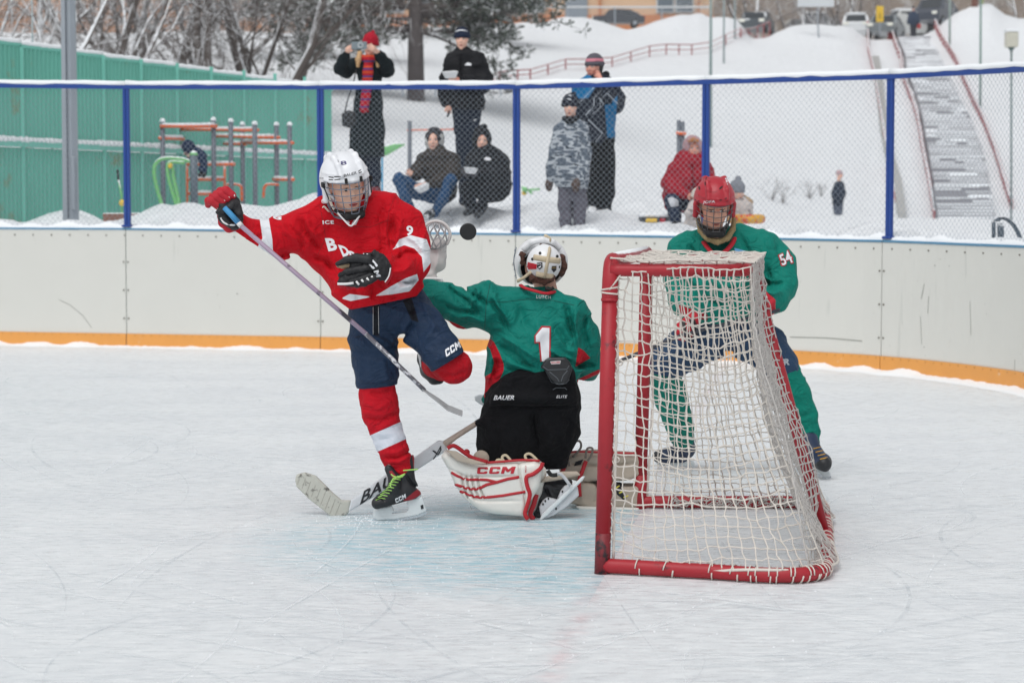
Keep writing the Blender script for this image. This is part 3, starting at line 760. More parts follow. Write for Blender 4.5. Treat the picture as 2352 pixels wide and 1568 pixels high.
# slack netting crumpled along the base, inside
mb=MB()
for k in range(7):
    q=[]
    for i in range(4,len(bl)-4):
        for t in (0,.33,.66):
            p=bl[i].lerp(bl[i+1],t); inw=(mid-p); inw.z=0; inw.normalize(); a_=.035+.012*math.sin(i*1.7+k*2+t*5)+rs.normal(0,.006)
            w=p+inw*a_; w.z=.012+abs(.022+.018*math.sin(i*2.3+k+t*4)+rs.normal(0,.006)); q.append(w)
    mb.tube(q,.0032,4)
mb.build('bunched_netting',CORDG,goal,True)['kind']='stuff'

for o in goal.children:
    for v in o.data.vertices: v.co.x+=.030*(v.co.z/1.2)-.014
# ================= BACKGROUND =================
def hit(px,py,d0=24,d1=140):   # where the view ray meets the terrain
    d=d0
    while d<d1:
        p=P(px,py,d)
        if TZ(p.x,d)>=p.z: return Vector((p.x,d,TZ(p.x,d)))
        d+=.25
    p=P(px,py,d1); return Vector((p.x,d1,TZ(p.x,d1)))
def gz(px,D): x=P(px,500,D).x; return Vector((x,D,TZ(x,D)))
# green corrugated wall
GRN=mat('green corrugated sheet',(104,180,163),.55,.10,1.5,dirt=((130,142,112),1.1,.60),snow=(.5,9))
GRN2=mat('pale green trim',(114,190,174),.5,.08,2)
gw=empty('corrugated_wall',P(380,500,28)*1,'tall green corrugated metal wall edged with snow left of the playground','wall')
w0=P(-160,300,24.8); w1=P(762,300,32.6)
def wp_(t): return Vector((w0.x+(w1.x-w0.x)*t,w0.y+(w1.y-w0.y)*t,0))
wd=(w1-w0); wd.z=0; wlen=wd.length; wd.normalize(); wn=Vector((wd.y,-wd.x,0))
joints=[i/11 for i in range(12)]
for a,b in zip(joints,joints[1:]):
    za=3.52+(3.30-3.52)*((a+b)/2)+.02; mb=MB(); n=int(wlen*(b-a)/.075)
    for lev,(zb,zt_) in enumerate(((.9,2.24),(2.33,za))):
        pr=[]
        for k in range(n*4+1):
            t=a+(b-a)*k/(n*4); o=(.0,.022,.022,0)[k%4]; p=wp_(t)+wn*o; pr.append(p)
        v=[];f=[]
        for p in pr: v+=[(p.x,p.y,zb),(p.x,p.y,zt_)]
        for k in range(len(pr)-1): f.append((2*k,2*k+2,2*k+3,2*k+1))
        mb.add(v,f)
    mb.build('corrugated_sheet',GRN,gw)
    mb=MB(); mb.tube([wp_(a)+up*(za+.02),wp_(b)+up*(za+.02)],.032,6); mb.build('top_trim',GRN2,gw)
    mb=MB(); nn=12; mb.tube([wp_(a+(b-a)*i/nn)+up*(za+.055+random.uniform(-.004,.006)) for i in range(nn+1)],[.035+random.uniform(-.006,.004) for _ in range(nn+1)],8); mb.build('snow_cap',SNOWC,gw,True)
    mb=MB(); mb.box(wp_(a)+wn*.03+up*2.2,(.022,.03,1.3),None); mb.build('wall_post',GRN2,gw)
    mb=MB(); mb.box((wp_((a+b)/2)+wn*.02+up*2.29),(wlen*(b-a)/2,.04,.04),Matrix.Rotation(math.atan2(wd.y,wd.x),3,'Z')); mb.build('middle_rail',GRN2,gw)
    mb=MB(); q=max(4,n)
    for i in range(q):
        t=a+(b-a)*(i+.5)/q; p=wp_(t)+wn*.04+up*2.34; rr=.042*random.uniform(.75,1.1); mb.tube([p-wd*.03,p+wd*.03],[rr,rr],6)
    mb.build('snow_ledge',SNOWC,gw,True); gw.children[-1]['kind']='stuff'
# steel pole
POLE=mat('galvanised pole',(150,158,166),.5,.08,3,bscale=30,bstr=.1)
pl=empty('floodlight_pole',gz(163,23.2),'thick grey galvanised steel pole with a seam behind the fence','pole')
mb=MB(); b=gz(163,23.2); 
def octo(z,r): return [Vector((b.x+r*math.cos(6.283*(k+.5)/8),b.y+r*math.sin(6.283*(k+.5)/8)*.9,z)) for k in range(8)]
vs=octo(.8,.094)+octo(9,.066); mb.add(vs,[(k,(k+1)%8,8+(k+1)%8,8+k) for k in range(8)]); mb.build('shaft',POLE,pl)
mb=MB(); mb.box((b.x-.012,b.y-.087,4.7),(.004,.008,3.8)); mb.build('seam',mat('pole seam',(88,94,102),.6),pl)
mb=MB(); mb.box((b.x+.046,b.y-.078,1.75),(.024,.012,.3),bev=.01); mb.build('access_door',POLE,pl)
def thinpole(name,px,D,y0,y1,wpx,lab,col=(120,138,140),top=None,cat='pole'):
    g=P(px,y1,D); t=P(px,y0,D); m=MB(); r_=wpx/2*D/F; m.tube([Vector((g.x,g.y,min(g.z,TZ(g.x,g.y)+.02)-.3)),t],[r_*1.1,r_*.85],8)
    o=m.build(name,mat(name,col,.5),None,True); tag(o,lab,cat); return o
thinpole('light_pole',73,30,-60,160,4.5,'thin grey pole behind the green corrugated wall at far left',(150,165,170))
thinpole('light_pole',1633,70,-60,178,7,'tallest thin grey green pole on the snowy slope beside a fence post',(126,146,146))
thinpole('light_pole',1663,96,-60,88,4.5,'middle one of three thin poles above the ramp railing',(140,155,158))
thinpole('light_pole',1688,108,-60,66,4.5,'right one of three thin poles, nearest the dark hatchback',(140,155,158))
thinpole('light_pole',2253,90,-60,152,5,'green grey pole rising right of the stairs beside a brown post',(105,135,128))
thinpole('light_pole',2182,112,-60,62,5,'thin pole standing in front of the snow roofed dark car',(140,155,150))
o=thinpole('wooden_post',2239,119,-60,58,15,'brown snow dusted post at the road edge right of the stairs',(112,70,56),cat='post')
thinpole('sign_post',2257,121,-60,58,5,'yellow green narrow post beside the brown post',(140,150,90),cat='post')
# street lamp right
sl_=empty('street_lamp',hit(2323,375,40,60),'street lamp with boxy beige lantern on a thin green pole right of the stairs','street lamp')
D=52.; m=MB(); m.tube([gz(2323,D)-up*.3,P(2323,118,D)],.026,8); m.tube([P(2323,118,D),P(2323,110,D)],[.03,.09],8); m.build('lamp_post',mat('lamp post',(98,118,118),.5),sl_,True)
m=MB(); a=P(2323,92,D); m.box(a,(.145,.145,.19),bev=.02); m.build('lantern',mat('lantern glass',(196,194,180),.3),sl_)
m=MB(); m.box(a+up*.22,(.16,.16,.03),bev=.01); m.build('snow_cap',SNOWC,sl_)
# --- playground climbing frame ---
GP=mat('grey playground post',(98,104,114),.5,.08,6,snow=(.8,20)); OR=mat('orange bar',(226,104,52),.45,.1,8,snow=(.6,25)); GRE=mat('green machine paint',(120,190,120),.4,.1,6,snow=(.45,25)); YEL=mat('yellow ball',(230,190,70),.4)
fr=empty('climbing_frame',gz(520,28.5),'snowy outdoor gym climbing frame with grey posts and orange bars','climbing frame')
def dp(x): return 28.4
fz={373:(275,28),413:(279,29.2),470:(283,30),490:(272,28.2),530:(275,28.3),523:(285,30.2),557:(282,29.6),585:(281,28.2),635:(283,29),665:(283,28.6)}
for x,(yt,D) in fz.items():
    m=MB(); a=P(x,yt+6,D); m.tube([Vector((a.x,D,gz(x,D).z-.3)),a],.034,10); m.build('upright_post',GP,fr,True)
    m=MB(); m.tube([a,a+up*.02,a+up*.045,a+up*.055],[.04,.04,.028,.006],10); m.build('snow_cap',SNOWC,fr,True)
def barp(x0,y0,x1,y1,D0,D1,nm='bar',r_=.026):
    m=MB(); m.tube([P(x0,y0,D0-.04),P(x1,y1,D1-.04)],r_,8); m.build(nm,OR,fr,True)
    a,b=P(x0,y0,D0-.04),P(x1,y1,D1-.04)
    m=MB(); n=10; m.tube([a.lerp(b,(i+.5)/(n+1))+up*(.028+random.uniform(0,.006)) for i in range(n+1)],[.011+random.uniform(0,.006) for _ in range(n+1)],6); m.build('snow_strip',SNOWC,fr,True)
for q in ((367,290,499,290,28,28.2),(407,297,593,299,29.2,28.4),(367,317,421,319,28,29.2),(464,312,642,316,30,29),(515,330,565,331,30,29.6),(557,328,673,328,29.6,28.6),(430,378,539,377,28.6,28.3),(432,412,517,412,28.6,28.5),(432,445,500,445,28.6,28.5),(628,412,674,412,29,28.6)): barp(*q)
m=MB()
for x in (430,516): m.tube([P(x,377,28.6),P(x,480,28.6)],.018,8)
m.build('ladder_rail',OR,fr,True)
for pts in (((520,424),(540,423),(552,427),(555,438),(555,462)),((641,424),(617,423),(609,428),(606,438),(605,455))):
    m=MB(); m.tube(spline([P(x,y,28.9) for x,y in pts],4),.02,8); m.build('hoop',OR,fr,True)
# green rowing machine
gm=empty('exercise_machine',gz(420,27),'curved green outdoor exercise machine beside the thick grey post','exercise machine')
D=27.
for pts in (((381,483),(372,470),(360,430),(354,400),(356,380),(366,368),(385,363),(420,366),(438,372)),((409,483),(402,460),(390,420),(385,390),(388,376),(400,372),(425,374)),((414,480),(406,440),(399,410),(396,385),(392,378))):
    m=MB(); m.tube(spline([P(x,y,D) for x,y in pts],4),.026,8); m.build('handle_tube',GRE,gm,True)
m=MB(); m.tube([P(446,480,D),P(445,357,D)],.052,12); m.build('main_post',mat('dark grey post',(88,100,110),.5),gm,True)
m=MB(); m.tube([P(445,357,D),P(445,352,D),P(445,348,D),P(445,346,D)],[.053,.05,.035,.008],12); m.build('post_cap',GRE,gm,True)
m=MB(); a=P(391,381,D-.05); m.tube([a-up*.035,a-up*.02,a+up*.02,a+up*.035],[.01,.03,.03,.01],8); m.build('knob',YEL,gm,True)
lv=empty('exercise_lever',gz(277,26),'thin green lever with black grip behind the left fence post','exercise machine')
m=MB(); m.tube([P(280,500,26),P(279,450,26),P(272,412,26)],.012,6); m.build('lever_arm',GRE,lv,True)
m=MB(); m.tube([P(272,413,26),P(270,390,26)],.016,8); m.build('grip',BLK,lv,True)
m=MB(); a=P(280,466,25.95); m.tube([a-up*.04,a-up*.02,a+up*.02,a+up*.04],[.012,.035,.035,.012],8); m.build('knob',YEL,lv,True)
lv=empty('exercise_lever',gz(1,26),'green lever with black grip cut by the left edge of the picture','exercise machine')
m=MB(); m.tube([P(2,500,26),P(1,440,26)],.014,6); m.build('lever_arm',GRE,lv,True)
m=MB(); m.tube([P(1,442,26),P(0,408,26)],.018,8); m.build('grip',BLK,lv,True)
# horizontal bars right
pb=empty('pull_up_bar',gz(941,34),'grey post with a thin orange pull up bar behind the seated boys','pull-up bar')
m=MB(); m.tube([gz(941,34)-up*.2,P(941,278,34)],.034,10); m.build('upright_post',GP,pb,True)
m=MB(); m.tube([P(935,299,34),P(1046,297,34)],.014,8); m.build('bar',OR,pb,True)
pb=empty('double_post',gz(1564,34),'pair of grey playground posts with an orange collar behind the red coat woman','post')
for x in (1559,1568): m=MB(); m.tube([gz(x,34)-up*.2,P(x,276 if x<1562 else 280,34)],.034,10); m.build('upright_post',GP,pb,True)
m=MB(); m.tube([P(1553,305,33.95),P(1576,307,33.95)],.03,8); m.build('collar',OR,pb,True)
m=MB(); p=P(905,337,36)
for pts in (((880,345),(905,334),(930,332)),((882,352),(905,340),(925,334))): m.tube([P(x,y,36) for x,y in pts],[.06,.05,.015],6)
tag(m.build('green_lever',GRE,None,True),'green leaf shaped machine arm beside the woman in the dark coat','exercise machine')
st=empty('spring_toy',gz(1212,44),'small green and yellow playground toy standing in snow beside a blue fence post','spring toy')
D=44
m=MB(); m.tube([P(1205,445,D),P(1203,425,D)],.05,8); m.tube([P(1200,436,D),P(1240,434,D)],.03,6); m.tube([P(1208,430,D),P(1222,445,D)],.03,6); m.build('frame',GRE,st,True)
m=MB(); m.tube([P(1204,448,D),P(1204,440,D)],.05,8); m.build('seat',YEL,st,True)
m=MB(); m.tube([gz(877,27)-up*.1,P(878,362,27)],.014,8); tag(m.build('blue_stake',mat('light blue stake',(70,150,190),.5),None,True),'light blue stake behind the dark coat woman','stake')
# sandbox edges
BRN=mat('brown sandbox board',(130,92,78),.7,.15,8,snow=(.5,15))
for x0,y0,x1,y1,D,lb in ((385/1.65*.95+15,493,330,496,26,'brown sandbox board under snow near the left fence post'),(1405,481,1512,483,29,'brown sandbox board under snow behind the man in blue')):
    m=MB(); a=P(x0,y0,D); b=P(x1,y1,D); c_=(a+b)/2; m.box((c_.x,c_.y,c_.z-.06),((b.x-a.x)/2,.03,.09),bev=.01)
    o=m.build('sandbox_board',BRN,None); tag(o,lb,'sandbox edge')
# rack at right
rk=empty('bent_rail_rack',gz(2310,21.5),'dark bent tube rack half buried in snow at the right edge','rack')
D=18.4; DK=mat('dark grey tube',(62,76,88),.5,snow=(.6,30))
for k,(a,b) in enumerate((((2283,560),(2282,508)),((2297,566),(2296,512)),((2301,566),(2300,512)))):
    m=MB(); m.tube([P(*a,D),P(*b,D)],.022 if k else .018,8); m.build('upright',DK,rk,True)
for o_ in (0,5,10):
    m=MB(); m.tube(spline([P(2283+o_,508,D),P(2296+o_,500,D),P(2318+o_*.6,510,D),P(2334+o_*.6,532,D),P(2345+o_*.6,562,D)],5),.010,6); m.build('bent_rail',DK,rk,True)
# bushes in snow
TW=mat('bare twig',(92,84,82),.8,.2,10,snow=(.3,20))
def bush(px,py,h,seed,lab):
    r_=random.Random(seed); c=hit(px,py,30,75); m=MB()
    for _ in range(9):
        a=r_.uniform(0,6.28); e=c+Vector((math.cos(a)*h*r_.uniform(.2,.9),math.sin(a)*.3,h*r_.uniform(.5,1))); mid=(c+e)/2+Vector((r_.uniform(-.05,.05),0,.06)); m.tube([c-up*.1,mid,e],[.012,.008,.004],4)
        for _ in range(2): q=mid.lerp(e,r_.random()); m.tube([q,q+Vector((r_.uniform(-.3,.3)*h,0,r_.uniform(.1,.4)*h))],[.006,.003],3)
    o=m.build('bare_bush',TW); tag(o,lab,'bush',"bare bushes in the snow")
for i,(x,y,h,lb) in enumerate(((1772,462,.6,'leftmost bare bush in the snow field right of the red helmet'),(1797,466,.5,'second bare bush from the left in the snow field'),(1858,455,.55,'tallest bare bush left of the distant child'),(1884,450,.35,'low bare bush nearest the distant child'),(1540,455,.3,'tiny bush behind the man in blue'))): bush(x,y,h,i,lb)
# --- hillside ramp railing ---
RR=mat('red railing',(158,56,60),.55,.15,6,snow=(.75,25))
rl=empty('ramp_railing',hit(1400,158,40,110),'red double railing of a ramp zigzagging up the snowy slope','railing')
tp=[(1080,183),(1125,176),(1148,165),(1189,161),(1218,160),(1299,136),(1347,136),(1406,132),(1492,106),(1530,102),(1589,103),(1632,97),(1702,64)]
def railing(tp,root,hpx,per,d0=40,d1=125,rr=.03,lower=True):
    prev=None; posts_=[]
    for (x0,y0),(x1,y1) in zip(tp,tp[1:]):
        n=max(1,round(math.hypot(x1-x0,y1-y0)/per))
        for k in range(n): posts_.append((x0+(x1-x0)*k/n,y0+(y1-y0)*k/n))
    posts_.append(tp[-1]); T=[];Bm=[]
    for x,y in posts_:
        b=hit(x,y+hpx,d0,d1); t=P(x,y,b.y); T.append(t); Bm.append(b)
        m=MB(); m.tube([b-up*.3,t],rr,5); m.build('railing_post',RR,root)
    m=MB(); m.tube(T,rr,5); m.build('handrail',RR,root)
    if lower: m=MB(); m.tube([t.lerp(b,.5) for t,b in zip(T,Bm)],rr*.8,5); m.build('lower_rail',RR,root)
railing(tp,rl,24,38)
rl=empty('ramp_railing',hit(1780,75,80,120),'short red railing in front of the dark hatchback on the road edge','railing')
railing([(1700,72),(1740,62),(1768,50)],rl,14,20,90,118); 
# --- staircase ---
STC=mat('stair concrete',(138,138,143),.85,.2,1.6,snow=(.35,2.2)); 
Ll=[(90,2064),(123,2079),(160,2083),(214,2105),(267,2119),(334,2131),(418,2145),(506,2156)]
Rr=[(90,2142),(115,2153),(158,2174),(198,2193),(265,2228),(334,2255),(391,2269),(506,2287)]
sx=empty('staircase',ST0,'long snow dusted concrete staircase climbing the slope between red railings','stairs')
NF=9; per=11
for f in range(NF):
    m=MB(); SF=MB()
    for s_ in range(per+3):
        t0=(f+ s_/(per+3))/NF; t1=(f+(s_+1)/(per+3))/NF
        zt0=1.22+ (10.15)*(f*per+min(s_,per))/(NF*per); zt1=1.22+10.15*(f*per+min(s_+1,per))/(NF*per)
        Y0=65+54*t0; Y1=65+54*t1
        # pixel row for edges
        y_=784-F*math.tan(math.atan2(zt1-CAMZ,Y0)+AL)
        xa=P(ip(Ll,y_),y_,Y0).x; xb=P(ip(Rr,y_),y_,Y0).x
        m.box(((xa+xb)/2,(Y0+Y1)/2,zt1-.5),((xb-xa)/2,(Y1-Y0)/2+.001,.5))
        xx=xa
        while xx<xb-.05:
            w_=min(random.uniform(.3,1.2),xb-xx); big=s_>=per or random.random()<.04; hh_=(.053 if big else random.choice((0,.016,.02,.024,.026,.028,.03)))
            if hh_: SF.box((xx+w_/2,Y0-.012,zt1-hh_+.012),(w_/2,.02,hh_))
            xx+=w_
    fl_=m.build('stair_flight',STC,sx)
    SF.build('stair_snow',SNOWC,fl_); fl_.children[0]['kind']='stuff'
for nm,tp,hp,lb in (('stair_railing',[(1993,48),(1995,107),(2009,166),(2014,198),(2030,294),(2045,392),(2067,490)],14,'leftmost red railing beside the narrow concrete ramp'),
    ('stair_railing',[(2045,45),(2062,96),(2073,123),(2075,155),(2084,182),(2097,214),(2113,267),(2124,334),(2137,400),(2151,486)],20,'red railing along the left edge of the staircase'),
    ('stair_railing',[(2148,45),(2161,75),(2177,99),(2196,128),(2214,172),(2233,215),(2257,262),(2284,331),(2303,395),(2323,460)],22,'red railing along the right edge of the staircase')):
    rl=empty(nm,hit(tp[-1][0],tp[-1][1]+20,50,110),lb,'railing'); railing([(a_-4 if 'left edge' in lb else a_,b_) for a_,b_ in tp],rl,hp,9,58,124,.05)
# narrow concrete kerb ramp left of the stairs
m=MB(); q=[]
for x,y in ((2010,140),(2018,190),(2030,300),(2046,380),(2062,430),(2072,505)):
    b=hit(x,y,58,120); m_w=9*b.y/F; q.append((Vector((b.x-m_w,b.y,b.z+.25)),Vector((b.x+m_w,b.y,b.z+.25))))
for (a,b),(c,d_) in zip(q,q[1:]): m.prism([a,b,d_,c],(0,0,-.6))
tag(m.build('concrete_ramp',mat('ramp concrete',(168,168,166),.85,.1,2)),'narrow grey concrete kerb running down left of the stairs','ramp')
# --- buildings ---
FAC=mat('beige facade',(214,180,148),.8,.06,1.5,bscale=4,bstr=.2); ORP=mat('orange pilaster',(196,128,84),.8); WINF=mat('white window frame',(205,208,210),.6); GLS=mat('window glass',(96,108,118),.15,.3,.6); GRD=mat('grey door',(132,142,152),.6)
D=150.
def bpx(x,y): return P(x,y,D)
bd=empty('apartment_building',bpx(1300,40),'beige building with orange pilasters and white windows at the top of the slope','building')
def wallbox(nm,x0,x1,y0,y1,mt,dd,th=.1,par=None):
    a=bpx(x0,y1); b=bpx(x1,y0); m=MB(); m.box(((a.x+b.x)/2,D-dd,(a.z+b.z)/2),((b.x-a.x)/2,th,(b.z-a.z)/2)); return m.build(nm,mt,par or bd)
a=bpx(560,90); b=bpx(1640,-320); m=MB(); m.box(((a.x+b.x)/2,D+5,(a.z+b.z)/2),((b.x-a.x)/2,5,(b.z-a.z)/2)); m.build('wall',FAC,bd)
wallbox('plinth',560,1640,36,90,ORP,.1)
for x in (700,790,880,1060,1160,1264,1378,1605): wallbox('pilaster',x-3,x+3,-300,60,ORP,.15)
for x0,x1 in ((1217,1248),(1510,1545),(1553,1590),(1100,1130),(960,990),(900,925),(820,850),(740,770)):
    for yy in (28,-70,-170):
        f=wallbox('window',x0-3,x1+3,yy-70,yy+3,WINF,.12); g=wallbox('pane',x0,x1,yy-66,yy,GLS,.26,.05,f)
wallbox('door',1298,1349,-30,42,GRD,.14)
gf=empty('grey_fence',P(1400,45,128),'thin grey wire fence with pale rail in front of the beige building','fence')
for x in (1215,1303,1412,1520,1632):
    m=MB(); m.tube([gz(x,128)-up*.3,P(x,16,128)],.05,6); m.build('fence_post',POLE,gf)
m=MB(); m.tube([P(1215,17,128),P(1636,17,128)],.06,6); m.build('top_rail',WINF,gf)
m=MB()
for x in range(1216,1636,5): m.tube([P(x,17,128),P(x,60,128)],.008,3)
m.build('wire',POLE,gf); gf.children[-1]['kind']='stuff'
D=118.
bo=empty('orange_building',P(200,40,D),'long orange brick building seen through the bare trees at left','building')
a=bpx(-300,82); b=bpx(660,-320); m=MB(); m.box(((a.x+b.x)/2,D+5,(a.z+b.z)/2),((b.x-a.x)/2,5,(b.z-a.z)/2)); m.build('wall',mat('orange brick wall',(206,160,128),.85,.1,2),bo)
for y in (70,28,-40,-150): wallbox('pale_band',-300,660,y-3,y+3,WINF,.1,par=bo)
for k,x in enumerate(range(-60,640,78)):
    for yy in (60,-55):
        f=wallbox('window',x,x+24,yy-52,yy-8,WINF,.12,par=bo); wallbox('pane',x+2,x+22,yy-50,yy-10,GLS,.26,.05,f)
m=MB()
for x in range(-100,660,6): a=bpx(x,75); m.box((a.x,D-.3,a.z+.7),(.035,.03,.8))
m.build('balustrade',mat('orange slats',(196,146,110),.8),bo); bo.children[-1]['kind']='stuff'
# brown building / thicket behind road, right
m=MB(); D=175.; a=bpx(1636,120); b=bpx(2600,-400); m.box(((a.x+b.x)/2,D+6,(a.z+b.z)/2),((b.x-a.x)/2,5,(b.z-a.z)/2))
tag(m.build('brown_building',mat('brown grey wall',(138,124,112),.9,.16,.5,dirt=((176,172,168),.35,.55),bscale=2,bstr=.5)),'dull brown grey building behind the parked cars and bushes','building')
# --- cars ---
def car(px,D,ybot,kind,col,lab,rz=0,sc=1.,snowy=True,lift=0):
    base=P(px,ybot,D); root=empty('parked_car',base,lab,'car','cars parked along the road above the slope')
    bm_,win,snw,whl=MB(),MB(),MB(),MB(); R=Matrix.Rotation(rz,3,'Z')
    def T(x,y,z): return base+R@Vector((x*sc,y*sc,z*sc))
    Wd=.87; Lh=2.15; Hh=1.45 if kind!='suv' else 1.75
    bt=.9 if kind!='suv' else 1.05
    prof=[(-Lh,.35),(-Lh,.8),(-Lh+.1,bt),(-1.2,bt+.05),(-.75,Hh),(.0,Hh+.03),(1.0 if kind!='sedan' else .8,Hh-.02),(1.75 if kind!='sedan' else 1.35,bt+.1),(Lh-.05,bt-.02),(Lh,.7),(Lh,.35)]
    body_=[(x,z) for x,z in prof]
    n=len(prof)
    def row(y,ins): return [T(x*(1-ins*.03),y*(1-(.16 if z>bt+.1 else 0)),z) for x,z in prof]
    rows=[row(-Wd,1),row(-Wd*.97,0),row(Wd*.97,0),row(Wd,1)]
    v=sum(rows,[]); f=[]
    for k in range(3):
        for i in range(n): f.append((k*n+i,k*n+(i+1)%n,(k+1)*n+(i+1)%n,(k+1)*n+i))
    f.append(tuple(range(n-1,-1,-1))); f.append(tuple(3*n+i for i in range(n))); bm_.add(v,f)
    bm_.build('car_body',mat('car paint',col,.3,.06,2,snow=(.75,1.5)) ,root)
    for sy in (-1,1):
        y=sy*(Wd*.93+.02)
        win.prism([T(-.98,y*.97,bt+.1),T(-.66,y*.9,Hh-.1),T(.2,y*.9,Hh-.08),T(.2,y*.97,bt+.1)],R@Vector((0,sy*.02,0)))
        win.prism([T(.28,y*.97,bt+.1),T(.28,y*.9,Hh-.08),T(.95,y*.9,Hh-.1),T(1.35,y*.97,bt+.1)],R@Vector((0,sy*.02,0)))
    win.prism([T(-1.15,-.66,bt+.09),T(-.79,-.6,Hh-.06),T(-.79,.6,Hh-.06),T(-1.15,.66,bt+.09)],R@Vector((-.03,0,.02)))
    xb=1.0 if kind!='sedan' else .8; xe=1.72 if kind!='sedan' else 1.33
    win.prism([T(xb+.06,-.6,Hh-.08),T(xe,-.66,bt+.16),T(xe,.66,bt+.16),T(xb+.06,.6,Hh-.08)],R@Vector((.04,0,.02)))
    win.build('windows',mat('car glass',(42,48,54),.15),root)
    for x in (-1.35,1.35):
        for sy in (-1,1):
            w=MB(); c=T(x,sy*.8,.33); ax=R@Vector((0,.11,0)); w.tube([c-ax,c+ax],.33*sc,12); wo=w.build('wheel',BLK,root); w=MB(); c2=c+ax*sy*1.02; w.tube([c2-ax*.1,c2+ax*.1],.18*sc,8); w.build('rim',POLE,wo)
    for sy in (-1,1):
        for x,cc,nm in ((-Lh,(235,235,225),'headlight'),(Lh,(150,30,30),'tail_light')):
            w=MB(); w.box(T(x,sy*.62,.78),(.05,.16,.09),R); w.build(nm,mat(nm,cc,.3),root)
    if snowy:
        w=MB(); 
        for i in range(7):
            w.tube([T(-.72+.26*i,-.6,Hh+.05),T(-.72+.26*i,0,Hh+.09),T(-.72+.26*i,.6,Hh+.05)],.16*sc,6,flat=.55)
        w.build('roof_snow',SNOWC,root,True)
    return root
car(1420,140,64,'hatch',(46,50,58),'dark car with small windows behind the snow bank below the beige building',0,.8,False)
car(1738,128,82,'hatch',(70,78,84),'dark grey hatchback behind the red railing at the road edge',rad(75),.95,False)
car(1868,150,72,'sedan',(96,100,106),'low grey car mostly hidden by the snow bank near the white sign',rad(5),.85,True)
car(1966,131,88,'hatch',(215,218,220),'white snow covered car left of the grey car',rad(80),.95)
car(2035,125,92,'sedan',(110,118,122),'grey sedan standing at the top of the narrow ramp',rad(70),.95,False)
car(2082,138,88,'suv',(206,208,206),'white van like car behind the person at the top of the stairs',rad(12),1.0)
car(2150,135,66,'suv',(52,60,74),'dark blue car with thick snow roof right of the top of the stairs',rad(60),1.05)
# signs
sg=empty('road_sign',P(1877,82,112),'white rectangular road sign on a pole above the snow bank','sign')
m=MB(); m.tube([gz(1877,112)-up*.4,P(1877,-10,112)],.045,6); m.build('sign_pole',POLE,sg)
m=MB(); m.box(P(1874,0,111.9),(.98,.03,.38),bev=.01); m.build('sign_panel',mat('sign panel',(205,210,214),.5),sg)
sg=empty('yellow_sign',P(2021,52,122),'upright yellow sign with a dark mark standing between parked cars','sign')
m=MB(); m.box(P(2021,33,122),(.21,.05,.46),bev=.02); m.build('sign_panel',mat('yellow sign',(226,186,40),.5),sg)
m=MB(); m.tube([P(2021,50,122),P(2021,80,122)],.04,6); m.build('sign_leg',POLE,sg)
m=MB(); a=P(2021,36,121.94)
for q in (((-.07,-.2),(0,.16)),((.07,-.2),(0,.16)),((-.05,-.06),(.05,-.06))): m.tube([a+Vector((q[0][0],0,q[0][1])),a+Vector((q[1][0],0,q[1][1]))],.016,4)
m.build('sign_mark',mat('sign mark',(120,92,40),.6),sg)
# --- trees ---
BARK=mat('dark bark',(88,80,76),.9,.25,9,snow=(.18,6),bscale=30,bstr=.5); BARKS=mat('snowy bark',(100,92,88),.9,.25,9,snow=(.04,5),bscale=30,bstr=.5)
mt_keep=[0]
def branchy(m,p,d,L_,r_,lev,R_,curl,keep):
    n=4 if lev<2 else 3; pts=[p]; q=p.copy(); dd=d.copy()
    for i in range(n):
        dd=(dd+Vector((R_.gauss(0,curl),R_.gauss(0,curl)*.6,R_.gauss(0,curl)*.7+(.05 if lev<2 else -.03)))).normalized(); q=q+dd*(L_/n); pts.append(q.copy())
    rs_=[r_*(1-.62*i/n) for i in range(n+1)]
    m.tube(pts,rs_,6 if lev==0 else (4 if lev<3 else 3),cap=False)
    if lev>=keep: return
    nb=(5,5,5,4,4)[lev] if mt_keep[0] else (4,5,5,4,4)[lev]
    for k in range(nb):
        t=(k+R_.uniform(.3,1))/nb; t=max(t,.28 if lev==0 else .15); i=min(n-1,int(t*n)); a=pts[i].lerp(pts[i+1],t*n-i if t<1 else 1)
        sd=Vector((R_.gauss(0,1),R_.gauss(0,.8),R_.gauss(0,.5))); sd=(sd-dd*sd.dot(dd)).normalized(); ang=R_.uniform(.45,1.0)
        nd_=(dd*math.cos(ang)+sd*math.sin(ang)+Vector((0,0,-.16*lev))).normalized()
        branchy(m,a,nd_,L_*R_.uniform(.5,.72),max(rs_[i]*R_.uniform(.34,.52),.005),lev+1,R_,curl*1.15,keep)
def baretree(px,py,D,hh,r_,seed,lab,stems=3,lean=.35,mt=None,dirs=None,keep=None):
    if keep is None: keep=3 if seed in (31,9) else 4
    R_=random.Random(seed); b=gz(px,D); root=empty('bare_tree',b,lab,'tree','snow laden bare trees on the slope')
    for s_ in range(stems):
        m=MB(); d=Vector((dirs[s_] if dirs else R_.uniform(-lean,lean),R_.uniform(-.15,.15),1)).normalized()
        branchy(m,b-up*.3+Vector((R_.uniform(-.15,.15),R_.uniform(-.1,.1),0)),d,hh*R_.uniform(.8,1.1),r_*R_.uniform(.8,1.1),0,R_,.13,keep)
        m.build('trunk' if s_==0 else 'stem',mt or BARK,root)
    return root
baretree(35,150,50,5,.13,1,'snow covered bare tree at the far left edge above the green wall',2,mt=BARKS,dirs=(.5,-.5))
baretree(110,170,47,5,.12,2,'bare tree with bent snowy boughs left of the thick steel pole',3,mt=BARKS,dirs=(-.7,.1,.6))
baretree(205,150,52,5.5,.13,3,'leaning dark multi stemmed tree just right of the steel pole',3,dirs=(-.25,.12,.45))
baretree(262,150,56,5,.12,31,'slender crooked tree second to the right of the steel pole',3,dirs=(-.5,.2,.7),mt=BARKS)
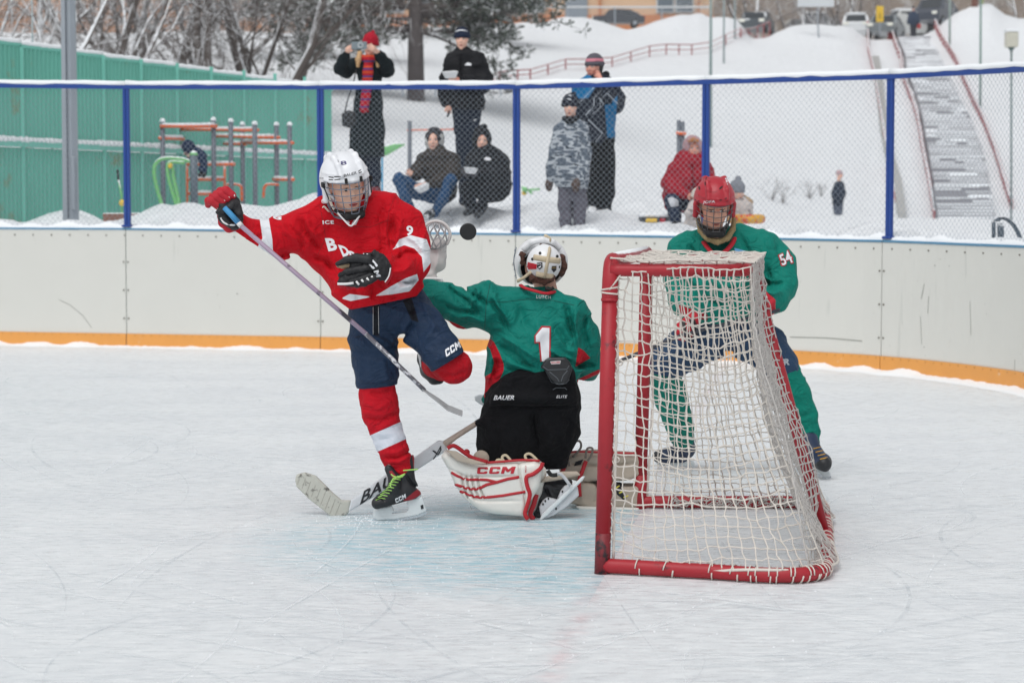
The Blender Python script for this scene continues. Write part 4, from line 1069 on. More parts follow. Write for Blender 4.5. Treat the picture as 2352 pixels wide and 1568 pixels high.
baretree(390,140,58,5.5,.2,4,'dense thick stemmed tree with dark drooping twigs',4,dirs=(-.5,-.1,.2,.6))
baretree(470,168,54,5.5,.14,5,'bare tree with one stout trunk and snowy side limb',2,dirs=(-.12,.3))
baretree(505,140,66,5,.13,51,'pale snowy tree set back between two darker trees',3,dirs=(-.6,0,.6),mt=BARKS)
baretree(570,185,56,5.5,.11,6,'upright slim trunked tree near the end of the green wall top',3,dirs=(-.08,.02,.16))
baretree(618,188,55,6,.13,7,'v shaped tree leaning right above the end of the wall',3,dirs=(-.3,.45,.75))
baretree(690,110,78,6,.13,9,'hazy bare tree beside the small pine trunk',3,dirs=(-.5,.1,.5),mt=BARKS)
for i,(x,D_,lb) in enumerate(((1745,138,'bare tree behind the dark grey hatchback'),(1850,145,'bare tree behind the white road sign'),(1930,142,'bare tree behind the white snow covered car'),(2060,150,'bare tree behind the white van like car'),(2330,135,'bare tree at the top right corner behind the snow bank'))):
    b=gz(x,D_); baretree(x,0,D_,7,.16,40+i,lb,3,.6,BARKS if i%2 else BARK,keep=4)
# pines
NEED=mat('pine needles',(84,92,84),.8,.3,4,snow=(.38,3)); PBARK=mat('pine bark',(92,86,86),.95,.25,6,bscale=20,bstr=.6)
def pine(px,D,r_,hh,seed,lab,crown,nb):
    R_=random.Random(seed); b=gz(px,D); root=empty('pine_tree',b,lab,'pine tree','pines above the spectators')
    m=MB(); m.tube([b-up*.3,b+up*hh*.3,b+up*hh*.65,b+up*hh],[r_*1.15,r_*.9,r_*.65,r_*.15],12); tr=m.build('trunk',PBARK,root,True)
    cr=MB(); lm=MB()
    for k in range(nb):
        z0,z1,xl,xr=crown; t=(k+.5)/nb; z=z0+(z1-z0)*R_.random(); s_=1 if k%2 else -1
        ln=(xr if s_>0 else xl)*R_.uniform(.45,1); d=Vector((s_,R_.uniform(-.75,.75),R_.uniform(-.25,.12))).normalized(); p=b+up*z; pts=[p]
        for i in range(6): d=(d+Vector((R_.gauss(0,.1),R_.gauss(0,.12),R_.gauss(-.03,.08)))).normalized(); pts.append(pts[-1]+d*ln/6)
        lm.tube(pts,[.06,.05,.04,.032,.024,.015,.008],4,cap=False)
        for i in range(2,7):
            for _ in range(5):
                c=pts[i]+Vector((R_.gauss(0,.28),R_.gauss(0,.28),R_.gauss(0,.16))); lm.tube([pts[i],c],[.01,.005],3,cap=False)
                for _ in range(15):
                    o=Vector((R_.gauss(0,1),R_.gauss(0,1),R_.gauss(.25,.6))).normalized(); a=c+o*R_.uniform(.02,.12); u_=o.cross(Vector((R_.gauss(0,1),R_.gauss(0,1),R_.gauss(0,1)))).normalized()*R_.uniform(.018,.036); e=a+o*R_.uniform(.10,.2)
                    n_=len(cr.v); cr.v+=[tuple(a-u_*.6),tuple(a+u_*.6),tuple(e+u_),tuple(e-u_)]; cr.f.append((n_,n_+1,n_+2,n_+3)); cr.m.append(0)
    lm.build('limbs',PBARK,root); mesh('crown',cr.v,cr.f,NEED,root)
pine(956,64,.25,8.2,11,'big pine with the thick dark trunk between the standing spectators',(2.1,6.2,4.6,4.6),105)
pine(733,76,.22,8,12,'smaller pine with a short visible trunk left of the phone holding woman',(1.9,6,3.8,3.2),80)
pine(1090,92,.2,8,13,'pine set back on the slope whose crown hangs right of the standing boy',(1.2,6,3.4,3.6),40)
# path-side low rail seen beyond the fence
lr=empty('low_rail',P(980,206,58),'low dark horizontal rail on the snow behind the standing boy','rail')
m=MB(); m.tube([P(800,206,50),P(1170,196,50)],.03,5); m.build('handrail',POLE,lr)
for x in (860,925,1000,1080,1150): m=MB(); m.tube([P(x,204-(x-860)*.028,50),P(x,222,50)],.02,5); m.build('railing_post',POLE,lr)
# ================= PEOPLE TOOLKIT =================
def rotm(yaw,pitch,roll): return Matrix.Rotation(rad(yaw),3,'Z')@Matrix.Rotation(rad(pitch),3,'X')@Matrix.Rotation(rad(roll),3,'Y')
class Head:
    def __init__(s,px,py,D,sc=1.,yaw=0,pitch=0,roll=0):
        s.o=P(px,py,D); s.R=rotm(yaw,pitch,roll); s.s=sc
    def T(s,x,y,z): return s.o+s.R@(Vector((x,y,z))*s.s)
    def add(s,sd,neck=True,fem=False,ears=True):
        q=s.s; E=lambda c,h,k=.012,op='u': sd.el(s.T(*c),[a*q for a in h],s.R,k,op)
        C=lambda a,b,ra,rb,k=.008,op='u': sd.w(s.T(*a),s.T(*b),ra*q,rb*q,k,1.,op)
        E((0,.018,.032),(.074,.094,.088)); E((0,-.022,-.035),(.058 if not fem else .054,.068,.075),.03)
        C((0,-.060,-.098),(0,-.058,-.09),.02,.022,.02)
        C((-.036,-.060,-.022),(-.033,-.064,-.018),.02,.02,.02); C((.036,-.060,-.022),(.033,-.064,-.018),.02,.02,.02)
        C((-.034,-.073,.030),(.034,-.073,.030),.011,.011,.012)
        for x in (-.031,.031): C((x,-.097,.010),(x,-.097,.008),.014,.014,.010,'s'); C((x,-.070,.008),(x,-.0705,.008),.0125,.0125,.003)
        C((0,-.082,.016),(0,-.101,-.020),.008,.011,.008); C((-.010,-.091,-.026),(.010,-.091,-.026),.007,.007,.005)
        C((-.018,-.081,-.057),(.018,-.081,-.057),.0065,.0065,.004); C((-.015,-.080,-.067),(.015,-.080,-.067),.0065,.0065,.004)
        C((-.022,-.094,-.0625),(.022,-.094,-.0625),.0055,.0055,.003,'s') if False else None
        if ears:
            for x in (-.077,.077): E((x,.012,-.004),(.010,.021,.032),.006)
        if neck: C((0,.022,-.06),(0,.035,-.15),.052,.058,.02)
    def patch(s,pts,bvh,off=.0012):
        out=[]
        for x,z in pts:
            a=s.T(x,-.25,z); d=(s.R@Vector((0,1,0))).normalized(); h=bvh.ray_cast(a,d,.4)
            if h[0] is None: return None
            out.append(h[0]-d*off)
        return out
    def face(s,bv,root,iris=(70,50,38),brow=(60,42,34),lip=(176,104,96),gx=0,gz=0,squint=1.,mouth=1.,browz=.032):
        W=MAT('eye white',(225,220,214),.3); I=MAT('iris %d'%iris[0],iris,.2); B=MAT('brow %d'%brow[0],brow,.9); Lp=MAT('lip %d'%lip[0],lip,.5)
        def el(cx,cz,rx,rz,n=12,rot=0,off=.0012): return s.patch([(cx+rx*math.cos(6.283*k/n)*math.cos(rot)-rz*math.sin(6.283*k/n)*math.sin(rot),cz+rx*math.cos(6.283*k/n)*math.sin(rot)+rz*math.sin(6.283*k/n)*math.cos(rot)) for k in range(n)],bv,off)
        for x in (-.031,.031):
            m=MB(); ok=False
            for e,mi,of in ((el(x,.008,.0165,.0070*squint),0,.001),(el(x+gx,.008+gz,.0068,.0068*min(1,squint*1.1)),1,.002),(el(x,.0145*1.0,.0175,.0022,rot=.0),2,.003),(el(x,.001,.0135,.0010),3,.0015)):
                if e: m.add([v-s.R@Vector((0,of-.0012,0)) for v in e],[tuple(range(len(e)))],mi); ok=True
            if ok: m.build('eye',[W,I,MAT('lash',(34,24,22),.8),MAT('lid shade',(168,112,98),.7)],root)
            sg=1 if x>0 else -1; pts=[]
            for t,h in ((0,.0045),(.35,.0065),(.7,.0055),(1,.002)): pts.append((x-sg*.017+sg*.036*t,browz+.004*math.sin(t*2.6)+h/2))
            for t,h in ((1,.002),(.7,.0055),(.35,.0065),(0,.0045)): pts.append((x-sg*.017+sg*.036*t,browz+.004*math.sin(t*2.6)-h/2))
            e=s.patch(pts,bv,.002)
            if e: m=MB(); m.add(e,[tuple(range(8))]); m.build('eyebrow',B,root)
        m=MB()
        e=s.patch([(-.022*mouth,-.061),(-.012,-.056),(-.004,-.0545),(0,-.0555),(.004,-.0545),(.012,-.056),(.022*mouth,-.061),(.010,-.062),(0,-.0625),(-.010,-.062)],bv,.0015)
        if e: m.add(e,[tuple(range(10))],0)
        e=s.patch([(-.022*mouth,-.0615),(-.010,-.0635),(0,-.064),(.010,-.0635),(.022*mouth,-.0615),(.012,-.070),(0,-.0725),(-.012,-.070)],bv,.0015)
        if e: m.add(e,[tuple(range(8))],0)
        e=s.patch([(-.021*mouth,-.0605),(0,-.0615),(.021*mouth,-.0605),(.012,-.0640),(0,-.0650),(-.012,-.0640)],bv,.0026)
        if e: m.add(e,[tuple(range(6))],1)
        for x in (-.007,.007):
            e=el(x,-.031,.0032,.0018,8)  # nostril shade painted as small dark dots
            if e: m.add(e,[tuple(range(8))],1)
        if m.v: m.build('lips',[Lp,MAT('mouth line and nostril shade',(96,48,44),.8)],root)
_M={}
def MAT(n,c,r=.6,**k):
    if n not in _M: _M[n]=mat(n,c,r,**k)
    return _M[n]
def skin(n,c): return MAT(n,c,.5,vary=.06,nscale=25,bscale=120,bstr=.15,bdist=.001,dirt=(tuple(int(x*y) for x,y in zip(c,(1.0,.84,.82))),14,.56))
def cloth(name,col,masks=(),vary=.12,rough=.85,bs=220,bstr=.25,nscale=9,fold=9,**k): return mat(name,col,rough,vary,nscale,fold=fold,bscale=bs,bstr=bstr,bdist=.002,masks=masks,spec=k.pop('spec',.2),**k)
def cage(h,root,a=.100,b=.140,z0=.045,z1=-.128,hz=(.045,.018,-.012,-.042,-.072,-.100,-.122),ph=(-80,-54,-33,-12,12,33,54,80),mt=None,y0=.02,r=.0022,nar=.66):
    m=MB()
    def pt(phi,z):
        t=(z0-z)/(z0-z1); f=1-(1-nar)*max(0,t-.25)**1.5/.65; bb=b*(1-.28*max(0,t-.45)**1.6/.38)
        return h.T(a*f*math.sin(rad(phi)),y0-bb*math.cos(rad(phi)),z)
    for z in hz: m.tube([pt(p,z) for p in range(-88,89,8)],r,6)
    for p in ph: m.tube([pt(p,z0+(z1-z0)*k/14) for k in range(15)],r,6)
    m.tube([pt(p,z1) for p in range(-88,89,8)],r*1.5,6); m.tube([pt(-88,z0+(z1-z0)*k/10) for k in range(11)],r*1.4,6); m.tube([pt(88,z0+(z1-z0)*k/10) for k in range(11)],r*1.4,6)
    return m.build('face_cage',mt,root,True)
def helmet(h,root,mt,ridge=True,vox=.0035):
    sd=S(9.5); q=h.s; E=lambda c,hh,k=.01,op='u': sd.el(h.T(*c),[a*q for a in hh],h.R,k,op)
    E((0,.015,.048),(.106,.134,.112)); E((0,.035,.02),(.103,.118,.10),.02)
    sd.bx(h.T(0,-.13,-.095),[.2*q,.105*q,.14*q-.006],.006,h.R,.006,'s')     # face opening
    sd.bx(h.T(0,.0,-.18),[.2*q,.25*q,.105*q],.006,h.R,.006,'s')
    E((0,.01,.03),(.092,.112,.096),.004,'s')
    C=lambda a,b,ra,rb,k=.008,op='u': sd.w(h.T(*a),h.T(*b),ra*q,rb*q,k,1.,op)
    for x in (-.104,.104): C((x*.98,-.005,.02),(x*.96,.0,-.045),.014,.012,.012); C((x*.96,.0,-.045),(x*.93,.045,-.06),.012,.012,.012)
    # brim roll above the face
    for i in range(8):
        p0=-78+156*i/8; p1=-78+156*(i+1)/8
        C((.102*math.sin(rad(p0)),.015-.130*math.cos(rad(p0)),.052),(.102*math.sin(rad(p1)),.015-.130*math.cos(rad(p1)),.052),.009,.009,.006)
    if ridge:
        for x in (-.05,.05):
            for k in range(5):
                a0=rad(18+28*k); a1=rad(18+28*(k+1))
                C((x,.015-.125*math.cos(a0),.048+.104*math.sin(a0)*.99),(x,.015-.125*math.cos(a1),.048+.104*math.sin(a1)*.99),.010,.010,.014)
        for k in range(8):
            p0=-90+180*k/8; p1=-90+180*(k+1)/8
            C((.1*math.sin(rad(p0)),.015-.126*math.cos(rad(p0)),.082),(.1*math.sin(rad(p1)),.015-.126*math.cos(rad(p1)),.082),.004,.004,.006)
    return body('helmet',sd,vox*q,mt,root,sm=1)
def rope(name,pts,D,rpx,mt,par,n=8,flat=None,sm_=4):
    q=[P(p[0],p[1],D+(p[2] if len(p)>2 else 0)) for p in pts]; m=MB(); m.tube(spline(q,sm_) if len(q)>2 else q,rpx*D/F,n,flat=flat); return m.build(name,mt,par,True)
def slab(name,pts,D,half,mt,par,r=2,vox=.004,disp=None,masks=None):
    sd=S(D); sd.poly(pts,0,half,r,0); sd.disp=disp; return body(name,sd,vox,mt,par,masks)
def fingers(sd,hx,hy,dirs,r=9,ln=26,dD=-.02,spread=None):
    pass
GLY={'C':[(1,.36),(1,.12),(.88,0),(.12,0),(0,.12),(0,.88),(.12,1),(.88,1),(1,.88),(1,.64),(.70,.64),(.70,.74),(.30,.74),(.30,.26),(.70,.26),(.70,.36)],'M':[(0,0),(0,1),(.28,1),(.5,.60),(.72,1),(1,1),(1,0),(.75,0),(.75,.56),(.56,.24),(.44,.24),(.25,.56),(.25,0)]}
def ccm_on(quad,bvh,mt,par,txt='CCM',off=.003):
    q=[Vector(p) for p in quad]; n=len(txt); ws=[1.25 if c=='M' else 1 for c in txt]; tot=sum(ws)+.18*(n-1); x=0; o=None
    for c,w in zip(txt,ws):
        a,b=x/tot,(x+w)/tot; x+=w+.18
        B=lambda u,v:(q[0]*(1-u)+q[1]*u)*(1-v)+(q[3]*(1-u)+q[2]*u)*v
        me=bpy.data.meshes.new('g'); me.from_pydata([(p[0],p[1],0) for p in GLY[c]],[],[tuple(range(len(GLY[c])))])
        o=on_surface('lettering',me,[tuple(B(a,0)),tuple(B(b,0)),tuple(B(b,1)),tuple(B(a,1))],bvh,mt,par,off,1)
    return o
# ================= RED PLAYER =================
WH=(222,225,230); RD=(188,6,26); NV=(30,50,76)
SK1=skin('young skin',(226,182,160))
GLB=MAT('black glove leather',(22,23,27),.6,vary=.25,nscale=20,bscale=90,bstr=.5); GLR=MAT('red glove fabric',(176,18,38),.75,bscale=90,bstr=.4); GLW=MAT('white trim',(222,222,222),.6); TAN=MAT('tan palm',(168,148,120),.85,dirt=((110,95,80),30,.6))
LBK=MAT('black lettering',(20,22,30),.6); LWH=MAT('white lettering',(228,230,234),.6); LRD=MAT('red lettering',(180,20,40),.6); STEEL=MAT('steel blade',(196,202,208),.25,metal=.7); HOLD=MAT('white blade holder',(214,220,222),.35,vary=.04)
D=9.5
rp=empty('person',(P(930,1195,D).x,D,0),'player in red jersey and white helmet balancing on one skate','person')
sd=S(9.42); hd=Head(795,430,9.36,1.0,23,12,-9); hd.add(sd)
LB=S(9.42); sd.limb=LB; WORN.clear()
LB.ch([(800,520,36,.06),(830,570,50,.1),(850,640,56,.1),(865,700,52,.1)],12,1.4)
LB.ch([(720,520,24,.05),(640,545,22,0),(580,548,20,0),(535,505,15,-.05),(528,480,14,-.06)]); LB.ch([(905,520,26,.05),(945,600,20,0),(890,615,15,-.15),(835,618,14,-.2)]); LB.ch([(800,530,30,.1),(720,520,24,.05)]); LB.ch([(800,530,30,.1),(905,520,26,.05)])
LB.ch([(850,720,40,.1),(862,860,32,.05),(890,980,24,.05),(918,1060,16,.05),(925,1110,15,.05),(880,1150,10,.02)]); LB.ch([(900,720,40,.1),(1035,830,28,-.05),(990,840,20,.45),(985,860,14,.55)])
sd1=sd
HW=MAT('white helmet shell',(226,228,232),.25,vary=.02); hel=helmet(hd,rp,HW); hb=bvh_of(hel)
BLKM=MAT('matt black',(18,18,20),.7)
def z1(*q): return [(430.7+x*.293,344.5+y*.293) for x,y in q]
for q in (((1105,208),(1145,212),(1145,220),(1107,216)),((1150,207),(1200,206),(1200,213),(1150,214)),((1105,228),(1142,232),(1142,238),(1108,236)),((1150,232),(1198,226),(1196,233),(1152,238)),((1338,165),(1362,150),(1360,157),(1340,173)),((1342,178),(1368,168),(1366,175),(1344,185)),((1180,75),(1185,95),(1182,97),(1177,78))):
    poly_on('vent',z1(*q),hb,BLKM,hel,.002,2)
text_on('BAUER',z1((1226,214),(1326,190),(1322,168),(1222,192)),hb,LBK,hel,.0,.2,off=.002)
text_on('8',z1((1205,120),(1250,112),(1242,84),(1197,88)),hb,MAT('purple lettering',(62,58,110),.6),hel,.01,off=.002)
text_on('BAUER',z1((1030,226),(1068,228),(1066,218),(1030,214)),hb,LBK,hel,.0,.2,off=.002)
CG=MAT('grey cage wire',(122,132,146),.35,metal=.4); cg=cage(hd,rp,a=.103,b=.150,mt=CG)
for a in ((-.035,.058),(.035,.058)): 
    m=MB(); m.box(hd.T(a[0],-.124,a[1]),(.006,.006,.012),hd.R,bev=.002); m.build('cage_clip',BLKM,hel)
for x in (-.112,.112):
    m=MB(); m.box(hd.T(x,-.02,.03),(.006,.016,.012),hd.R,bev=.003); m.tube([hd.T(x*.97,-.02,.02),hd.T(x*.9,-.05,-.03)],.003,5); m.build('side_clip',BLKM,hel)
sc_=S(9.4); sc_.w(hd.T(-.03,-.088,-.112),hd.T(.03,-.088,-.112),.02,.02,.01); sc_.w(hd.T(-.03,-.088,-.112),hd.T(-.07,-.03,-.09),.016,.008,.01); sc_.w(hd.T(.03,-.088,-.112),hd.T(.07,-.03,-.09),.016,.008,.01)
body('chin_cup',sc_,.004,BLKM,rp)
m=MB()
for x in (-.088,.088): m.tube(spline([hd.T(x,.0,.02),hd.T(x*.97,-.02,-.05),hd.T(x*.8,-.03,-.092)],5),.006,6,flat=-.4)
m.build('chin_strap',MAT('off white strap',(216,208,196),.7),rp,True)
m=MB(); m.tube(spline([hd.T(-.09,-.0,-.1),P(750,480,9.25),P(744,474,9.22),P(741,477,9.22)],4),.005,6,flat=.5); m.build('loose_strap',MAT('off white strap',(216,208,196),.7),rp,True)
# jersey
js=S(9.46,14)
js.ch([(822,500,70,.02),(845,560,94,.02),(855,615,102,0),(868,660,100,0),(878,720,92,0)],20,1.38)
js.ch([(690,526,43,.0),(745,503,46,0),(815,488,44,0),(880,486,44,0),(922,512,46,0)],18,1.1)
js.ch([(700,530,52,0),(645,548,49,-.02),(600,550,43,-.04),(566,541,38,-.05),(530,508,33,-.07)],12,1.1); js.ch([(745,560,55,.02),(780,600,55,.02)],20,1.2)
js.ch([(922,512,46,0),(946,565,42,-.02),(944,606,42,-.06),(916,624,37,-.15),(884,615,30,-.2)],10,1.1)
js.ch([(800,492,36,-.02),(800,455,30,-.02)],4,1.1,'s')
js.cut((557,494),(513,543),(500,480)); js.cut((787,694),(809,709),(780,720)); js.cut((809,709),(958,679),(880,760)); js.cut((958,679),(973,660),(980,690))
for pts,a,w in ((((905,500),(895,540),(900,575)),-5,6),(((920,505),(912,550),(915,580)),4,6),(((880,470),(872,510),(880,560),(872,600)),-4,7),(((690,500),(700,530),(725,560),(740,575)),-6,6),(((700,495),(712,525),(735,550)),5,6),(((660,520),(690,545),(700,575)),-4,6),(((640,505),(655,530),(690,560)),4,7),
    (((745,470),(770,480),(790,500)),-4,5),(((770,600),(800,640),(850,668)),-5,8),(((800,590),(850,610),(900,600)),5,9),(((760,640),(800,665),(840,675)),4,6),(((900,640),(935,650),(960,640)),-6,6),(((905,600),(935,580),(965,585)),-5,6),(((900,628),(930,620),(950,600)),5,6),(((880,650),(910,665),(960,655)),5,6),(((930,540),(955,555),(975,580)),4,5),(((580,560),(600,540),(590,515)),-4,6),(((560,520),(570,545),(560,565)),4,5),(((820,520),(835,560),(830,600)),-3,10),(((850,690),(860,670),(855,650)),-4,6),(((900,690),(905,670),(915,655)),-4,6),(((820,700),(822,680),(815,660)),-3,5),(((640,590),(660,580),(690,592)),-5,6),(((720,590),(750,600),(770,625)),-6,6)): js.fold(pts,a,w)
js.disp=sines(3,17,.0055,(1,.7,1.1),5)
mk={'m0':anyof(polym([(596,500),(617,500),(625.5,549.6),(628,602),(579,590),(603,547)]),polym([(900,574),(906,569),(917,550),(943,540),(980,550),(997,594),(973,625),(969,590),(952,571),(929,563)],near=9.6),
    polym(z1((1205,1163),(1270,1128),(1450,1150),(1280,1184)),near=9.45),polym(z1((1470,1145),(1600,1065),(1710,1005),(1800,972),(1812,1020),(1740,1108),(1600,1132)),near=9.45),
    polym([(775,489),(797,516),(804,512),(786,490)],near=9.42),polym([(807,518),(818,516),(831,489),(824,488),(808,513)],near=9.42))}
JR=cloth('red jersey knit',RD,[('m0',WH)],vary=.10); jo=body('jersey',js,.0062,JR,rp,mk,2); jb=bvh_of(jo)
text_on('B',z1((1105,795),(1178,785),(1155,690),(1076,692)),jb,LWH,jo,.04,off=.003); text_on('D',[(788,590),(805,586),(796,566),(776,562)],jb,LWH,jo,.05,off=.003)
text_on('R',[(810,600),(828,598),(816,577),(799,576)],jb,LWH,jo,.04,off=.003)
text_on('ICE',z1((1060,583),(1148,580),(1146,552),(1058,552)),jb,LWH,jo,.03,off=.003,space=1.15); text_on('9',z1((1712,668),(1762,680),(1772,600),(1718,588)),jb,LWH,jo,.03,off=.003)
text_on('8',z1((672,538),(735,552),(742,520),(660,500)),jb,LWH,jo,.03,off=.003)
for pts in (((905,455),(893,490),(888,530),(896,570),(905,600)),((735,475),(742,510),(748,545),(730,585)),((745,505),(790,520),(850,522),(892,505))): stroke_on('seam',pts,1.0,jb,MAT('dark red seam thread',(120,6,18),.8),jo,.0005)
m=MB(); m.tube(spline([P(776,489,9.31),P(790,505,9.29),P(806,519,9.28),P(819,505,9.29),P(831,489,9.31)],4),.0042,6); m.build('collar',GLW,rp,True)
# glove gripping the stick (upper left)
g=S(9.33,5); g.ch([(527,470,24),(530,492,26),(538,508,20)],8,1.15); g.ch([(512,478,14,-.03),(516,500,13,-.04),(528,514,9,-.05)],5); g.ch([(540,470,12,-.04),(547,492,11,-.05)],5)
g.ch([(505,488,9,-.06),(520,480,9,-.07),(536,470,8,-.06)],3)
g.disp=sines(9,60,.003); body('glove',g,.0045,GLB,rp)
for i,t in enumerate((0,.33,.66,1)):
    b0=(533-31*t,449+24*t); g=S(9.33,3); g.ch([(b0[0],b0[1],10,-.03),(b0[0]-14,b0[1]-11,10.5,-.03),(b0[0]-27+4*t,b0[1]-10-2*t,9,-.01),(b0[0]-33+9*t,b0[1]-2,7.5,.02)],3); body('glove_finger',g,.004,GLR,rp)
rope('glove_trim',[(540,449),(528,452),(512,464),(499,479)],9.29,3.2,GLW,rp)
rope('glove_trim',[(507,500),(513,510),(525,516),(540,517)],9.265,2.2,GLW,rp); rope('glove_trim',[(546,500),(552,494),(556,484)],9.28,1.4,GLW,rp)
g=S(9.35,4); g.ch([(506,495,8),(512,512,10),(526,523,11,-.01),(548,520,9)],5); body('glove_cuff',g,.0045,GLR,rp)
# left glove in front of the belly
g=S(9.2,5); g.ch([(866,612,28,0),(845,611,28,0),(822,607,24,0)],8,1.35); g.ch([(860,583,9,-.02),(880,600,10,-.01)],3,1.2); g.ch([(872,595,12),(883,612,13),(880,634,12)],6,1.2); g.ch([(822,630,17,-.01),(797,641,14,-.02),(786,645,11,-.02)],5,1.2); g.fold([(836,585),(832,610),(838,640)],-3,2); g.fold([(856,584),(850,600),(856,636)],-2,2); g.fold([(800,632),(806,650)],-3,2)
g.disp=sines(12,60,.003); gb=body('glove',g,.0045,GLB,rp)
for i,(a,b,c,e) in enumerate((((838,626),(818,634),(800,640),(786,645)),((842,616),(815,620),(796,624),(782,632)),((850,634),(828,644),(808,648),(792,652)),((858,640),(838,650),(820,653),(806,655)))):
    g=S(9.17,3); r0=9-.5*i; g.ch([(*a,r0+1,-.01*i),(*b,r0,-.01*i),(*c,r0-1,-.005*i),(*e,r0-2.5,.01)],3); g.disp=sines(20+i,70,.002); body('glove_finger',g,.004,GLB,rp)
g=S(9.17,3); g.ch([(845,597,13),(818,593,11),(796,597,8),(775,606,5.5,.0)],4); body('glove_thumb',g,.004,GLB,rp)
g=S(9.19,3); g.ch([(802,610,6),(788,611,6.5),(776,611,4)],3); body('thumb_palm',g,.004,TAN,rp)
for k,(x,y) in enumerate(((792,655),(809,659),(826,657),(842,650),(856,642))):
    g=S(9.2,3); g.ch([(x-8,y+1,6),(x+8,y-3,6.5)],3); body('glove_side_roll',g,.004,GLR,rp)
rope('glove_trim',[(775,652),(795,652),(812,650)],9.13,3,GLW,rp)
for x,y in ((818,646),(830,642),(842,638),(853,634)): rope('glove_trim',[(x,y),(x+7,y+8)],9.13,2.6,GLW,rp)
gbv=bvh_of(gb); text_on('CCM',[(836,587),(879,635),(873,642),(829,592)][::1],gbv,LWH,gb,.05,off=.003) if False else None
for ch_,qq in (('C',((828,584),(841,599),(851,590),(838,575))),('C',((843,603),(857,619),(869,610),(855,594))),('M',((858,623),(864,637),(875,635),(869,620)))):
    ccm_on([qq[0],qq[1],qq[2],qq[3]],gbv,LWH,gb,ch_)
g=S(9.22,4); g.ch([(893,608,5),(897,625,7),(888,648,5)],4); body('glove_cuff',g,.0045,GLR,rp); rope('glove_trim',[(884,648),(893,634),(897,615)],9.17,1.6,GLW,rp)
# stick
SHM=mat('worn stick shaft',(158,140,160),.4,.25,9,dirt=((60,58,66),16,.56)); SHD=mat('dark lower shaft',(92,92,100),.35,.35,14,dirt=((205,205,210),22,.52)); TAPE=mat('grip tape blue',(62,140,190),.6)
stk=empty('hockey_stick',P(521,482,9.22),'grey lilac hockey stick with blue taped end swung by the red player','hockey stick')
def sh(x0,y0,D0,x1,y1,D1,r0,mt,nm,n=8): m=MB(); m.tube([P(x0,y0,D0),P(x1,y1,D1)],r0,n,flat=.75); return m.build(nm,mt,stk,True)
sh(516,477,9.25,548,512,9.24,.0165,TAPE,'blue_tape'); sh(547,511,9.24,555,520,9.235,.0155,GLW,'white_ring'); sh(554,519,9.235,840,766,9.14,.0135,SHM,'shaft')
sh(840,766,9.14,975,896,9.06,.0125,SHD,'lower_shaft')
shb=bvh_of(stk.children[-1]); ccm_on([(889,829),(913,852),(921,844),(897,820)],shb,LRD,stk.children[-1],off=.002)
m=MB(); pts=[(970,892),(985,904),(1005,918),(1028,930),(1048,938),(1062,943)]
q=[P(x,y,9.06-.004*i) for i,(x,y) in enumerate(pts)]
vs=[];fs=[]
for i,p in enumerate(q):
    w=.012+.022*min(1,i/3); t_=.004
    for s1,s2 in ((-1,-.25),(1,-.25),(1,.25),(-1,.25)): vs.append(p+Vector((0,s1*w,-.012 if i>2 else 0))+Vector((-.5,0,-.85))*s2*t_*2+Vector((0,0,s1*w*.25)))
for i in range(len(q)-1):
    for k in range(4): fs.append((i*4+k,i*4+(k+1)%4,i*4+4+(k+1)%4,i*4+4+k))
fs+=[(0,1,2,3),(len(vs)-1,len(vs)-2,len(vs)-3,len(vs)-4)]; m.add(vs,fs); m.build('blade',mat('taped stick blade',(150,152,154),.7,.3,40,dirt=((50,50,54),50,.6)),stk)
# pants
ps=S(9.5,10); ps.ch([(862,705,58),(922,700,58)],20,1.25); ps.ch([(862,715,60),(857,780,54),(864,840,50),(867,900,48)],14,1.15)
ps.ch([(925,705,60),(968,748,50,-.06),(1015,808,44,-.13),(1040,840,42,-.16)],14,1.15)
ps.cut((818,893),(914,883),(860,950)); ps.cut((1064,805),(999,846),(1070,870))
for pts,a,w in ((((860,780),(890,800),(912,790)),-4,5),(((812,770),(840,778),(860,800)),-3,5),(((912,779),(935,765),(950,740)),-7,6),(((905,790),(880,770),(850,765)),-3,6),(((955,800),(975,780),(1000,750)),3,8),(((940,700),(950,740),(960,780)),-4,7),(((970,690),(985,730),(1010,770)),4,6),(((820,870),(860,878),(905,870)),3,4),(((1000,830),(1030,815),(1055,795)),3,4),(((830,800),(840,840),(835,870)),-2,8),(((880,820),(885,850),(890,875)),3,8)): ps.fold(pts,a,w)
ps.disp=sines(5,22,.004)
pm=cloth('navy pants',NV,[('m0',(14,18,26))],vary=.18,rough=.6,bs=150); po=body('hockey_pants',ps,.0062,pm,rp,{'m0':anyof(polym([(855,702),(872,700),(871,770),(857,770)],near=9.5),polym([(925,690),(945,682),(962,740),(945,735)],near=9.5))},2)
pb_=bvh_of(po); ccm_on([(1025,820),(1059,797),(1055,780),(1022,803)],pb_,LWH,po)
stroke_on('stitching',[(857,704),(857,768)],.8,pb_,LWH,po); stroke_on('stitching',[(869,704),(870,766)],.8,pb_,LWH,po)
for k,pts in enumerate((((862,770),(905,790),(912,778)),((815,774),(830,772),(858,776)))): stroke_on('seam',pts,1,pb_,LBK,po)
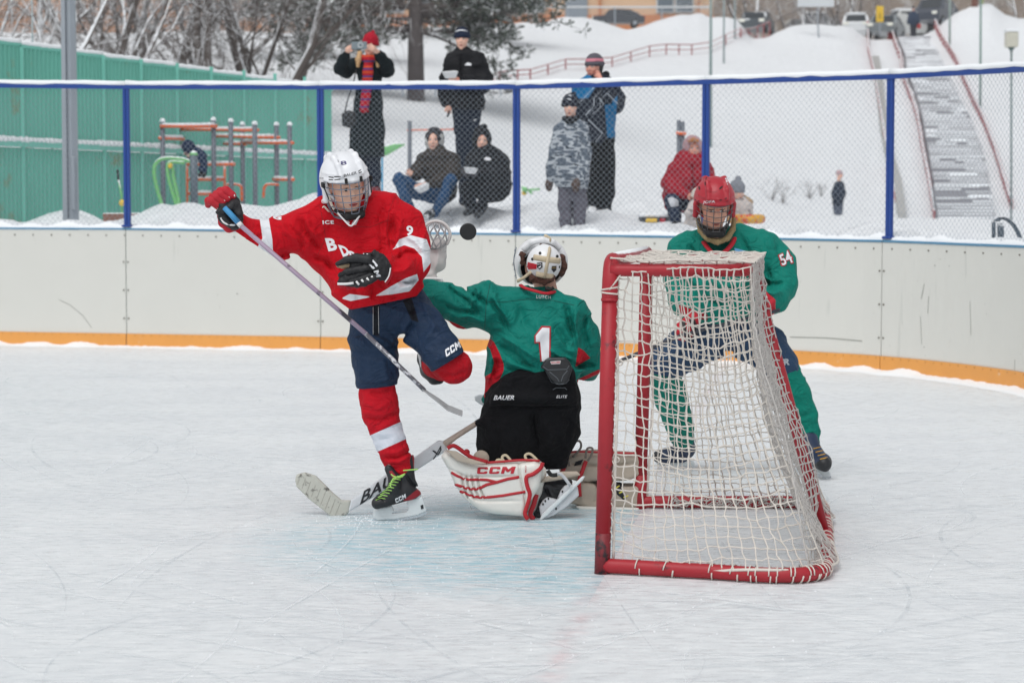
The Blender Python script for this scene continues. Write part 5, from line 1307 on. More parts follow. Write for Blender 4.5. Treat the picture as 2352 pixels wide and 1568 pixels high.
# socks
ss=S(9.5,6); ss.ch([(864,862,42),(868,905,41),(874,945,42),(884,980,36),(897,1015,34),(908,1042,32),(918,1074,28)],10,1.05)
for pts,a,w in ((((830,925),(870,935),(910,915)),3,6),(((835,960),(880,962),(918,945)),-4,5),(((840,900),(870,905),(900,890)),-3,5),(((880,1040),(915,1038),(940,1020)),2,4),(((885,1060),(915,1062),(945,1045)),3,4),(((882,1050),(915,1050),(945,1034)),-4,3)): ss.fold(pts,a,w)
ss.disp=sines(8,26,.003); so=body('sock',ss,.0055,cloth('red sock knit',(190,16,34),[('m0',(214,218,228))]),rp,{'m0':polym([(840,1004),(921,968),(950,1000),(860,1040)])},2)
ss=S(9.5,6); ss.ch([(1022,826,38,-.12),(1044,843,38,-.12)],10); ss.ch([(1044,843,37,-.12),(1018,838,34,.15),(996,838,28,.4)],10); ss.fold(((1000,850),(1040,865),(1075,850)),-3,5); ss.disp=sines(18,26,.003)
body('sock',ss,.0055,cloth('red sock cloth',(176,14,30)),rp)
# standing skate
LIME=MAT('lime laces',(170,220,110),.7); BOOT=mat('black skate boot',(24,25,30),.45,.3,14,[('m0',(150,20,36)),('m1',(214,214,214))] and None,dirt=((150,150,155),40,.70)) if False else mat('black skate boot',(26,27,32),.45,.3,14,dirt=((160,165,172),38,.70),masks=[('m0',(150,20,36)),('m1',(206,208,210))])
sk=S(9.5,5); sk.ch([(925,1055,27,.01),(926,1090,25),(934,1125,26,.01),(944,1138,24,.01)],6,1.2); sk.ch([(934,1125,26),(905,1136,22,-.02),(880,1150,18,-.03),(868,1155,15,-.04)],8,1.2); sk.ch([(893,1076,10,-.05),(906,1098,14,-.05),(905,1120,16,-.04)],5)
sk.cut((850,1170),(972,1139),(910,1200)); sk.cut((880,1066),(962,1040),(920,1010)); sk.fold([(862,1148),(875,1143),(885,1150)],-3,2); sk.fold([(930,1085),(945,1110),(965,1125)],-3,3)
bt=body('skate',sk,.0042,BOOT,rp,{'m0':anyof(polym([(946,1040),(960,1038),(960,1080),(950,1075)]),polym([(925,1150),(968,1115),(972,1132),(945,1148)]),polym([(893,1082),(900,1080),(915,1100),(905,1102)])),'m1':anyof(polym([(884,1066),(898,1068),(920,1088),(925,1082),(905,1062),(890,1060)]),polym([(955,1145),(972,1130),(973,1140)]))})
bbv=bvh_of(bt); ccm_on([(910,1155),(933,1143),(931,1133),(907,1145)],bbv,LWH,bt)
for i in range(9):
    t=i/8; x=912-40*t; y=1096+50*t; stroke_on('lace',[(x-9,y+2),(x+2,y-3),(x+13,y-1)],2.2,bbv,LIME,bt,.004)
rope('lace',[(906,1098),(925,1090),(930,1088),(918,1096),(904,1093),(898,1088)],9.38,1.6,LIME,bt); rope('lace',[(904,1097),(898,1108),(897,1118)],9.38,1.5,LIME,bt); rope('lace',[(926,1080),(950,1078),(960,1077)],9.42,1.5,LIME,bt)
ho=slab('blade_holder',[(858,1170),(900,1160),(905,1172),(900,1178),(932,1175),(938,1170),(935,1148),(970,1139),(980,1172),(959,1182),(904,1192),(869,1194),(857,1187)],9.5,.011,HOLD,rp,1.5,.0035)
m=MB(); m.prism([P(x,y,9.498) for x,y in ((858,1188),(869,1195),(904,1193),(959,1183),(980,1174),(980,1179),(959,1188),(904,1198),(869,1200),(857,1193))],(0,.004,0)); m.build('steel_runner',STEEL,ho)
poly_on('holder_mark',[(966,1160),(972,1158),(973,1167),(967,1169)],bvh_of(ho),LBK,ho)
# raised skate behind
sk=S(10.0,5); sk.ch([(990,838,22,-.05),(985,850,19),(998,868,15),(1010,872,10)],6); sk.ch([(985,850,19),(972,825,14),(968,815,10)],5); bt=body('skate',sk,.005,BOOT,rp,{'m0':lambda V,x,y:-np.ones(len(x)),'m1':lambda V,x,y:-np.ones(len(x))})
bbv=bvh_of(bt)
for i in range(6): t=i/5; stroke_on('lace',[(972+12*t,820+42*t),(982+12*t,826+40*t)],2.4,bbv,LIME,bt,.004)
slab('blade_holder',[(958,805),(964,806),(975,840),(988,866),(982,868),(966,845)],9.98,.01,HOLD,rp,1.2)
sd1.inner=list(WORN); bd1=body('body',sd1,.005,SK1,rp,None,1)
hd.face(bvh_of(bd1),rp,(48,34,28),(44,30,24),(190,96,92),gx=.004,gz=-.001,squint=.9)
# puck
pk=MB(); c=P(1075,532,9.5); ax=Vector((.1,-1,-.1)).normalized(); pk.tube([c-ax*.0127,c-ax*.011,c+ax*.011,c+ax*.0127],[.0355,.038,.038,.0355],40)
tag(pk.build('puck',mat('black puck rubber',(20,21,24),.55,.3,60,bscale=200,bstr=.3),None),'black rubber puck flying above the goalie in front of the boards','puck')

# ================= GOALIE =================
GN_=(2,118,106)
gp=empty('person',(P(1215,1170,9.75).x,9.75,0),'kneeling goalie in green jersey numbered 1 seen from behind','person')
sd=S(9.8); hg=Head(1243,611,9.87,.97,195,5,6); hg.add(sd,ears=True); LB=S(9.8); sd.limb=LB; sd2=sd; WORN.clear()
LB.ch([(1228,680,40,0),(1225,760,55,.05),(1220,860,52,.05),(1215,950,52,.0)],12,1.4); LB.ch([(1215,690,34),(1130,695,26),(1060,700,22),(1000,668,17),(985,600,14,.05)]); LB.ch([(1240,690,34),(1330,740,26),(1345,820,22,.1),(1335,850,18,.35)])
LB.ch([(1180,960,42,0),(1130,1060,32,.1),(1190,1100,24,0),(1250,1130,16,-.05)]); LB.ch([(1250,960,42,0),(1310,1060,32,.2),(1380,1100,22,.25),(1430,1130,16,.25)])
# hair
hs_=S(9.8,3); hs_.el(hg.T(0,.018,.034),(.080,.104,.086),hg.R); hs_.ch([(1200,585,7,-.02),(1201,602,6,-.02)]); hs_.ch([(1288,592,9,-.0),(1293,612,9,-.0),(1288,628,7,0)]); hs_.ch([(1222,638,9,-.07),(1250,645,9,-.08),(1268,638,7,-.07)]); hs_.disp=sines(31,120,.004,n=5)
body('hair',hs_,.0042,mat('curly brown hair',(84,54,44),.9,.5,90,bscale=260,bstr=1),gp)
MW=MAT('white mask shell',(224,226,228),.28,vary=.03,dirt=((150,150,150),40,.72)); MK=MAT('mask liner',(30,32,36),.8)
ms=S(9.86,3); ms.el(P(1243,602,9.90),(.128,.15,.122),None,.004); ms.el(P(1243,602,9.905),(.116,.138,.112),None,.004,'s'); ms.bx(np.array(P(1243,622,9.69)),(.3,.116,.3),.01,rotm(0,30,0),.004,'s'); ms.ch([(1243,690,55,0)],2,1,'s') 
ms.ch([(1205,570,8,-.07),(1222,556,7,-.09),(1246,551,7,-.1),(1268,556,7,-.09),(1282,568,8,-.06)],4)
mo=body('goalie_mask',ms,.0045,MW,gp)
ms=S(9.84,2); ms.el(P(1243,602,9.89),(.117,.12,.113),None,.003); ms.el(P(1243,602,9.86),(.105,.15,.100),None,.003,'s'); ms.bx(np.array(P(1243,622,9.71)),(.3,.10,.3),.01,rotm(0,30,0),.003,'s'); body('mask_liner',ms,.005,MK,mo)
bp=S(9.74,3); bp.el(P(1249,604,9.80),(.090,.122,.098),rotm(0,0,8),.004); bp.el(P(1249,604,9.83),(.084,.116,.092),rotm(0,0,8),.004,'s'); bp.bx(np.array(P(1249,604,9.865)),(.3,.10,.3),.01,None,.004,'s'); bp.ch([(1215,655,16,-.03)],4,1,'s')
bpo=body('back_plate',bp,.004,MW,gp); bpb=bvh_of(bpo,mo)
SAND=MAT('beige elastic',(196,182,156),.85,bscale=200)
for pts,w in ((((1263,572),(1258,600),(1252,634)),18),(((1226,591),(1255,596),(1286,600)),14),(((1232,628),(1250,632),(1270,634)),15),(((1264,551),(1258,546),(1250,544)),13)): stroke_on('strap',pts,w,bpb,SAND,gp,.003)
rope('strap',[(1188,646,-.02),(1204,637,-.05),(1220,624,-.08)],9.80,4,SAND,gp,flat=-.4); rope('strap',[(1288,588,0),(1294,600,.02),(1292,612,.05)],9.80,3,SAND,gp)
def z3(*q): return [(947.4+x*.293,516.8+y*.293) for x,y in q]
for x,y in z3((1000,220),(1135,245),(940,267),(1158,330)): poly_on('vent',[(x+3.4*math.cos(a*.785),y+3.6*math.sin(a*.785)) for a in range(8)],bpb,BLKM,bpo,.002,1)
poly_on('red_panel',z3((895,348),(903,290),(975,308),(972,346)),bpb,LRD,bpo,.003,3)
for q,c in ((((975,295),(1018,292),(1020,330),(998,350),(977,334)),LBK),(((1093,322),(1130,320),(1128,352),(1108,373),(1090,350)),LBK)): poly_on('shield_emblem',z3(*q),bpb,c,bpo,.004,3)
text_on('SHL',z3((978,312),(1015,311),(1015,300),(978,301)),bpb,LWH,bpo,.0,off=.007,cuts=0); text_on('SHL',z3((1094,342),(1127,340),(1127,328),(1094,330)),bpb,MAT('gold lettering',(190,160,90),.5),bpo,.0,off=.007,cuts=0)
poly_on('shield_emblem',z3((985,330),(1008,318),(1008,328),(992,338)),bpb,LWH,bpo,.007,1)
m=MB()
for z in range(5): m.tube(spline([P(1183+abs(z-2)*1.5,572+z*15,9.93),P(1178+abs(z-2)*2,574+z*15,9.97),P(1182,577+z*14,10.02)],3),.002,5)
m.tube(spline([P(1186,568,9.93),P(1180,600,9.95),P(1186,640,9.93)],5),.0025,5); m.build('mask_cage',CG,mo,True)
# jersey
js=S(9.75,14); js.ch([(1240,715,48),(1238,762,92),(1228,822,106),(1222,880,102)],22,1.5); js.ch([(1158,714,52),(1230,703,44),(1305,722,44)],16,1.15)
js.ch([(1310,728,46,0),(1333,775,43,.04),(1343,825,38,.10),(1348,850,26,.3)],12,1.1); js.ch([(1330,840,30,.1),(1362,845,16,.25)],8)
js.ch([(1160,712,54,0),(1115,702,52,-.02),(1065,705,45,-.0),(1020,690,39,.02),(975,668,28,.04)],12,1.1); js.ch([(1122,652,8,-.06),(1128,664,10,-.06)],6); js.ch([(1150,880,40,0),(1130,915,22,.0)],10)
js.cut((968,640),(972,700),(940,660)); js.cut((1100,925),(1200,940),(1140,980)); js.ch([(1238,655,30,-.02),(1238,640,30,-.02)],3,1.1,'s')
F_=((((1065,660),(1080,675),(1110,690),(1120,705)),-6,5),(((1090,655),(1100,670),(1085,700)),5,5),(((1040,670),(1070,690),(1100,720)),-5,6),(((1075,662),(1085,690),(1078,720)),5,5),(((1020,700),(1050,715),(1100,720)),-4,6),(((1030,655),(1045,680),(1050,700)),-4,5),(((1124,690),(1150,720),(1165,755)),-5,5),(((1130,670),(1145,705),(1175,745)),5,6),(((1140,790),(1180,810),(1220,845)),-5,6),(((1150,770),(1200,800),(1240,830)),5,6),(((1160,830),(1190,840),(1230,852)),4,4),(((1160,845),(1190,850),(1225,858)),-4,3),(((1150,800),(1190,830),(1240,848)),-4,4),
    (((1300,700),(1310,740),(1325,790)),-6,6),(((1325,705),(1320,750),(1328,800)),6,6),(((1345,720),(1340,760),(1352,800)),-5,6),(((1270,740),(1290,770),(1310,810)),-4,8),(((1260,800),(1290,820),(1325,830)),5,6),(((1270,830),(1300,825),(1330,840)),-5,5),(((1280,770),(1300,800),(1330,815)),4,6),(((1190,700),(1200,730),(1210,760)),-3,10),(((1320,845),(1345,835),(1370,840)),-5,4),(((1325,855),(1350,848),(1375,850)),4,4),(((1230,735),(1240,760),(1235,790)),3,10),(((1050,730),(1080,725),(1110,740)),4,6),(((1130,870),(1140,840),(1138,820)),-4,5),(((1120,880),(1128,850),(1125,820)),4,5))
for a,b,c in F_: js.fold(a,b*1.15,c)
js.disp=sines(33,17,.0048)
JG=cloth('green goalie jersey',GN_,[('m0',(186,18,36))],vary=.10,rough=.7)
jo=body('jersey',js,.0062,JG,gp,{'m0':anyof(polym([(1021,733),(1045,742),(1076,757),(1120,772),(1135,786),(1147,810),(1157,836),(1157,850),(1150,866),(1129,905),(1112,915),(1112,866),(1130,855),(1135,832),(1126,802),(1118,792),(1070,775),(1018,750)]),polym([(1328,797),(1341,805),(1356,822),(1322,842)],near=9.9),polym([(1325,872),(1376,848),(1380,856),(1326,880)]))},2); jb=bvh_of(jo)
text_on('LUTCH',z3((971,574),(1083,578),(1084,556),(973,547)),jb,LWH,jo,.005,off=.003,space=1.15)
one=[(955,868),(1012,790),(1085,793),(1083,1062),(1003,1070),(990,925),(957,928)]; poly_on('number_one',z3(*[(x,y) for x,y in one]),jb,LRD,jo,.003,3)
one=[(966,866),(1018,803),(1074,806),(1070,1062),(1014,1068),(1001,914),(967,916)]; poly_on('number_one',z3(*one),jb,LWH,jo,.0055,3)
SEAM=MAT('dark seam',(8,60,52),.8)
for pts in (((1126,650),(1120,680),(1117,693),(1113,757)),((1117,693),(1152,694),(1211,687),(1270,690),(1319,701)),((1358,708),(1345,725),(1338,735))): stroke_on('seam',pts,1.1,jb,SEAM,jo,.001)
m=MB(); m.tube(spline([P(1196,655,9.74),P(1205,661,9.68),P(1228,668,9.645),P(1255,674,9.65),P(1276,669,9.74)],4),.011,8,flat=.6); m.build('collar',GLR,gp,True)
rope('neck_guard',[(1252,662),(1262,665),(1272,660)],9.70,4,BLKM,gp)
# pants
BKC=mat('black goalie pants',(12,13,17),.9,.3,8,bscale=160,bstr=.35,bdist=.002,spec=.2,fold=8); ps=S(9.74,12); ps.ch([(1188,905,66),(1262,900,64)],20,.95); ps.poly([(1128,908),(1152,866),(1173,852),(1196,847),(1228,850),(1245,846),(1262,832),(1312,840),(1322,860),(1324,930),(1122,930)],0,.155,16,10); ps.ch([(1185,930,72),(1178,985,78,.02),(1168,1040,72,.06),(1160,1065,60,.08)],16,1.1); ps.ch([(1262,935,72),(1262,985,68,.02),(1255,1040,52,.04),(1262,1070,40,.05)],16,1.1)
ps.ch([(1135,945,16,-.04),(1108,970,10,-.06),(1098,972,6,-.06)],6); ps.cut((1060,1072),(1340,1078),(1200,1150))
for a,b,c in ((((1126,911),(1180,914),(1250,914),(1326,910)),6,12),(((1120,931),(1220,935),(1330,930)),-4,4),(((1225,945),(1230,990),(1245,1040)),-6,6),(((1160,950),(1175,1000),(1190,1050)),3,6),(((1130,960),(1150,1010),(1140,1050)),-3,6),(((1290,950),(1310,970),(1300,1010)),-4,6),(((1240,960),(1270,1000),(1265,1040)),4,8),(((1152,868),(1200,848),(1240,850)),2,4)): ps.fold(a,b,c)
ps.disp=sines(41,24,.0035); po=body('goalie_pants',ps,.006,BKC,gp,None,2); pbv=bvh_of(po)
text_on('BAUER',z3((635,1370),(796,1370),(800,1334),(640,1334)),pbv,LWH,po,.01,.18); text_on('ELITE',z3((1128,1355),(1212,1354),(1215,1333),(1130,1334)),pbv,LWH,po,.0,.2)
tp_=slab('tail_pad',[(1241,843),(1252,826),(1262,820),(1298,820),(1308,830),(1315,845),(1306,872),(1296,882),(1278,882),(1262,868),(1250,848)],9.565,.03,MAT('black plastic pad',(28,30,34),.35),gp,5,.004); tb=bvh_of(tp_,po)
poly_on('badge',z3((1080,1068),(1162,1062),(1158,1087),(1088,1090)),tb,GLW,tp_,.002,1); text_on('BAUER',z3((1088,1084),(1156,1082),(1158,1067),(1086,1071)),tb,LRD,tp_,.03,.15,off=.004,cuts=0)
GREYL=MAT('grey piping',(92,98,104),.5)
for q in (((1010,1100),(1060,1135),(1210,1130),(1228,1100)),((1050,1160),(1090,1230),(1150,1248),(1205,1240),(1230,1210)),((1075,1150),(1135,1200),(1150,1225)),((1215,1140),(1180,1180),(1165,1225)),((1100,1290),(1125,1275),(1195,1275),(1210,1290))): stroke_on('piping',z3(*q),1.8,tb,GREYL,tp_,.002)
# pads
def z6(*q): return [(947.4+x*.2075,918.7+y*.2075) for x,y in q]
PW=mat('white pad leather',(222,220,214),.4,.05,6,dirt=((160,150,135),8,.72),bscale=40,bstr=.12); PBG=mat('beige pad lining',(176,164,150),.85,.15,12,bscale=120,bstr=.3); PR=MAT('red pad piping',(176,18,34),.5)
pd=S(9.57,4); pd.poly([(1022,1034),(1016,1044),(1032,1074),(1047,1112),(1066,1137),(1105,1165),(1134,1173),(1204,1180),(1215,1150),(1240,1112),(1247,1065),(1228,1056),(1150,1062),(1109,1064),(1075,1058),(1045,1040)],0,.10,14,3)
for x0,x1 in ((1060,1078),(1071,1092),(1083,1104),(1096,1116)): pd.fold([(x0,1088),(x0+4,1115),(x1,1150)],-5,2.2)
pd.fold([(1030,1075),(1070,1094),(1140,1094),(1192,1092)],-3,2); pd.fold([(1192,1060),(1194,1090),(1204,1130),(1208,1170)],-4,2.2); pd.fold([(1050,1120),(1100,1150),(1200,1150)],-2,3); pd.disp=sines(51,16,.002,ridge=False)
pdo=body('leg_pad',pd,.0048,PW,gp,None,1); pv=bvh_of(pdo)
for q,w in (((((430,800),(490,835),(550,865),(620,880),(750,878),(830,882),(940,910))),6.6),(((470,930),(540,955),(600,975),(680,985),(740,975),(820,935),(940,905),(1060,870),(1180,850)),7.2),(((505,1000),(600,1035),(660,1060),(740,1075),(850,1072),(1000,1055),(1110,1035),(1250,1012)),6.6)): stroke_on('red_stripe',z6(*q),w,pv,PR,pdo,.001)
ccm_on(z6((712,815),(1118,812),(1145,733),(722,740)),pv,LRD,pdo); text_on('CCM',[(1209,1069),(1209,1084),(1206,1084),(1206,1069)],pv,LRD,pdo,.02)
rope('red_binding',[z6((1440,690))[0],z6((1420,750))[0],z6((1340,815))[0],z6((1262,850))[0],z6((1270,950))[0],z6((1300,1040))[0],z6((1275,1150))[0],z6((1245,1250))[0],z6((1275,1318))[0]],9.465,5,PR,pdo)
rope('red_binding',[(1028,1029),(1040,1023),(1052,1028),(1068,1040),(1088,1052),(1120,1061)],9.55,5,PR,pdo); rope('red_binding',[(1120,1062),(1160,1059),(1200,1056),(1240,1058)],9.52,3,PR,pdo)
slab('knee_lining',[(1024,1033),(1048,1036),(1072,1050),(1118,1064),(1090,1067),(1050,1058)],9.46,.012,PBG,pdo,2)
for c,r_,mt_ in (((1105,1052),19,PBG),((1100,1058),9,PR),((1072,1038),8,PR)):
    sd=S(9.6); sd.ch([(*c,r_)],2,1.6); body('knee_cushion',sd,.005,mt_,pdo)
for pts in (((1160,1062),(1153,1050),(1162,1045),(1174,1058)),((1212,1060),(1206,1046),(1218,1042),(1236,1058)),((1140,1062),(1142,1056),(1152,1056),(1152,1062))): rope('pad_strap',[(*p,0) for p in pts],9.52,3.2,SAND,pdo,flat=-.4)
# end of pad + skate
sd=S(9.6,4); sd.ch([(1236,1085,20,-.02),(1228,1125,17,-.02),(1218,1165,14,-.02)],6,1.2); body('pad_toe',sd,.005,PW,gp)
sd=S(9.62,4); sd.poly([(1220,1142),(1242,1108),(1282,1102),(1312,1103),(1322,1126),(1300,1147),(1259,1178),(1240,1192),(1225,1186)],0,.045,12,3); sd.fold([(1250,1115),(1262,1140),(1255,1165)],-3,3); sd.disp=sines(55,40,.003)
gs=body('skate',sd,.0045,BOOT,gp,{'m0':lambda V,x,y:-np.ones(len(x)),'m1':lambda V,x,y:-np.ones(len(x))})
cw=slab('skate_cowling',z6((1400,1180),(1440,1110),(1490,1070),(1560,1085),(1600,1100),(1640,1000),(1680,950),(1740,925),(1830,960),(1842,1050),(1700,1180),(1560,1270),(1430,1325)),9.55,.02,mat('frosty cowling',(206,208,212),.5,.12,20,dirt=((90,90,95),24,.62)),gp,3,.004)
slab('blade',z6((1405,1318),(1440,1250),(1880,840),(1910,840),(1890,880),(1500,1270),(1425,1325)),9.52,.008,HOLD,gp,1,.0035)
for x,y in z6((1445,1150),(1470,1115),(1505,1090),(1665,965),(1660,1010),(1590,1200)): poly_on('rivet_hole',[(x+2.2*math.cos(a*.785),y+3*math.sin(a*.785)) for a in range(8)],bvh_of(cw),BLKM,cw,.002,0)
rope('toe_strap',[(1262,1083),(1270,1092),(1288,1088),(1310,1115)],9.5,4,mat('frosted strap',(190,192,196),.8,.2,30),gp,flat=-.5); rope('red_strap',[(1232,1135),(1226,1158),(1218,1180),(1226,1192)],9.52,6,PR,gp,flat=-.5); rope('black_strap',[(1258,1080),(1266,1090),(1280,1090)],9.49,5,BLKM,gp)
slab('calf_lining',[(1240,1108),(1250,1096),(1285,1083),(1325,1082),(1334,1090),(1290,1100),(1250,1106)],9.56,.02,PBG,gp,3)
# right pad
pd=S(9.95,4); pd.poly([(1286,1080),(1300,1048),(1312,1038),(1400,1036),(1466,1040),(1470,1085),(1440,1098),(1340,1100),(1300,1096)],0,.09,10,3); pd.poly([(1330,1103),(1400,1112),(1466,1112),(1466,1160),(1400,1162),(1340,1158),(1310,1152)],.0,.09,8,3)
pd.fold([(1300,1062),(1380,1070),(1460,1064)],-4,3); pd.fold([(1370,1110),(1372,1135),(1365,1158)],-3,3); pd.disp=sines(57,20,.003)
rpad=body('leg_pad',pd,.0055,PBG,gp); rope('red_binding',[(1300,1045),(1320,1037),(1400,1039),(1460,1041)],9.85,2.6,PR,rpad)
for pts in (((1308,1070),(1302,1040),(1310,1020),(1330,1012),(1334,1028),(1315,1050)),((1345,1052),(1347,1035),(1352,1028),(1361,1030),(1358,1045),(1350,1058))): rope('pad_strap',pts,9.82,2.8,MAT('grey strap',(112,104,98),.7),rpad,flat=-.4)
for pts,w in ((((1346,1058),(1338,1080),(1330,1105),(1332,1140)),5),(((1298,1068),(1290,1085),(1280,1098)),5)): rope('red_strap',pts,9.84,w,PR,rpad,flat=-.35)
poly_on('buckle_patch',[(1322,1060),(1340,1054),(1334,1066),(1318,1070)],bvh_of(rpad),LBK,rpad)
slab('pad_sole',[(1320,1156),(1466,1160),(1466,1172),(1330,1166)],9.94,.09,PW,gp,4,.005)
sd=S(9.9,4); sd.ch([(1390,1108,14),(1420,1128,19),(1445,1150,17)],6); sd.disp=sines(58,40,.003); bt=body('skate',sd,.005,BOOT,gp,{'m0':lambda V,x,y:-np.ones(len(x)),'m1':lambda V,x,y:-np.ones(len(x))}); bv_=bvh_of(bt)
YL=MAT('yellow lace',(216,206,84),.6)
for i in range(4): stroke_on('lace',[(1402+i*10,1112+i*10),(1412+i*11,1104+i*11)],3.4,bv_,YL,bt,.004)
# catching glove
CW=mat('white catcher leather',(204,200,198),.55,.1,10,dirt=((140,130,125),14,.68)); g=S(9.88,6); g.ch([(985,592,22),(1000,602,22),(1000,580,16)],8,1.3); g.ch([(975,625,24),(988,655,24)],8,1.3); g.ch([(1010,560,14),(1018,590,10)],5); g.disp=sines(61,30,.004); cg_=body('catching_glove',g,.005,CW,gp)
m=MB(); c=np.array(P(1000,541,9.86)); rx,rz=34*9.86/F,31*9.86/F
def wpnt(u,v): a=u*math.pi*2; b=(v-.5)*math.pi; return Vector((c[0]+rx*math.cos(b)*math.cos(a),c[1]+.06*math.cos(b)*math.sin(a),c[2]+rz*math.sin(b)))
for i in range(11): 
    m.tube([wpnt(i/11+.25*k/10,k/10) for k in range(11)],.0028,5); m.tube([wpnt(i/11-.25*k/10,k/10) for k in range(11)],.0028,5)
m.build('glove_webbing',mat('grey lace webbing',(170,168,170),.8,.2,20),cg_,True)
m=MB(); m.tube(spline([P(972,525,9.84),P(985,512,9.84),P(1005,508,9.84),P(1025,518,9.84),P(1034,540,9.84),P(1026,562,9.84)],4),.008,7); m.build('glove_rim',CW,cg_,True)
rope('glove_cuff',[(966,642),(985,640),(1012,642),(1014,648)],9.84,4,GLW,cg_)
sd2.inner=list(WORN); body('body',sd2,.006,skin('goalie neck skin',(196,150,132)),gp)
# goalie stick
gk=empty('goalie_stick',P(785,1189,9.66),'white goalie stick with wide paddle and taped scuffed blade lying on the ice','hockey stick')
TPM=mat('scuffed white tape',(188,189,180),.8,.12,20,dirt=((96,94,90),26,.56)); PDL=mat('white paddle',(206,210,214),.35,.08,12,dirt=((140,130,130),24,.72))
bl_=slab('blade',[(678,1101),(681,1089),(700,1084),(726,1092),(765,1131),(785,1148),(806,1148),(801,1177),(782,1190),(761,1185),(712,1147),(681,1117)],9.66,.013,TPM,gk,3,.004); blb=bvh_of(bl_)
for i in range(9): t=i/8; stroke_on('tape_edge',[(690+92*t,1090+70*t*.9),(683+85*t,1112+76*t)],.7,blb,MAT('tape line',(150,148,138),.8),bl_,.001)
pdl=slab('paddle',[(799,1176),(806,1148),(882,1092),(960,1044),(1006,1011),(1012,1011),(1027,1015),(1026,1034),(962,1076),(880,1128)],9.66,.013,PDL,gk,3,.004); plb=bvh_of(pdl)
text_on('BAUER',[(826,1160),(952,1079),(946,1058),(832,1129)],plb,LBK,pdl,.02,.15)
stroke_on('b_logo',[(1011,1026),(1013,1032),(1006,1044),(994,1034),(1001,1038)],3,plb,LBK,pdl,.002); stroke_on('b_logo',[(1013,1024),(1000,1047),(995,1054)],2.4,plb,LBK,pdl,.002)
m=MB(); m.tube([P(1020,1021,9.66),P(1045,1003,9.67),P(1110,962,9.70)],[.022,.017,.015],8,flat=.8); m.build('shaft',mat('worn wood shaft',(186,172,160),.5,.2,14,dirt=((70,70,74),20,.62)),gk,True)
m=MB(); m.tube([P(1093,972,9.695),P(1125,953,9.70)],.0165,8,flat=.8); m.build('dark_grip',BLKM,gk,True)

# ================= PLAYER 54 =================
p5=empty('person',(P(1700,1090,11.2).x,11.2,0),'player in green jersey numbered 54 and red helmet standing behind the goal','person')
sd=S(11.15); h5=Head(1641,476,11.0,1.0,3,20,0); h5.add(sd); LB=S(11.15); sd.limb=LB; sd3=sd; WORN.clear()
LB.ch([(1645,570,36,.1),(1660,650,50,.15),(1668,740,48,.15)],12,1.4); LB.ch([(1650,580,32,.1),(1580,590,24,.05),(1560,650,20,0),(1575,735,14,-.2)]); LB.ch([(1650,580,32,.1),(1745,580,26,.05),(1790,640,22,0),(1757,695,14,-.2)])
LB.ch([(1700,760,36,.1),(1790,840,28,.05),(1850,985,18,0),(1862,1045,14,-.02),(1885,1060,10,-.08)]); LB.ch([(1640,760,36,.15),(1530,835,28,.1),(1565,985,18,.3),(1565,1030,14,.35)])
HR=MAT('red helmet shell',(166,28,44),.42,vary=.05); hl=helmet(h5,p5,HR); hb5=bvh_of(hl)
def z4(*q): return [(1349.4+x*.293,373.2+y*.293) for x,y in q]
for q in (((868,185),(880,188),(884,205),(878,218),(870,205)),((1032,212),(1038,195),(1062,182),(1060,192),(1045,208)),((928,118),(936,116),(930,140),(924,138)),((918,155),(926,153),(926,183),(919,180)),((840,290),(848,286),(848,296),(841,298)),((862,297),(880,300),(876,308),(864,306)),((1032,300),(1040,292),(1055,290),(1050,300)),((1072,285),(1082,278),(1094,276),(1088,286))): poly_on('vent',z4(*q),hb5,BLKM,hl,.002,1)
text_on('JOFA',z4((903,330),(1000,322),(998,295),(905,302)),hb5,LWH,hl,.01,.1,off=.003,space=1.1); text_on('JOFA',z4((1098,178),(1112,128),(1096,118),(1074,122))[0:4],hb5,LWH,hl,.05,off=.003)
stroke_on('shell_seam',z4((928,190),(935,222),(960,232),(1000,232),(1020,220)),1,hb5,MAT('dark red seam',(120,20,34),.5),hl,.001)
cage(h5,p5,a=.101,b=.148,mt=MAT('dark cage wire',(96,96,98),.35,metal=.4),z1=-.135)
sc_=S(11); sc_.w(h5.T(-.03,-.085,-.115),h5.T(.03,-.085,-.115),.024,.024,.01); sc_.w(h5.T(-.03,-.085,-.115),h5.T(-.07,-.03,-.09),.018,.01,.01); sc_.w(h5.T(.03,-.085,-.115),h5.T(.07,-.03,-.09),.018,.01,.01); body('chin_cup',sc_,.005,BLKM,p5)
sc_=S(11.08,4); sc_.ch([(1603,505,5,0),(1609,530,6.5,-.03),(1625,548,7,-.09),(1648,556,7,-.11),(1671,547,7,-.08),(1683,527,6.5,-.03),(1686,503,5,0)],3); sc_.disp=lambda X:.003*np.sin(X[:,0]*380)*np.sin(X[:,2]*420)
body('knitted_snood',sc_,.004,mat('brown knit wool',(148,128,92),.95,.35,80,bscale=200,bstr=.8),p5)
js=S(11.15,14); js.ch([(1650,590,60,.0),(1660,640,96,0),(1665,690,96,0),(1668,725,84,0)],18,1.35); js.ch([(1578,572,40,0),(1640,566,42,0),(1700,566,48,0),(1745,580,50,0)],16,1.1)
js.ch([(1575,578,40,0),(1562,635,36,-.03),(1572,690,33,-.1),(1590,725,26,-.2)],10,1.1); js.ch([(1745,582,52,0),(1778,610,48,0),(1790,650,42,-.03),(1778,684,33,-.12),(1762,692,24,-.2)],12,1.1)
js.cut((1560,744),(1760,736),(1660,800)) ; js.ch([(1647,560,26,-.08),(1647,530,30,-.05)],3,1.,'s')
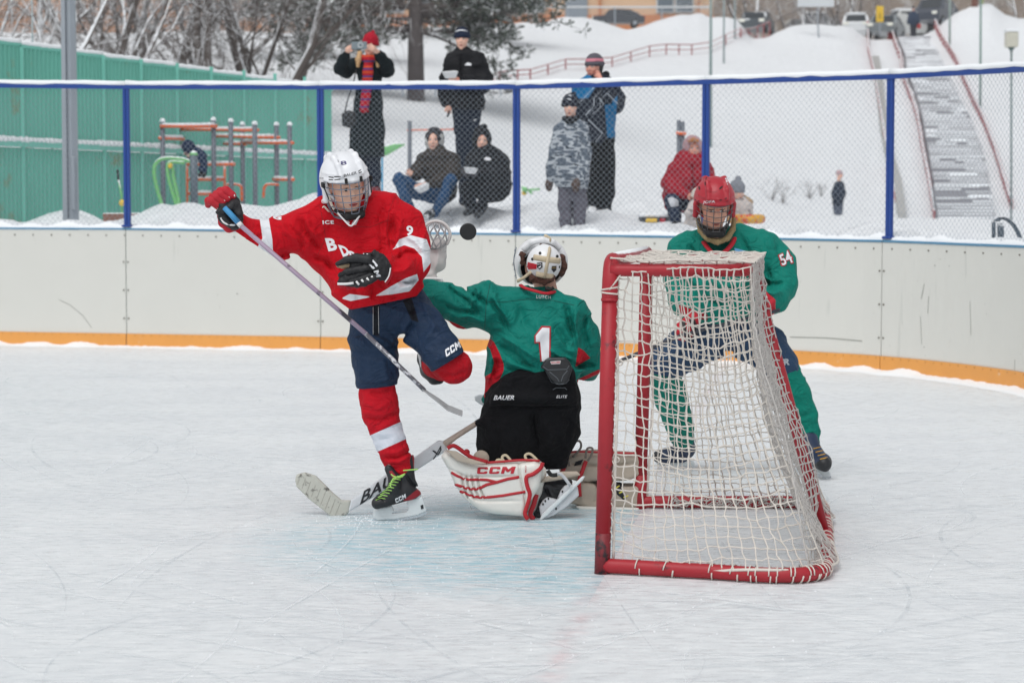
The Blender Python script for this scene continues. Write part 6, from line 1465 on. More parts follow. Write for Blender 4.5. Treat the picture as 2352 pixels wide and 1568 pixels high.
for a,b,c in ((((1700,540),(1720,580),(1730,610)),-5,6),(((1730,590),(1740,620),(1735,650)),6,6),(((1745,640),(1770,655),(1800,650)),-6,6),(((1750,665),(1775,675),(1800,668)),5,5),(((1780,560),(1790,590),(1800,620)),-3,6),(((1760,610),(1770,640),(1765,665)),-4,5),(((1580,560),(1600,590),(1610,620)),-5,6),(((1560,600),(1580,640),(1620,660)),5,7),(((1620,640),(1660,660),(1700,650)),4,8),(((1610,680),(1650,700),(1690,690)),-5,7),(((1700,600),(1710,640),(1700,680)),4,8)): js.fold(a,b,c)
js.disp=sines(71,18,.005); J5=cloth('green player jersey',(2,120,106),[('m0',(150,20,36))],vary=.1,rough=.7)
jo=body('jersey',js,.0068,J5,p5,{'m0':anyof(polym([(1725,625),(1757,640),(1760,655),(1752,672),(1744,668),(1748,650),(1727,640)],near=11.2),polym([(1560,700),(1625,722),(1625,736),(1560,722)]))},2); jb=bvh_of(jo)
text_on('54',[(1795,613),(1826,604),(1813,572),(1785,586)],jb,LRD,jo,.07); text_on('54',[(1797,610),(1823,602),(1811,575),(1788,587)],jb,LWH,jo,.02,off=.006)
poly_on('blue_patch',z4((1150,668),(1252,697),(1246,727),(1160,716)),jb,MAT('light blue patch',(90,160,205),.6),jo)
rope('collar',[(1616,556,-.02),(1628,572,-.08),(1643,585,-.11),(1662,580,-.1),(1680,562,-.06),(1690,540,-.0)],11.08,6,GLR,p5,flat=.6)
g=S(10.9,4); g.ch([(1752,680,14),(1765,695,15),(1770,712,12)],5); body('glove',g,.005,GLR,p5); 
for i in range(4): g=S(10.86,3); g.ch([(1774-2*i,692+8*i,8),(1764-2*i,702+7*i,8,-.02),(1750-1*i,705+6*i,7,-.03)],3); body('glove_finger',g,.005,GLR,p5)
g=S(10.84,3); g.ch([(1744,676,9),(1752,688,8),(1742,702,7)],4); body('glove_thumb',g,.005,GLB,p5); rope('glove_trim',[(1742,672),(1752,672),(1762,684)],10.76,2,GLW,p5)
g=S(10.8,4); g.ch([(1590,735,18),(1575,752,19),(1565,766,16)],5); body('glove',g,.005,GLR,p5)
for i in range(4): g=S(10.76,3); g.ch([(1560+10*i,748-3*i,8),(1562+10*i,764-3*i,8,-.02),(1570+9*i,778-4*i,7,0)],3); body('glove_finger',g,.005,GLB if i%2 else GLR,p5)
g=S(10.76,3); g.ch([(1596,750,8),(1590,768,7),(1580,776,6)],3); body('glove_thumb',g,.005,GLB,p5)
ps=S(11.2,12); ps.ch([(1640,755,60),(1700,755,60)],18,1.2); ps.ch([(1705,765,58),(1755,795,50),(1788,835,42),(1806,870,38)],14,1.1); ps.ch([(1635,770,58),(1580,800,50,-.05),(1535,828,42,-.08),(1515,850,38,-.08)],14,1.1)
ps.cut((1768,867),(1840,848),(1810,900)); ps.cut((1480,850),(1565,868),(1520,900)); 
for a,b,c in ((((1740,750),(1760,790),(1790,820)),-5,6),(((1770,780),(1790,810),(1815,840)),3,6),(((1600,770),(1580,800),(1550,830)),-5,6),(((1640,790),(1670,810),(1700,800)),-6,8)): ps.fold(a,b,c)
ps.disp=sines(73,22,.004); po=body('hockey_pants',ps,.0068,cloth('slate blue pants',(42,66,94),vary=.2,rough=.6),p5,None,2)
text_on('BAUER',[(1748,842),(1814,838),(1812,823),(1748,828)],bvh_of(po),MAT('grey lettering',(170,178,186),.6),po,.05,.2)
for pts in ([(1800,850,36),(1825,905,37),(1840,950,36),(1850,990,32),(1853,1014,29)],[(1522,842,38,-.05),(1540,910,37,.05),(1558,965,33,.15),(1568,1005,28,.25)]):
    ss=S(11.2,8); ss.ch(pts,10,1.05); x=pts[2][0]; ss.fold([(x-30,pts[2][1]),(x,pts[2][1]+8),(x+30,pts[2][1]-4)],-3,6); ss.fold([(x-20,pts[3][1]),(x+5,pts[3][1]+6),(x+30,pts[3][1]-2)],3,5); ss.disp=sines(int(x),24,.0035); body('sock',ss,.006,cloth('green sock',(6,120,104),dirt=((180,200,195),10,.78)),p5)
NVB=mat('navy skate boot',(28,46,74),.5,.3,14,dirt=((160,170,180),34,.72),masks=[('m0',(24,26,30))])
sk=S(11.15,5); sk.ch([(1854,1012,26),(1860,1035,25,-.02),(1872,1050,23,-.05),(1888,1062,21,-.14),(1892,1066,18,-.2)],8); sk.cut((1846,1060),(1912,1084),(1870,1110)); bt=body('skate',sk,.005,NVB,p5,{'m0':polym([(1868,1068),(1890,1050),(1915,1050),(1915,1090),(1870,1085)])}); bv_=bvh_of(bt)
for i in range(4): stroke_on('lace',[(1868+5*i,1030+8*i),(1886+5*i,1026+8*i)],2.2,bv_,MAT('amber lace',(214,160,60),.7),bt,.004)
slab('blade_holder',[(1850,1056),(1874,1070),(1905,1080),(1909,1092),(1900,1098),(1885,1090),(1862,1072)],11.05,.014,HOLD,p5,1.5,.005)
m=MB(); m.prism([P(x,y,11.04) for x,y in ((1862,1072),(1900,1098),(1909,1093),(1909,1098),(1900,1103),(1862,1078))],(0,.005,0)); m.build('steel_runner',STEEL,p5)
sk=S(11.5,5); sk.ch([(1570,1005,24),(1572,1030,24),(1560,1042,22,-.04),(1530,1046,17,-.08),(1512,1048,14,-.1)],7); sk.cut((1498,1058),(1600,1060),(1550,1090)); bt=body('skate',sk,.0055,NVB,p5,{'m0':polym([(1496,1036),(1520,1030),(1520,1064),(1496,1064)])})
slab('blade_holder',[(1506,1056),(1594,1058),(1596,1070),(1508,1069)],11.45,.014,HOLD,p5,1.5,.006)
sd3.inner=list(WORN); b5=body('body',sd3,.0055,skin('weathered skin',(220,166,142)),p5); h5.face(bvh_of(b5),p5,(80,70,60),(128,92,66),(172,96,84),gz=-.002,squint=.55,browz=.030)
s5=empty('hockey_stick',P(1570,783,10.7),'dark hockey stick held low by the player behind the goal','hockey stick')
m=MB(); m.tube([P(1790,712,10.86),P(1570,768,10.72),P(1413,833,10.5),P(1150,912,10.35)],.0125,8,flat=.8); m.build('shaft',mat('dark stick shaft',(52,54,64),.4,.3,14),s5,True)
slab('blade',[(1152,908),(1130,908),(1100,905),(1089,910),(1091,920),(1105,930),(1125,934),(1148,922)],10.35,.008,mat('pale blade',(190,196,200),.4,.1),s5,2,.005)
# ================= SPECTATORS =================
def Z2(*q): return [(717.8+x*.3296,28.7+y*.3296) for x,y in q]
def Z3(*q): return [(1177+x*.3114,57.4+y*.3114) for x,y in q]
def hand(sd,x,y,dD,ang,r=1.9,ln=11,curl=.5,s=1):
    """five separate fingers leaving a palm; ang: direction the fingers point in the picture (deg, 0=right, 90=up)"""
    D=sd.D+dD; o=np.array(P(x,y,D)); a=rad(ang); u=np.array([math.cos(a),0,math.sin(a)]); v=np.array([-math.sin(a),0,math.cos(a)])*s; w=np.array([0,-1.,0]); px=D/F
    sd.w(o-u*6*px+v*2*px,o+v*2.4*px,4.0*px,4.2*px,.006); sd.w(o-u*6*px-v*2*px,o-v*2.4*px,4.0*px,4.0*px,.006)
    for i,(t,l) in enumerate(((3.9,.92),(1.4,1.),(-1.2,.95),(-3.6,.78))):
        b=o+v*t*px+u*2*px; m_=b+u*ln*.5*l*px+w*1.0*px; e=m_+(u*(1-curl)+w*curl)*ln*.45*l*px; sd.w(b,m_,r*px,r*.95*px,.002); sd.w(m_,e,r*.95*px,r*.8*px,.002)
    b=o-u*4*px+v*5*px; m_=b+(u*.5+v*.6+w*.4)*6*px; e=m_+(u*.9+w*.5)*5*px; sd.w(b,m_,2.2*px,2*px,.004); sd.w(m_,e,2*px,1.6*px,.002)
class Pers:
    def __init__(s,D,foot,label,hx,hy,sc,yaw,pitch,roll,sk,fem=False):
        s.D=D; s.r=empty('person',(P(foot[0],foot[1],D).x,D,P(*foot,D).z),label,'person'); s.h=Head(hx,hy,D,sc,yaw,pitch,roll); s.b=S(D,4); s.h.add(s.b,fem=fem,ears=False); s.l=S(D,4); s.b.limb=s.l; s.sk=sk; WORN.clear()
    def c(s,name,chains,mt,k=6,vox=.011,masks=None,disp=None,folds=(),cuts=(),fy=1.25,post=None,par=None):
        sd=S(s.D,k)
        for ch in chains:
            f=fy; kk=k
            if isinstance(ch,tuple): ch,f=ch
            sd.ch(ch,kk,f)
        for q in folds: sd.fold(*q)
        for q in cuts: sd.cut(*q)
        sd.disp=disp
        if post: post(sd)
        return body(name,sd,vox,mt,par or s.r,masks)
    def fin(s,vox=.0075,**k):
        s.b.inner=list(WORN); o=body('body',s.b,vox,s.sk,s.r); s.h.face(bvh_of(o),s.r,**k); return o
    def hat(s,mt,z0=.03,name='hat',pts=None,rx=.092,ry=.112,rz=.10,cuff=True,masks=None,pom=None,disp=None):
        sd=S(s.D,4); q=s.h.s; h=s.h; sd.el(h.T(0,.018,.045),(rx*q,ry*q,rz*q),h.R); sd.bx(h.T(0,0,z0-.15),[.2*q,.2*q,.13*q],.005,h.R,.003,'s')
        if cuff:
            for i in range(14):
                a=6.283*i/14;b=6.283*(i+1)/14; sd.w(h.T(rx*.93*math.cos(a),.018+ry*.93*math.sin(a),z0+.008),h.T(rx*.93*math.cos(b),.018+ry*.93*math.sin(b),z0+.008),.012*q,.012*q,.01)
        if pom: sd.w(h.T(*pom[0]),h.T(*pom[0]),pom[1],pom[1],.004)
        sd.disp=disp or sines(5,60,.002,n=4); return body(name,sd,.006,mt,s.r,masks)
SKF=skin('pale winter skin',(226,180,160)); SKR=skin('rosy skin',(212,150,132))
def quilt(px_,ax=2,amp=.010):
    return lambda X: -amp*np.exp(-((np.mod(X[:,ax],px_)-px_/2)/(px_*.14))**2)+sines(4,24,.004)(X)
BLKJ=cloth('black down jacket',(20,21,26),bs=60,bstr=.2,rough=.6); NAVP=cloth('dark navy trousers',(30,38,54),bs=60); 
# --- woman with phone ---
D=23.4
w=Pers(D,(845,445),'woman in red hat and long dark coat holding up a phone with both hands',850,106,.98,-10,0,3,SKF,True)
CO=cloth('dark green black coat',(22,32,36),bs=50,nscale=14)
w.c('coat',[[(845,150,22),(846,190,27),(846,240,31),(844,300,38),(842,352,40)],([(812,150,14),(846,146,18),(872,148,14)],1.1),([(812,150,15),(795,165,14),(782,158,14,-.12),(788,138,11,-.25),(796,124,9,-.32)],1),([(872,150,15),(890,163,14),(888,150,14,-.1),(874,132,11,-.2),(868,124,9,-.26)],1)],CO,8,folds=[([(845,170),(846,260),(845,350)],-3,2),([(815,170),(825,200),(830,220)],-3,4),([(875,175),(865,200),(860,230)],3,4),([(820,280),(822,320),(818,350)],-3,5),([(865,280),(868,320),(872,350)],3,5)],cuts=[((795,357),(885,361),(840,400))],disp=sines(14,20,.006))
w.c('trousers',[([(830,345,17),(830,400,14),(834,440,12)],1),([(858,345,17),(861,400,14),(862,435,12)],1)],NAVP,4,disp=sines(15,30,.005))
w.c('boot',[([(834,432,12),(834,446,12),(832,452,11,-.1)],1)],MAT('dark red boot',(120,34,44),.6),3); w.c('boot',[([(862,428,12),(862,444,13),(862,450,12,-.1)],1)],MAT('dark red boot',(120,34,44),.6),3)
w.hat(cloth('red knit hat',(168,22,44),bs=160,bstr=.6),z0=.02,rz=.115,pom=((.02,.03,.16),.022))
def stripes(V,px,py): return np.sin(py*.42+px*.05)-.35
w.c('scarf',[([(832,134,8,-.05),(848,138,10,-.09),(862,134,8,-.05)],1),([(847,138,10,-.08),(845,165,12,-.14),(843,195,12,-.16),(840,225,11,-.18),(836,250,10,-.2)],2)],cloth('striped red scarf',(176,28,44),[('m0',(196,74,44)),('m1',(70,62,124))],bs=160,bstr=.6),3,.009,masks={'m0':lambda V,x,y:(np.sin(y*.5)-.3)*(y<190)-.2*(y>=190),'m1':lambda V,x,y:np.sin(y*.36+1)-.72},disp=lambda X:.002*np.sin(X[:,2]*260))
m=MB()
for k in range(8): x=827+k*2.6; m.tube([P(x,248,D-.2),P(x+.6,258,D-.2)],.005,4)
m.build('scarf_fringe',MAT('scarf red',(170,24,40),.8),w.r)
HB=MAT('blond hair',(196,160,116),.7,vary=.3,nscale=60)
for q in ([(826,122,5,-.06),(823,138,6,-.1),(822,152,4,-.12)],[(866,122,5,-.06),(869,140,6,-.1),(868,153,4,-.12)]): w.c('hair',[(q,1)],HB,3,.007,disp=sines(5,90,.004))
w.l.ch([(845,150,16),(845,250,20),(845,340,22)]); w.l.ch([(845,150,12),(812,152,9),(784,158,9,-.12),(797,122,6,-.33)]); w.l.ch([(845,150,12),(872,152,9),(889,160,9,-.1),(867,122,6,-.27)]); w.l.ch([(834,340,10),(834,444,7)]); w.l.ch([(858,340,10),(861,440,7)])
hand(w.b,803,111,-.36,35,1.7,9,.3,-1); hand(w.b,854,109,-.36,125,1.7,9,.4,1); w.b.ch([(797,121,6,-.33),(802,113,5,-.36)],3); w.b.ch([(867,121,6,-.28),(858,112,5,-.34)],3)
w.fin(iris=(80,90,100),brow=(150,110,80))
bg_=empty('handbag',P(800,275,D-.3),'black shoulder bag hanging beside the long dark coat','handbag')
sd=S(D-.28,3); sd.poly([(785,262),(800,253),(816,258),(818,285),(806,295),(786,290)],0,.05,6,2); body('bag_body',sd,.009,MAT('black leather',(24,25,28),.45),bg_); rope('bag_strap',[(792,258),(800,225),(812,190),(818,160)],D-.22,1.6,MAT('black leather',(24,25,28),.45),bg_)
ph=empty('phone',P(825,105,D-.42),'silver phone with a round ring held up by the woman in the red hat','phone')
m=MB(); m.box(P(825,105,D-.42),(.086,.006,.042),bev=.005); m.build('phone_body',MAT('silver phone',(120,132,138),.3),ph); m=MB(); c=P(828,104.5,D-.43); m.tube([c+Vector((.026*math.cos(a*.5236),0,.026*math.sin(a*.5236))) for a in range(12)],.005,6,closed=True); m.build('ring_grip',MAT('pale ring',(205,210,212),.4),ph,True)
# --- standing boy ---
D=23.2
w=Pers(D,(1075,480),'standing boy in navy beanie and black puffer jacket holding a white bowl',1061,93,.98,-5,0,0,SKF)
w.c('jacket',[([(1064,150,34),(1068,190,41),(1070,235,44)],1.5),([(1040,140,18),(1066,132,20),(1095,138,19)],1.1),([(1060,118,14),(1066,128,17)],1.1),([(1040,145,18),(1028,180,16),(1022,215,15,-.03),(1026,236,13,-.05)],1),([(1097,142,19),(1113,180,17),(1108,200,15,-.12),(1080,190,13,-.25),(1060,184,11,-.3)],1)],BLKJ,9,disp=quilt(.13),cuts=[((1016,248),(1130,255),(1070,300))],folds=[([(1058,120),(1060,180),(1058,245)],-3,2)])
w.c('trousers',[([(1058,245,20),(1062,300,17),(1066,400,14),(1066,470,11)],1),([(1086,245,20),(1084,300,17),(1082,400,14),(1084,470,11)],1)],NAVP,8,disp=sines(16,24,.006))
for x in (1066,1084): w.c('shoe',[([(x,470,10),(x-2,480,9,-.15)],1)],BLKJ,3)
w.hat(cloth('navy beanie',(30,40,62),bs=160,bstr=.6),z0=.035,rz=.108,disp=lambda X:.002*np.sin(X[:,0]*300))
w.c('neck_warmer',[([(1050,116,5),(1060,121,8,-.05),(1070,118,6,-.02)],1)],BLKJ,3,.008)
w.l.ch([(1066,140,16),(1068,240,22)]); w.l.ch([(1062,250,12),(1066,470,7)]); w.l.ch([(1084,250,12),(1084,470,7)]); w.l.ch([(1066,140,12),(1040,146,9),(1024,210,8,-.03),(1030,244,6,-.07)]); w.l.ch([(1066,140,12),(1097,144,9),(1106,200,8,-.1),(1050,183,6,-.32)])
hand(w.b,1041,181,-.34,170,1.8,10,.3,1); w.b.ch([(1052,184,6,-.32),(1044,182,5,-.34)],3); hand(w.b,1031,252,-.08,-80,1.8,10,.4,-1); w.b.ch([(1029,243,6,-.06),(1031,250,5,-.08)],3)
o=w.fin(iris=(70,60,50),brow=(60,44,36)); 
jb=bvh_of(*[c for c in w.r.children if c.name.startswith('jacket')]); poly_on('jacket_logo',[(1068,148),(1074,144),(1082,146),(1083,151),(1068,151)],jb,LWH,w.r,.004,1)
hb_=bvh_of(*[c for c in w.r.children if c.name.startswith('hat')]); stroke_on('hat_lettering',[(1046,74),(1054,70),(1066,70),(1073,73)],3,hb_,LWH,w.r,.002)
poly_on('trouser_logo',[(1086,277),(1095,273),(1091,278)],bvh_of(*[c for c in w.r.children if c.name.startswith('trousers')]),LWH,w.r,.004,0)
FOAM=MAT('white foam',(226,228,230),.6)
def bowl(px,py,D,wd,ht,lab,tilt=0,yaw=20):
    c=P(px,py,D); R=rotm(yaw,8,tilt); m=MB(); v=[]
    for z,s_ in ((-ht/2,.68),(ht/2,1.),(ht/2,.92),(-ht/2+.008,.62)):
        for x,y in ((-1,-1),(1,-1),(1,1),(-1,1)): v.append(c+R@Vector((x*wd/2*s_,y*wd/2*s_*.8,z)))
    f=[]
    for k in range(3):
        for i in range(4): f.append((k*4+i,k*4+(i+1)%4,k*4+4+(i+1)%4,k*4+4+i))
    f+=[(0,3,2,1),(12,13,14,15)]; m.add(v,f); tag(m.build('bowl',FOAM,None),lab,'bowl','white foam food bowls')
bowl(1034,172,D-.38,.15,.07,'white foam bowl held by the standing boy in the navy beanie',-6)
m=MB(); m.box(P(1030,262,D-.14),(.012,.02,.035),rotm(0,0,20),bev=.003); tag(m.build('dark_phone',BLKM,None),'small dark phone in the lowered hand of the standing boy','phone')
# --- seated boy in brown ---
D=22.6
w=Pers(D,(1000,495),'seated boy in brown puffer and camouflage hood wearing blue jeans',997,324,.98,-8,0,0,SKF)
BRJ=cloth('dark brown puffer',(56,50,46),bs=60,rough=.6)
w.c('jacket',[([(1002,365,28),(1010,400,34),(1016,435,34,.05)],1.3),([(975,366,16),(1004,356,20),(1038,368,17)],1.1),([(975,370,17),(960,392,15),(958,402,12,-.1),(950,400,9,-.15)],1),([(1040,372,17),(1042,400,16,-.1),(1015,415,13,-.25),(985,422,10,-.32)],1)],BRJ,9,disp=quilt(.11))
CAMO=cloth('camouflage hood',(52,52,56),[('m0',(190,190,188))],bs=120)
cn=sines(77,45,1.,n=5,ridge=False)
def hoodpost(w,op=(.060,.10)):
    def f(sd):
        h=w.h; q=h.s; sd.el(h.T(0,.03,.02),(.108*q,.118*q,.135*q),h.R,.01); sd.w(h.T(0,.03,-.08),h.T(0,.04,-.13),.085*q,.10*q,.02)
        sd.el(h.T(0,-.11,-.005),(op[0]*q,.10*q,op[1]*q),h.R,.012,'s')
    return f
w.c('hood',[],CAMO,4,.008,masks={'m0':lambda V,x,y:cn(V)-.35},post=hoodpost(w),disp=sines(6,40,.004))
JN=cloth('blue jeans',(44,76,112),vary=.2,bs=80)
w.c('jeans',[([(1004,450,20,.05),(960,440,18,-.1),(917,412,14,-.25),(930,450,12,-.3),(946,485,10,-.3)],1),([(1012,450,20,.05),(1026,425,17,-.15),(1035,415,14,-.3),(1018,455,12,-.32),(998,490,10,-.32)],1)],JN,7,disp=sines(17,30,.006))
for a in (((946,485,9,-.3),(944,493,9,-.42)),((996,488,10,-.32),(984,494,10,-.4),(978,497,8,-.48))): w.c('shoe',[(list(a),1)],MAT('black white sneaker',(44,46,50),.6,dirt=((220,220,222),16,.52)),3)
w.l.ch([(1004,365,16),(1010,440,20)]); w.l.ch([(1010,450,10),(917,414,8,-.25),(945,486,6,-.3)]); w.l.ch([(1010,450,10),(1035,416,8,-.3),(997,490,6,-.32)]); w.l.ch([(1004,368,12),(975,370,9),(957,402,7,-.1),(946,399,6,-.16)]); w.l.ch([(1004,368,12),(1040,374,9),(1042,402,9,-.1),(972,424,6,-.35)])
hand(w.b,941,396,-.18,115,1.8,9,.7,1); w.b.ch([(950,400,6,-.15),(944,398,5,-.17)],3); hand(w.b,962,428,-.38,-170,1.8,10,.3,1); w.b.ch([(978,424,6,-.34),(966,427,5,-.37)],3)
w.fin(iris=(60,60,60),brow=(70,52,42))
bowl(970,433,D-.45,.15,.06,'tilted white foam bowl in the lap of the seated boy in jeans',-24)
# --- seated boy in black ---
D=22.5
w=Pers(D,(1095,495),'seated boy in black hooded jacket and black trousers next to the fence post',1107,324,.98,3,3,2,SKF)
w.c('jacket',[([(1118,368,32),(1128,405,42),(1135,425,40,.05)],1.3),([(1088,366,17),(1115,352,22),(1148,370,19)],1.1),([(1088,370,18),(1078,395,15,-.08),(1078,400,12,-.25)],1),([(1150,375,20),(1152,405,18,-.05),(1120,408,14,-.25),(1100,402,10,-.33)],1)],BLKJ,9,disp=quilt(.12))
w.c('hood',[],BLKJ,4,.008,post=hoodpost(w,(.058,.075)),disp=sines(7,40,.004))
w.c('hood_tip',[([(1098,300,9,.03),(1112,292,8,.03)],1)],BLKJ,6,.01)
w.c('trousers',[([(1118,445,20,.02),(1085,432,17,-.2),(1070,432,14,-.32),(1076,465,11,-.3),(1084,482,10,-.3)],1),([(1125,445,20,.02),(1118,428,16,-.25),(1118,435,13,-.34),(1108,470,11,-.32),(1101,486,10,-.32)],1)],cloth('black trousers',(26,27,32),bs=60),6,disp=sines(18,30,.006))
for a in (((1082,483,9,-.3),(1070,489,8,-.42)),((1101,488,9,-.32),(1096,495,8,-.44))): w.c('shoe',[(list(a),1)],MAT('black sneaker',(38,40,44),.6,dirt=((200,200,205),16,.6)),3)
GLK=MAT('grey knit glove',(66,66,70),.85)
for a in ([(1066,390,7,-.34),(1068,398,7,-.36),(1073,404,5,-.38)],[(1094,392,7,-.34),(1092,400,7,-.36),(1088,405,5,-.38)]): w.c('mitten',[(a,1)],GLK,3,.008)
w.l.ch([(1116,368,16),(1125,435,20)]); w.l.ch([(1120,445,10),(1071,434,8,-.3),(1083,484,6,-.3)]); w.l.ch([(1122,445,10),(1118,432,8,-.33),(1102,486,6,-.32)]); w.l.ch([(1116,368,12),(1080,396,8,-.12),(1068,396,5,-.35)]); w.l.ch([(1116,368,12),(1150,376,9),(1150,405,8,-.1),(1093,398,5,-.35)])
w.fin(iris=(60,56,52),brow=(60,46,38))
jb=bvh_of(*[c for c in w.r.children if c.name.startswith('jacket')]); poly_on('jacket_logo',[(1112,364),(1118,360),(1127,363),(1128,369),(1113,368)],jb,LWH,w.r,.004,1)
bowl(1081,392,D-.45,.125,.06,'white foam bowl in the gloved hands of the seated boy in black',4)
# --- man in blue ---
D=22.4
w=Pers(D,(1378,497),'tall man in black and blue ski jacket with a phone at his ear',1364,156,1.05,-32,2,0,SKR)
BJ=cloth('black blue ski jacket',(28,34,48),[('m0',(20,112,164)),('m1',(196,204,212))],bs=60,rough=.55)
def lines(*pl):
    def f(V,px,py):
        best=np.full(len(px),1e9)
        for pts in pl:
            for a,b in zip(pts,pts[1:]):
                ba=(b[0]-a[0],b[1]-a[1]); t=np.clip(((px-a[0])*ba[0]+(py-a[1])*ba[1])/(ba[0]**2+ba[1]**2),0,1); best=np.minimum(best,np.hypot(px-a[0]-t*ba[0],py-a[1]-t*ba[1]))
        return (1.0-best)/60
    return f
w.c('jacket',[([(1368,215,40),(1372,260,40),(1376,312,36)],1.4),([(1338,202,20),(1368,192,24),(1402,200,21)],1.1),([(1360,180,13),(1368,190,18)],1),([(1336,205,20),(1326,240,17),(1322,275,15)],1),([(1404,205,21),(1417,230,18),(1415,244,17,-.12),(1398,215,13,-.26),(1382,192,10,-.3)],1)],BJ,9,disp=sines(19,18,.008),cuts=[((1300,333),(1420,331),(1370,380))],
  masks={'m0':anyof(polym(Z3((440,380),(570,370),(625,440),(560,540),(435,545)),60),polym(Z3((680,590),(770,580),(755,890),(705,880)),60),polym(Z3((735,560),(775,520),(770,590),(740,590)),60),polym(Z3((670,400),(790,400),(790,430),(680,425)),60)),
   'm1':lines(Z3((600,462),(500,570),(450,610)),Z3((655,485),(600,545),(600,600),(540,665)),Z3((715,485),(650,550),(650,610),(590,660)),Z3((560,700),(665,800),(612,865)),Z3((705,510),(780,585)),Z3((640,540),(670,580),(665,600)))})
w.c('trousers',[([(1366,325,22),(1364,380,20),(1366,440,18),(1366,475,15)],1),([(1390,325,22),(1392,380,20),(1392,440,18),(1390,478,15)],1)],cloth('black ski trousers',(14,14,17),bs=60),8,disp=sines(20,22,.008))
for x,y in ((1362,484),(1392,490)): w.c('boot',[([(x,y-8,13),(x,y,12),(x-4,y+6,10,-.16)],1)],MAT('grey boot',(70,72,78),.7,snow=(.4,14)),3)
sm2=lambda V,x,y: .02-np.abs(((np.array(V)-np.array(w.h.o))@np.array(w.h.R))[:,2]/w.h.s-.072)
w.hat(cloth('grey beanie',(92,90,98),[('m0',(206,130,144))],bs=160,bstr=.5),z0=.03,rz=.105,masks={'m0':lambda V,x,y:(.015-np.abs(((V-np.array(w.h.o))@np.array(w.h.R))[:,2]-.080))})
w.c('collar',[([(1352,186,9),(1366,192,13,-.05),(1384,184,12),(1392,172,9,.05)],1)],BLKJ,5,.009)
w.l.ch([(1368,200,18),(1374,320,22)]); w.l.ch([(1368,330,11),(1366,478,7)]); w.l.ch([(1388,330,11),(1390,480,7)]); w.l.ch([(1368,205,12),(1338,206,9),(1322,275,7)]); w.l.ch([(1368,205,12),(1404,208,9),(1414,242,8,-.12),(1379,184,6,-.3)])
hand(w.b,1374,172,-.22,105,2.0,9,.4,1); w.b.ch([(1381,190,7,-.28),(1376,176,6,-.24)],3)
w.fin(iris=(80,80,80),brow=(90,76,66))
m=MB(); m.box(P(1380,163,D-.16),(.010,.03,.055),rotm(-30,0,10),bev=.004); tag(m.build('phone',BLKM,None),'black phone pressed to the ear of the man in blue','phone')
# --- boy in patterned jacket ---
D=21.5
w=Pers(D,(1313,533),'boy in grey patterned winter jacket with brown mittens standing close to the fence',1310,248,.92,-10,0,0,SKF)
pn=sines(91,38,1.,n=5,ridge=False); pn2=sines(92,60,1.,(1,1,2.5),n=4,ridge=False)
PJ=cloth('patterned grey jacket',(96,106,118),[('m0',(182,188,194)),('m1',(40,48,60))],bs=60)
w.c('jacket',[([(1310,305,32),(1310,350,38),(1312,400,40),(1314,425,38)],1.35),([(1290,296,15),(1311,288,20),(1333,294,16)],1.1),([(1288,300,16),(1276,345,14),(1268,385,12),(1264,412,10)],1),([(1336,300,17),(1344,345,15),(1340,385,13,-.06),(1332,412,11,-.12)],1)],PJ,8,disp=sines(21,22,.007),cuts=[((1260,428),(1360,436),(1310,480))],masks={'m0':lambda V,x,y:np.minimum(.42-np.abs(pn(V)),.6),'m1':lambda V,x,y:pn2(V)-1.0})
w.c('trousers',[([(1301,420,20),(1297,460,16),(1299,500,14),(1301,524,13)],1),([(1326,425,20),(1332,465,16),(1330,500,14),(1331,526,13)],1)],cloth('grey snow trousers',(104,102,112),bs=60),3,disp=sines(22,24,.008))
for x in (1302,1330): w.c('boot',[([(x,526,13),(x-2,532,11,-.12)],1)],MAT('dark boot',(70,70,76),.7,snow=(.5,12)),3)
for a in ([(1263,414,8),(1261,424,9),(1261,433,7)],[(1326,414,9,-.13),(1322,426,10,-.14),(1322,436,7,-.14)]): w.c('mitten',[(a,1)],MAT('brown mitten',(84,68,62),.85),3,.008)
hn=sines(95,50,1.,n=4,ridge=False)
w.hat(cloth('snowy dark knit hat',(34,36,48),[('m0',(206,210,214))],bs=140,bstr=.6),z0=.025,rz=.12,rx=.1,pom=((.03,.03,.15),.03),masks={'m0':lambda V,x,y:np.minimum(hn(V)-.5,(1312-x)/20)})
w.c('scarf',[([(1296,272,6,-.03),(1309,277,9,-.09),(1324,272,7,-.03)],1),([(1300,286,10,-.03),(1322,284,11,-.02)],1)],BLKJ,4,.009)
w.l.ch([(1311,300,15),(1312,420,20)]); w.l.ch([(1303,425,11),(1303,526,8)]); w.l.ch([(1328,425,11),(1330,528,8)]); w.l.ch([(1311,300,10),(1289,302,8),(1264,420,6)]); w.l.ch([(1311,300,10),(1336,302,8),(1340,380,7,-.05),(1324,425,6,-.13)])
w.fin(iris=(70,80,90),brow=(110,84,64))
# --- woman in red ---
D=22.0
w=Pers(D,(1560,522),'crouching woman in red quilted coat with pink scarf around her head behind the fence',1592,343,.98,6,0,0,SKR,True)
RJ=cloth('red quilted coat',(150,20,38),bs=60,rough=.7)
w.c('coat',[([(1582,385,34),(1578,420,42),(1572,448,40,.05)],1.3),([(1556,388,19),(1586,374,24),(1616,386,20)],1.1),([(1554,392,20),(1538,420,18),(1548,438,16,-.15),(1575,446,11,-.28)],1),([(1616,392,20),(1632,425,18,-.02),(1628,450,15,-.1),(1600,455,11,-.25)],1),([(1540,450,20,.05),(1537,470,12,.05)],1),([(1568,362,16),(1606,362,16)],1)],RJ,9,disp=quilt(.07,0,.006),folds=[([(1590,372),(1592,410),(1594,450)],-4,2)])
w.c('headscarf',[],cloth('dusty pink scarf',(176,142,146),bs=120),4,.008,post=hoodpost(w,(.062,.088)),disp=sines(8,40,.004))
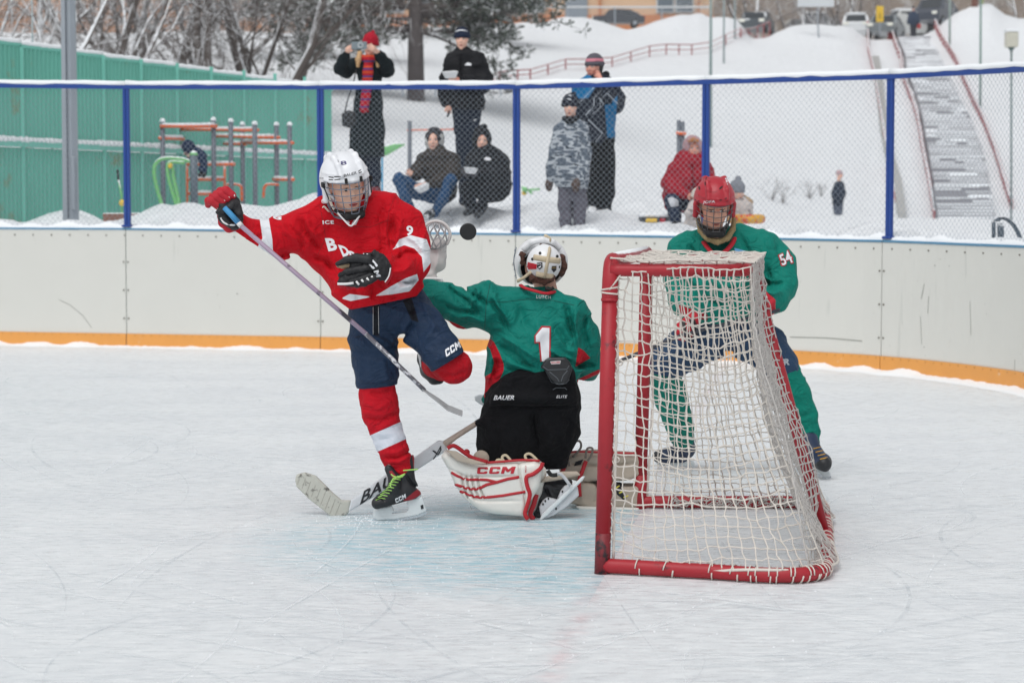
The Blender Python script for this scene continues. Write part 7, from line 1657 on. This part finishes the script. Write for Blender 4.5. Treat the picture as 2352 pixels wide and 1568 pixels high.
w.c('fringe',[([(1583,324,4,-.09),(1592,321,5,-.10),(1602,324,4,-.09)],1)],MAT('ginger hair',(172,116,72),.7,vary=.3,nscale=50),3,.006)
w.c('jeans',[([(1568,462,20,.0),(1545,462,18,-.2),(1550,490,14,-.2),(1553,515,11,-.2)],1),([(1585,465,20,0),(1600,468,16,-.2),(1598,500,13,-.2),(1598,520,11,-.2)],1)],cloth('dark blue jeans',(40,50,72),[('m0',(210,212,218))],bs=60),6,disp=sines(23,30,.006),masks={'m0':polym([(1533,456),(1543,452),(1558,460),(1559,473),(1541,476)],60)})
for a in ([(1553,516,11,-.2),(1548,521,10,-.32)],[(1598,520,11,-.2),(1594,524,10,-.32)]): w.c('boot',[(a,1)],MAT('black winter boot',(30,30,36),.6),3)
w.l.ch([(1585,385,16),(1578,450,20)]); w.l.ch([(1572,462,11),(1546,464,8,-.2),(1553,518,6,-.2)]); w.l.ch([(1582,464,11),(1600,470,8,-.2),(1598,522,6,-.2)]); w.l.ch([(1585,388,12),(1554,395,9),(1548,438,8,-.15),(1582,450,6,-.3)]); w.l.ch([(1585,388,12),(1616,394,9),(1628,448,8,-.1),(1596,456,6,-.27)])
hand(w.b,1586,450,-.3,-15,2.0,9,.5,-1); w.b.ch([(1576,447,6,-.28),(1583,449,5,-.3)],3)
w.fin(iris=(90,90,80),brow=(150,110,80))
# --- small children ---
D=21.6
w=Pers(D,(1575,525),'toddler in pale patterned snowsuit standing against the crouching woman in red',1606,455,.8,20,0,0,SKF)
PSU=cloth('pale patterned snowsuit',(196,188,184),[('m0',(140,130,128))],bs=60); 
w.c('snowsuit',[([(1600,480,22),(1598,500,22)],1.2),([(1590,495,14),(1580,518,11)],1),([(1606,498,14),(1608,520,11)],1),([(1590,478,10),(1580,490,8,-.1)],1)],PSU,6,masks={'m0':lambda V,x,y:pn(V)-.7},disp=sines(24,30,.006))
w.hat(MAT('cream child hat',(206,196,186),.85),z0=.02); w.l.ch([(1600,475,8),(1598,500,10)]); w.fin(.009)
D=23.
w=Pers(D,(1705,505),'small child in grey pompom hat and beige snowsuit right of the red helmet',1694,441,.85,30,10,0,SKF)
w.c('snowsuit',[([(1698,466,17),(1706,478,22),(1708,490,20)],1.2),([(1690,490,12),(1682,502,9,-.1)],1),([(1716,492,12),(1718,504,9,-.1)],1),([(1690,468,9),(1682,480,7,-.1)],1)],PSU,6,masks={'m0':lambda V,x,y:pn(V)-.8},disp=sines(25,30,.006))
w.c('fur_collar',[([(1694,462,8),(1708,458,9,.05),(1722,464,8)],1)],MAT('tan fur trim',(176,152,124),.9,vary=.3,nscale=40),4,.008,disp=sines(26,90,.008))
w.hat(cloth('grey pompom hat',(128,132,140),bs=140,bstr=.6),z0=.01,rz=.12,rx=.1,pom=((.04,.07,.16),.036)); w.l.ch([(1700,462,8),(1706,485,12)]); w.fin(.009)
tb_=MB(); c=P(1713,503,22.3); tb_.tube([c+Vector((.16*math.cos(a*.2618),.16*math.sin(a*.2618)*1.6,0)) for a in range(24)],.05,10,closed=True)
tag(tb_.build('sledging_tube',mat('yellow red tube',(214,160,50),.5,.05,3,dirt=((196,60,44),9,.5)),None,True),'yellow and red inflatable tube lying in the snow beside the small child','tube')
bx2=empty('toy_box',P(1503,503,22),'low dark box with yellow and red toys under snow left of the woman in red','toy box')
m=MB(); c=P(1503,504,22.); m.box(c,(.16,.12,.03),bev=.01); m.build('box_body',MAT('dark box',(60,64,70),.6),bx2); m=MB(); m.box(c+Vector((-.04,-.125,-.01)),(.06,.02,.02),bev=.008); m.build('yellow_toy',YEL,bx2); m=MB(); m.box(c+Vector((.08,-.125,-.01)),(.03,.02,.02),bev=.008); m.build('red_toy',GLR,bx2); m=MB(); m.box(c+up*.045,(.17,.13,.02),bev=.015); m.build('snow_cap',SNOWC,bx2)
# distant child
D=58.
w=Pers(D,(1925,494),'distant child in dark navy coat standing alone on the snow field',1929,402,.95,40,0,0,SKF)
DN=cloth('dark navy coat',(36,46,62),bs=30)
w.c('coat',[([(1928,425,9),(1927,445,13),(1924,465,13)],1.2),([(1922,425,7),(1916,445,6),(1914,452,5,-.2)],1),([(1932,425,7),(1937,445,6)],1)],DN,6,.03); w.c('trousers',[([(1920,465,8),(1921,488,7)],1),([(1929,465,8),(1929,488,7)],1)],MAT('grey blue trousers',(72,80,96),.8),4,.03); w.hat(MAT('pink grey hat',(176,148,152),.85),z0=.02,cuff=False)
w.l.ch([(1928,425,4),(1926,460,6),(1925,486,4)]); w.fin(.02)
D=120.
w=Pers(D,(2098,86),'person in dark blue jacket with a red bag at the top of the stairs',2098,20,.98,180,0,0,SKF)
w.c('jacket',[([(2098,32,7),(2098,44,9),(2098,54,8)],1.2),([(2090,34,4),(2087,48,3.4),(2086,54,3)],1),([(2106,34,4),(2109,48,3.4),(2110,54,3)],1)],MAT('dark blue jacket',(34,52,76),.8),4,.05); w.c('trousers',[([(2094,56,4),(2094,84,3)],1),([(2102,56,4),(2101,84,3)],1)],MAT('dark trousers',(38,42,52),.8),2,.04); w.hat(MAT('dark hat',(40,44,54),.85),z0=.0,cuff=False); w.l.ch([(2098,32,3),(2098,56,3)]); w.fin(.03)
sd=S(D-.3,2); sd.poly([(2107,56),(2114,55),(2115,66),(2107,67)],0,.1,1.5,1); tag(body('bag',sd,.04,MAT('red bag',(170,50,50),.7),None),'red bag hanging from the hand of the person at the stair top','bag')
D=28.1
w=Pers(D,(470,408),'child in dark blue snowsuit hanging over the bars of the climbing frame',434,345,.85,-60,30,0,SKF)
w.c('snowsuit',[([(440,346,8),(455,350,10),(465,362,10),(467,374,8)],1),([(466,374,7),(462,386,5),(464,396,4.5)],1),([(468,374,7),(470,388,5),(470,398,4.5)],1),([(446,348,6),(440,358,5),(432,364,4)],1)],cloth('dark blue snowsuit',(34,50,78),bs=40),5,.012,disp=sines(27,30,.008)); 
for a in ([(463,398,4.5),(459,402,5,-.05)],[(471,399,4.5),(467,404,5,-.05)]): w.c('boot',[(a,1)],BLKM,2,.012)
w.hat(cloth('dark bobble hat',(32,44,70),bs=120),z0=-.03,rx=.1,rz=.12); w.l.ch([(446,348,4),(462,360,5),(465,375,4)]); w.fin(.012)
# ================= HAZE =================
hm,hnt=bpy.data.materials.new('winter haze'),None; hm.use_nodes=True; hnt=hm.node_tree
for n_ in list(hnt.nodes):
    if n_.type=='BSDF_PRINCIPLED': hnt.nodes.remove(n_)
pv_=hnt.nodes.new('ShaderNodeVolumePrincipled'); pv_.inputs['Color'].default_value=(.86,.88,.9,1); pv_.inputs['Density'].default_value=.0009; pv_.inputs['Anisotropy'].default_value=.3
out_=[n_ for n_ in hnt.nodes if n_.type=='OUTPUT_MATERIAL'][0]; hnt.links.new(pv_.outputs[0],out_.inputs['Volume'])
hb_=MB(); hb_.box((0,155,12),(420,175,13.2)); hz_=hb_.build('haze',hm,None); tag(hz_,'thin pale winter haze filling the air over the rink and slope','haze',kind='stuff')
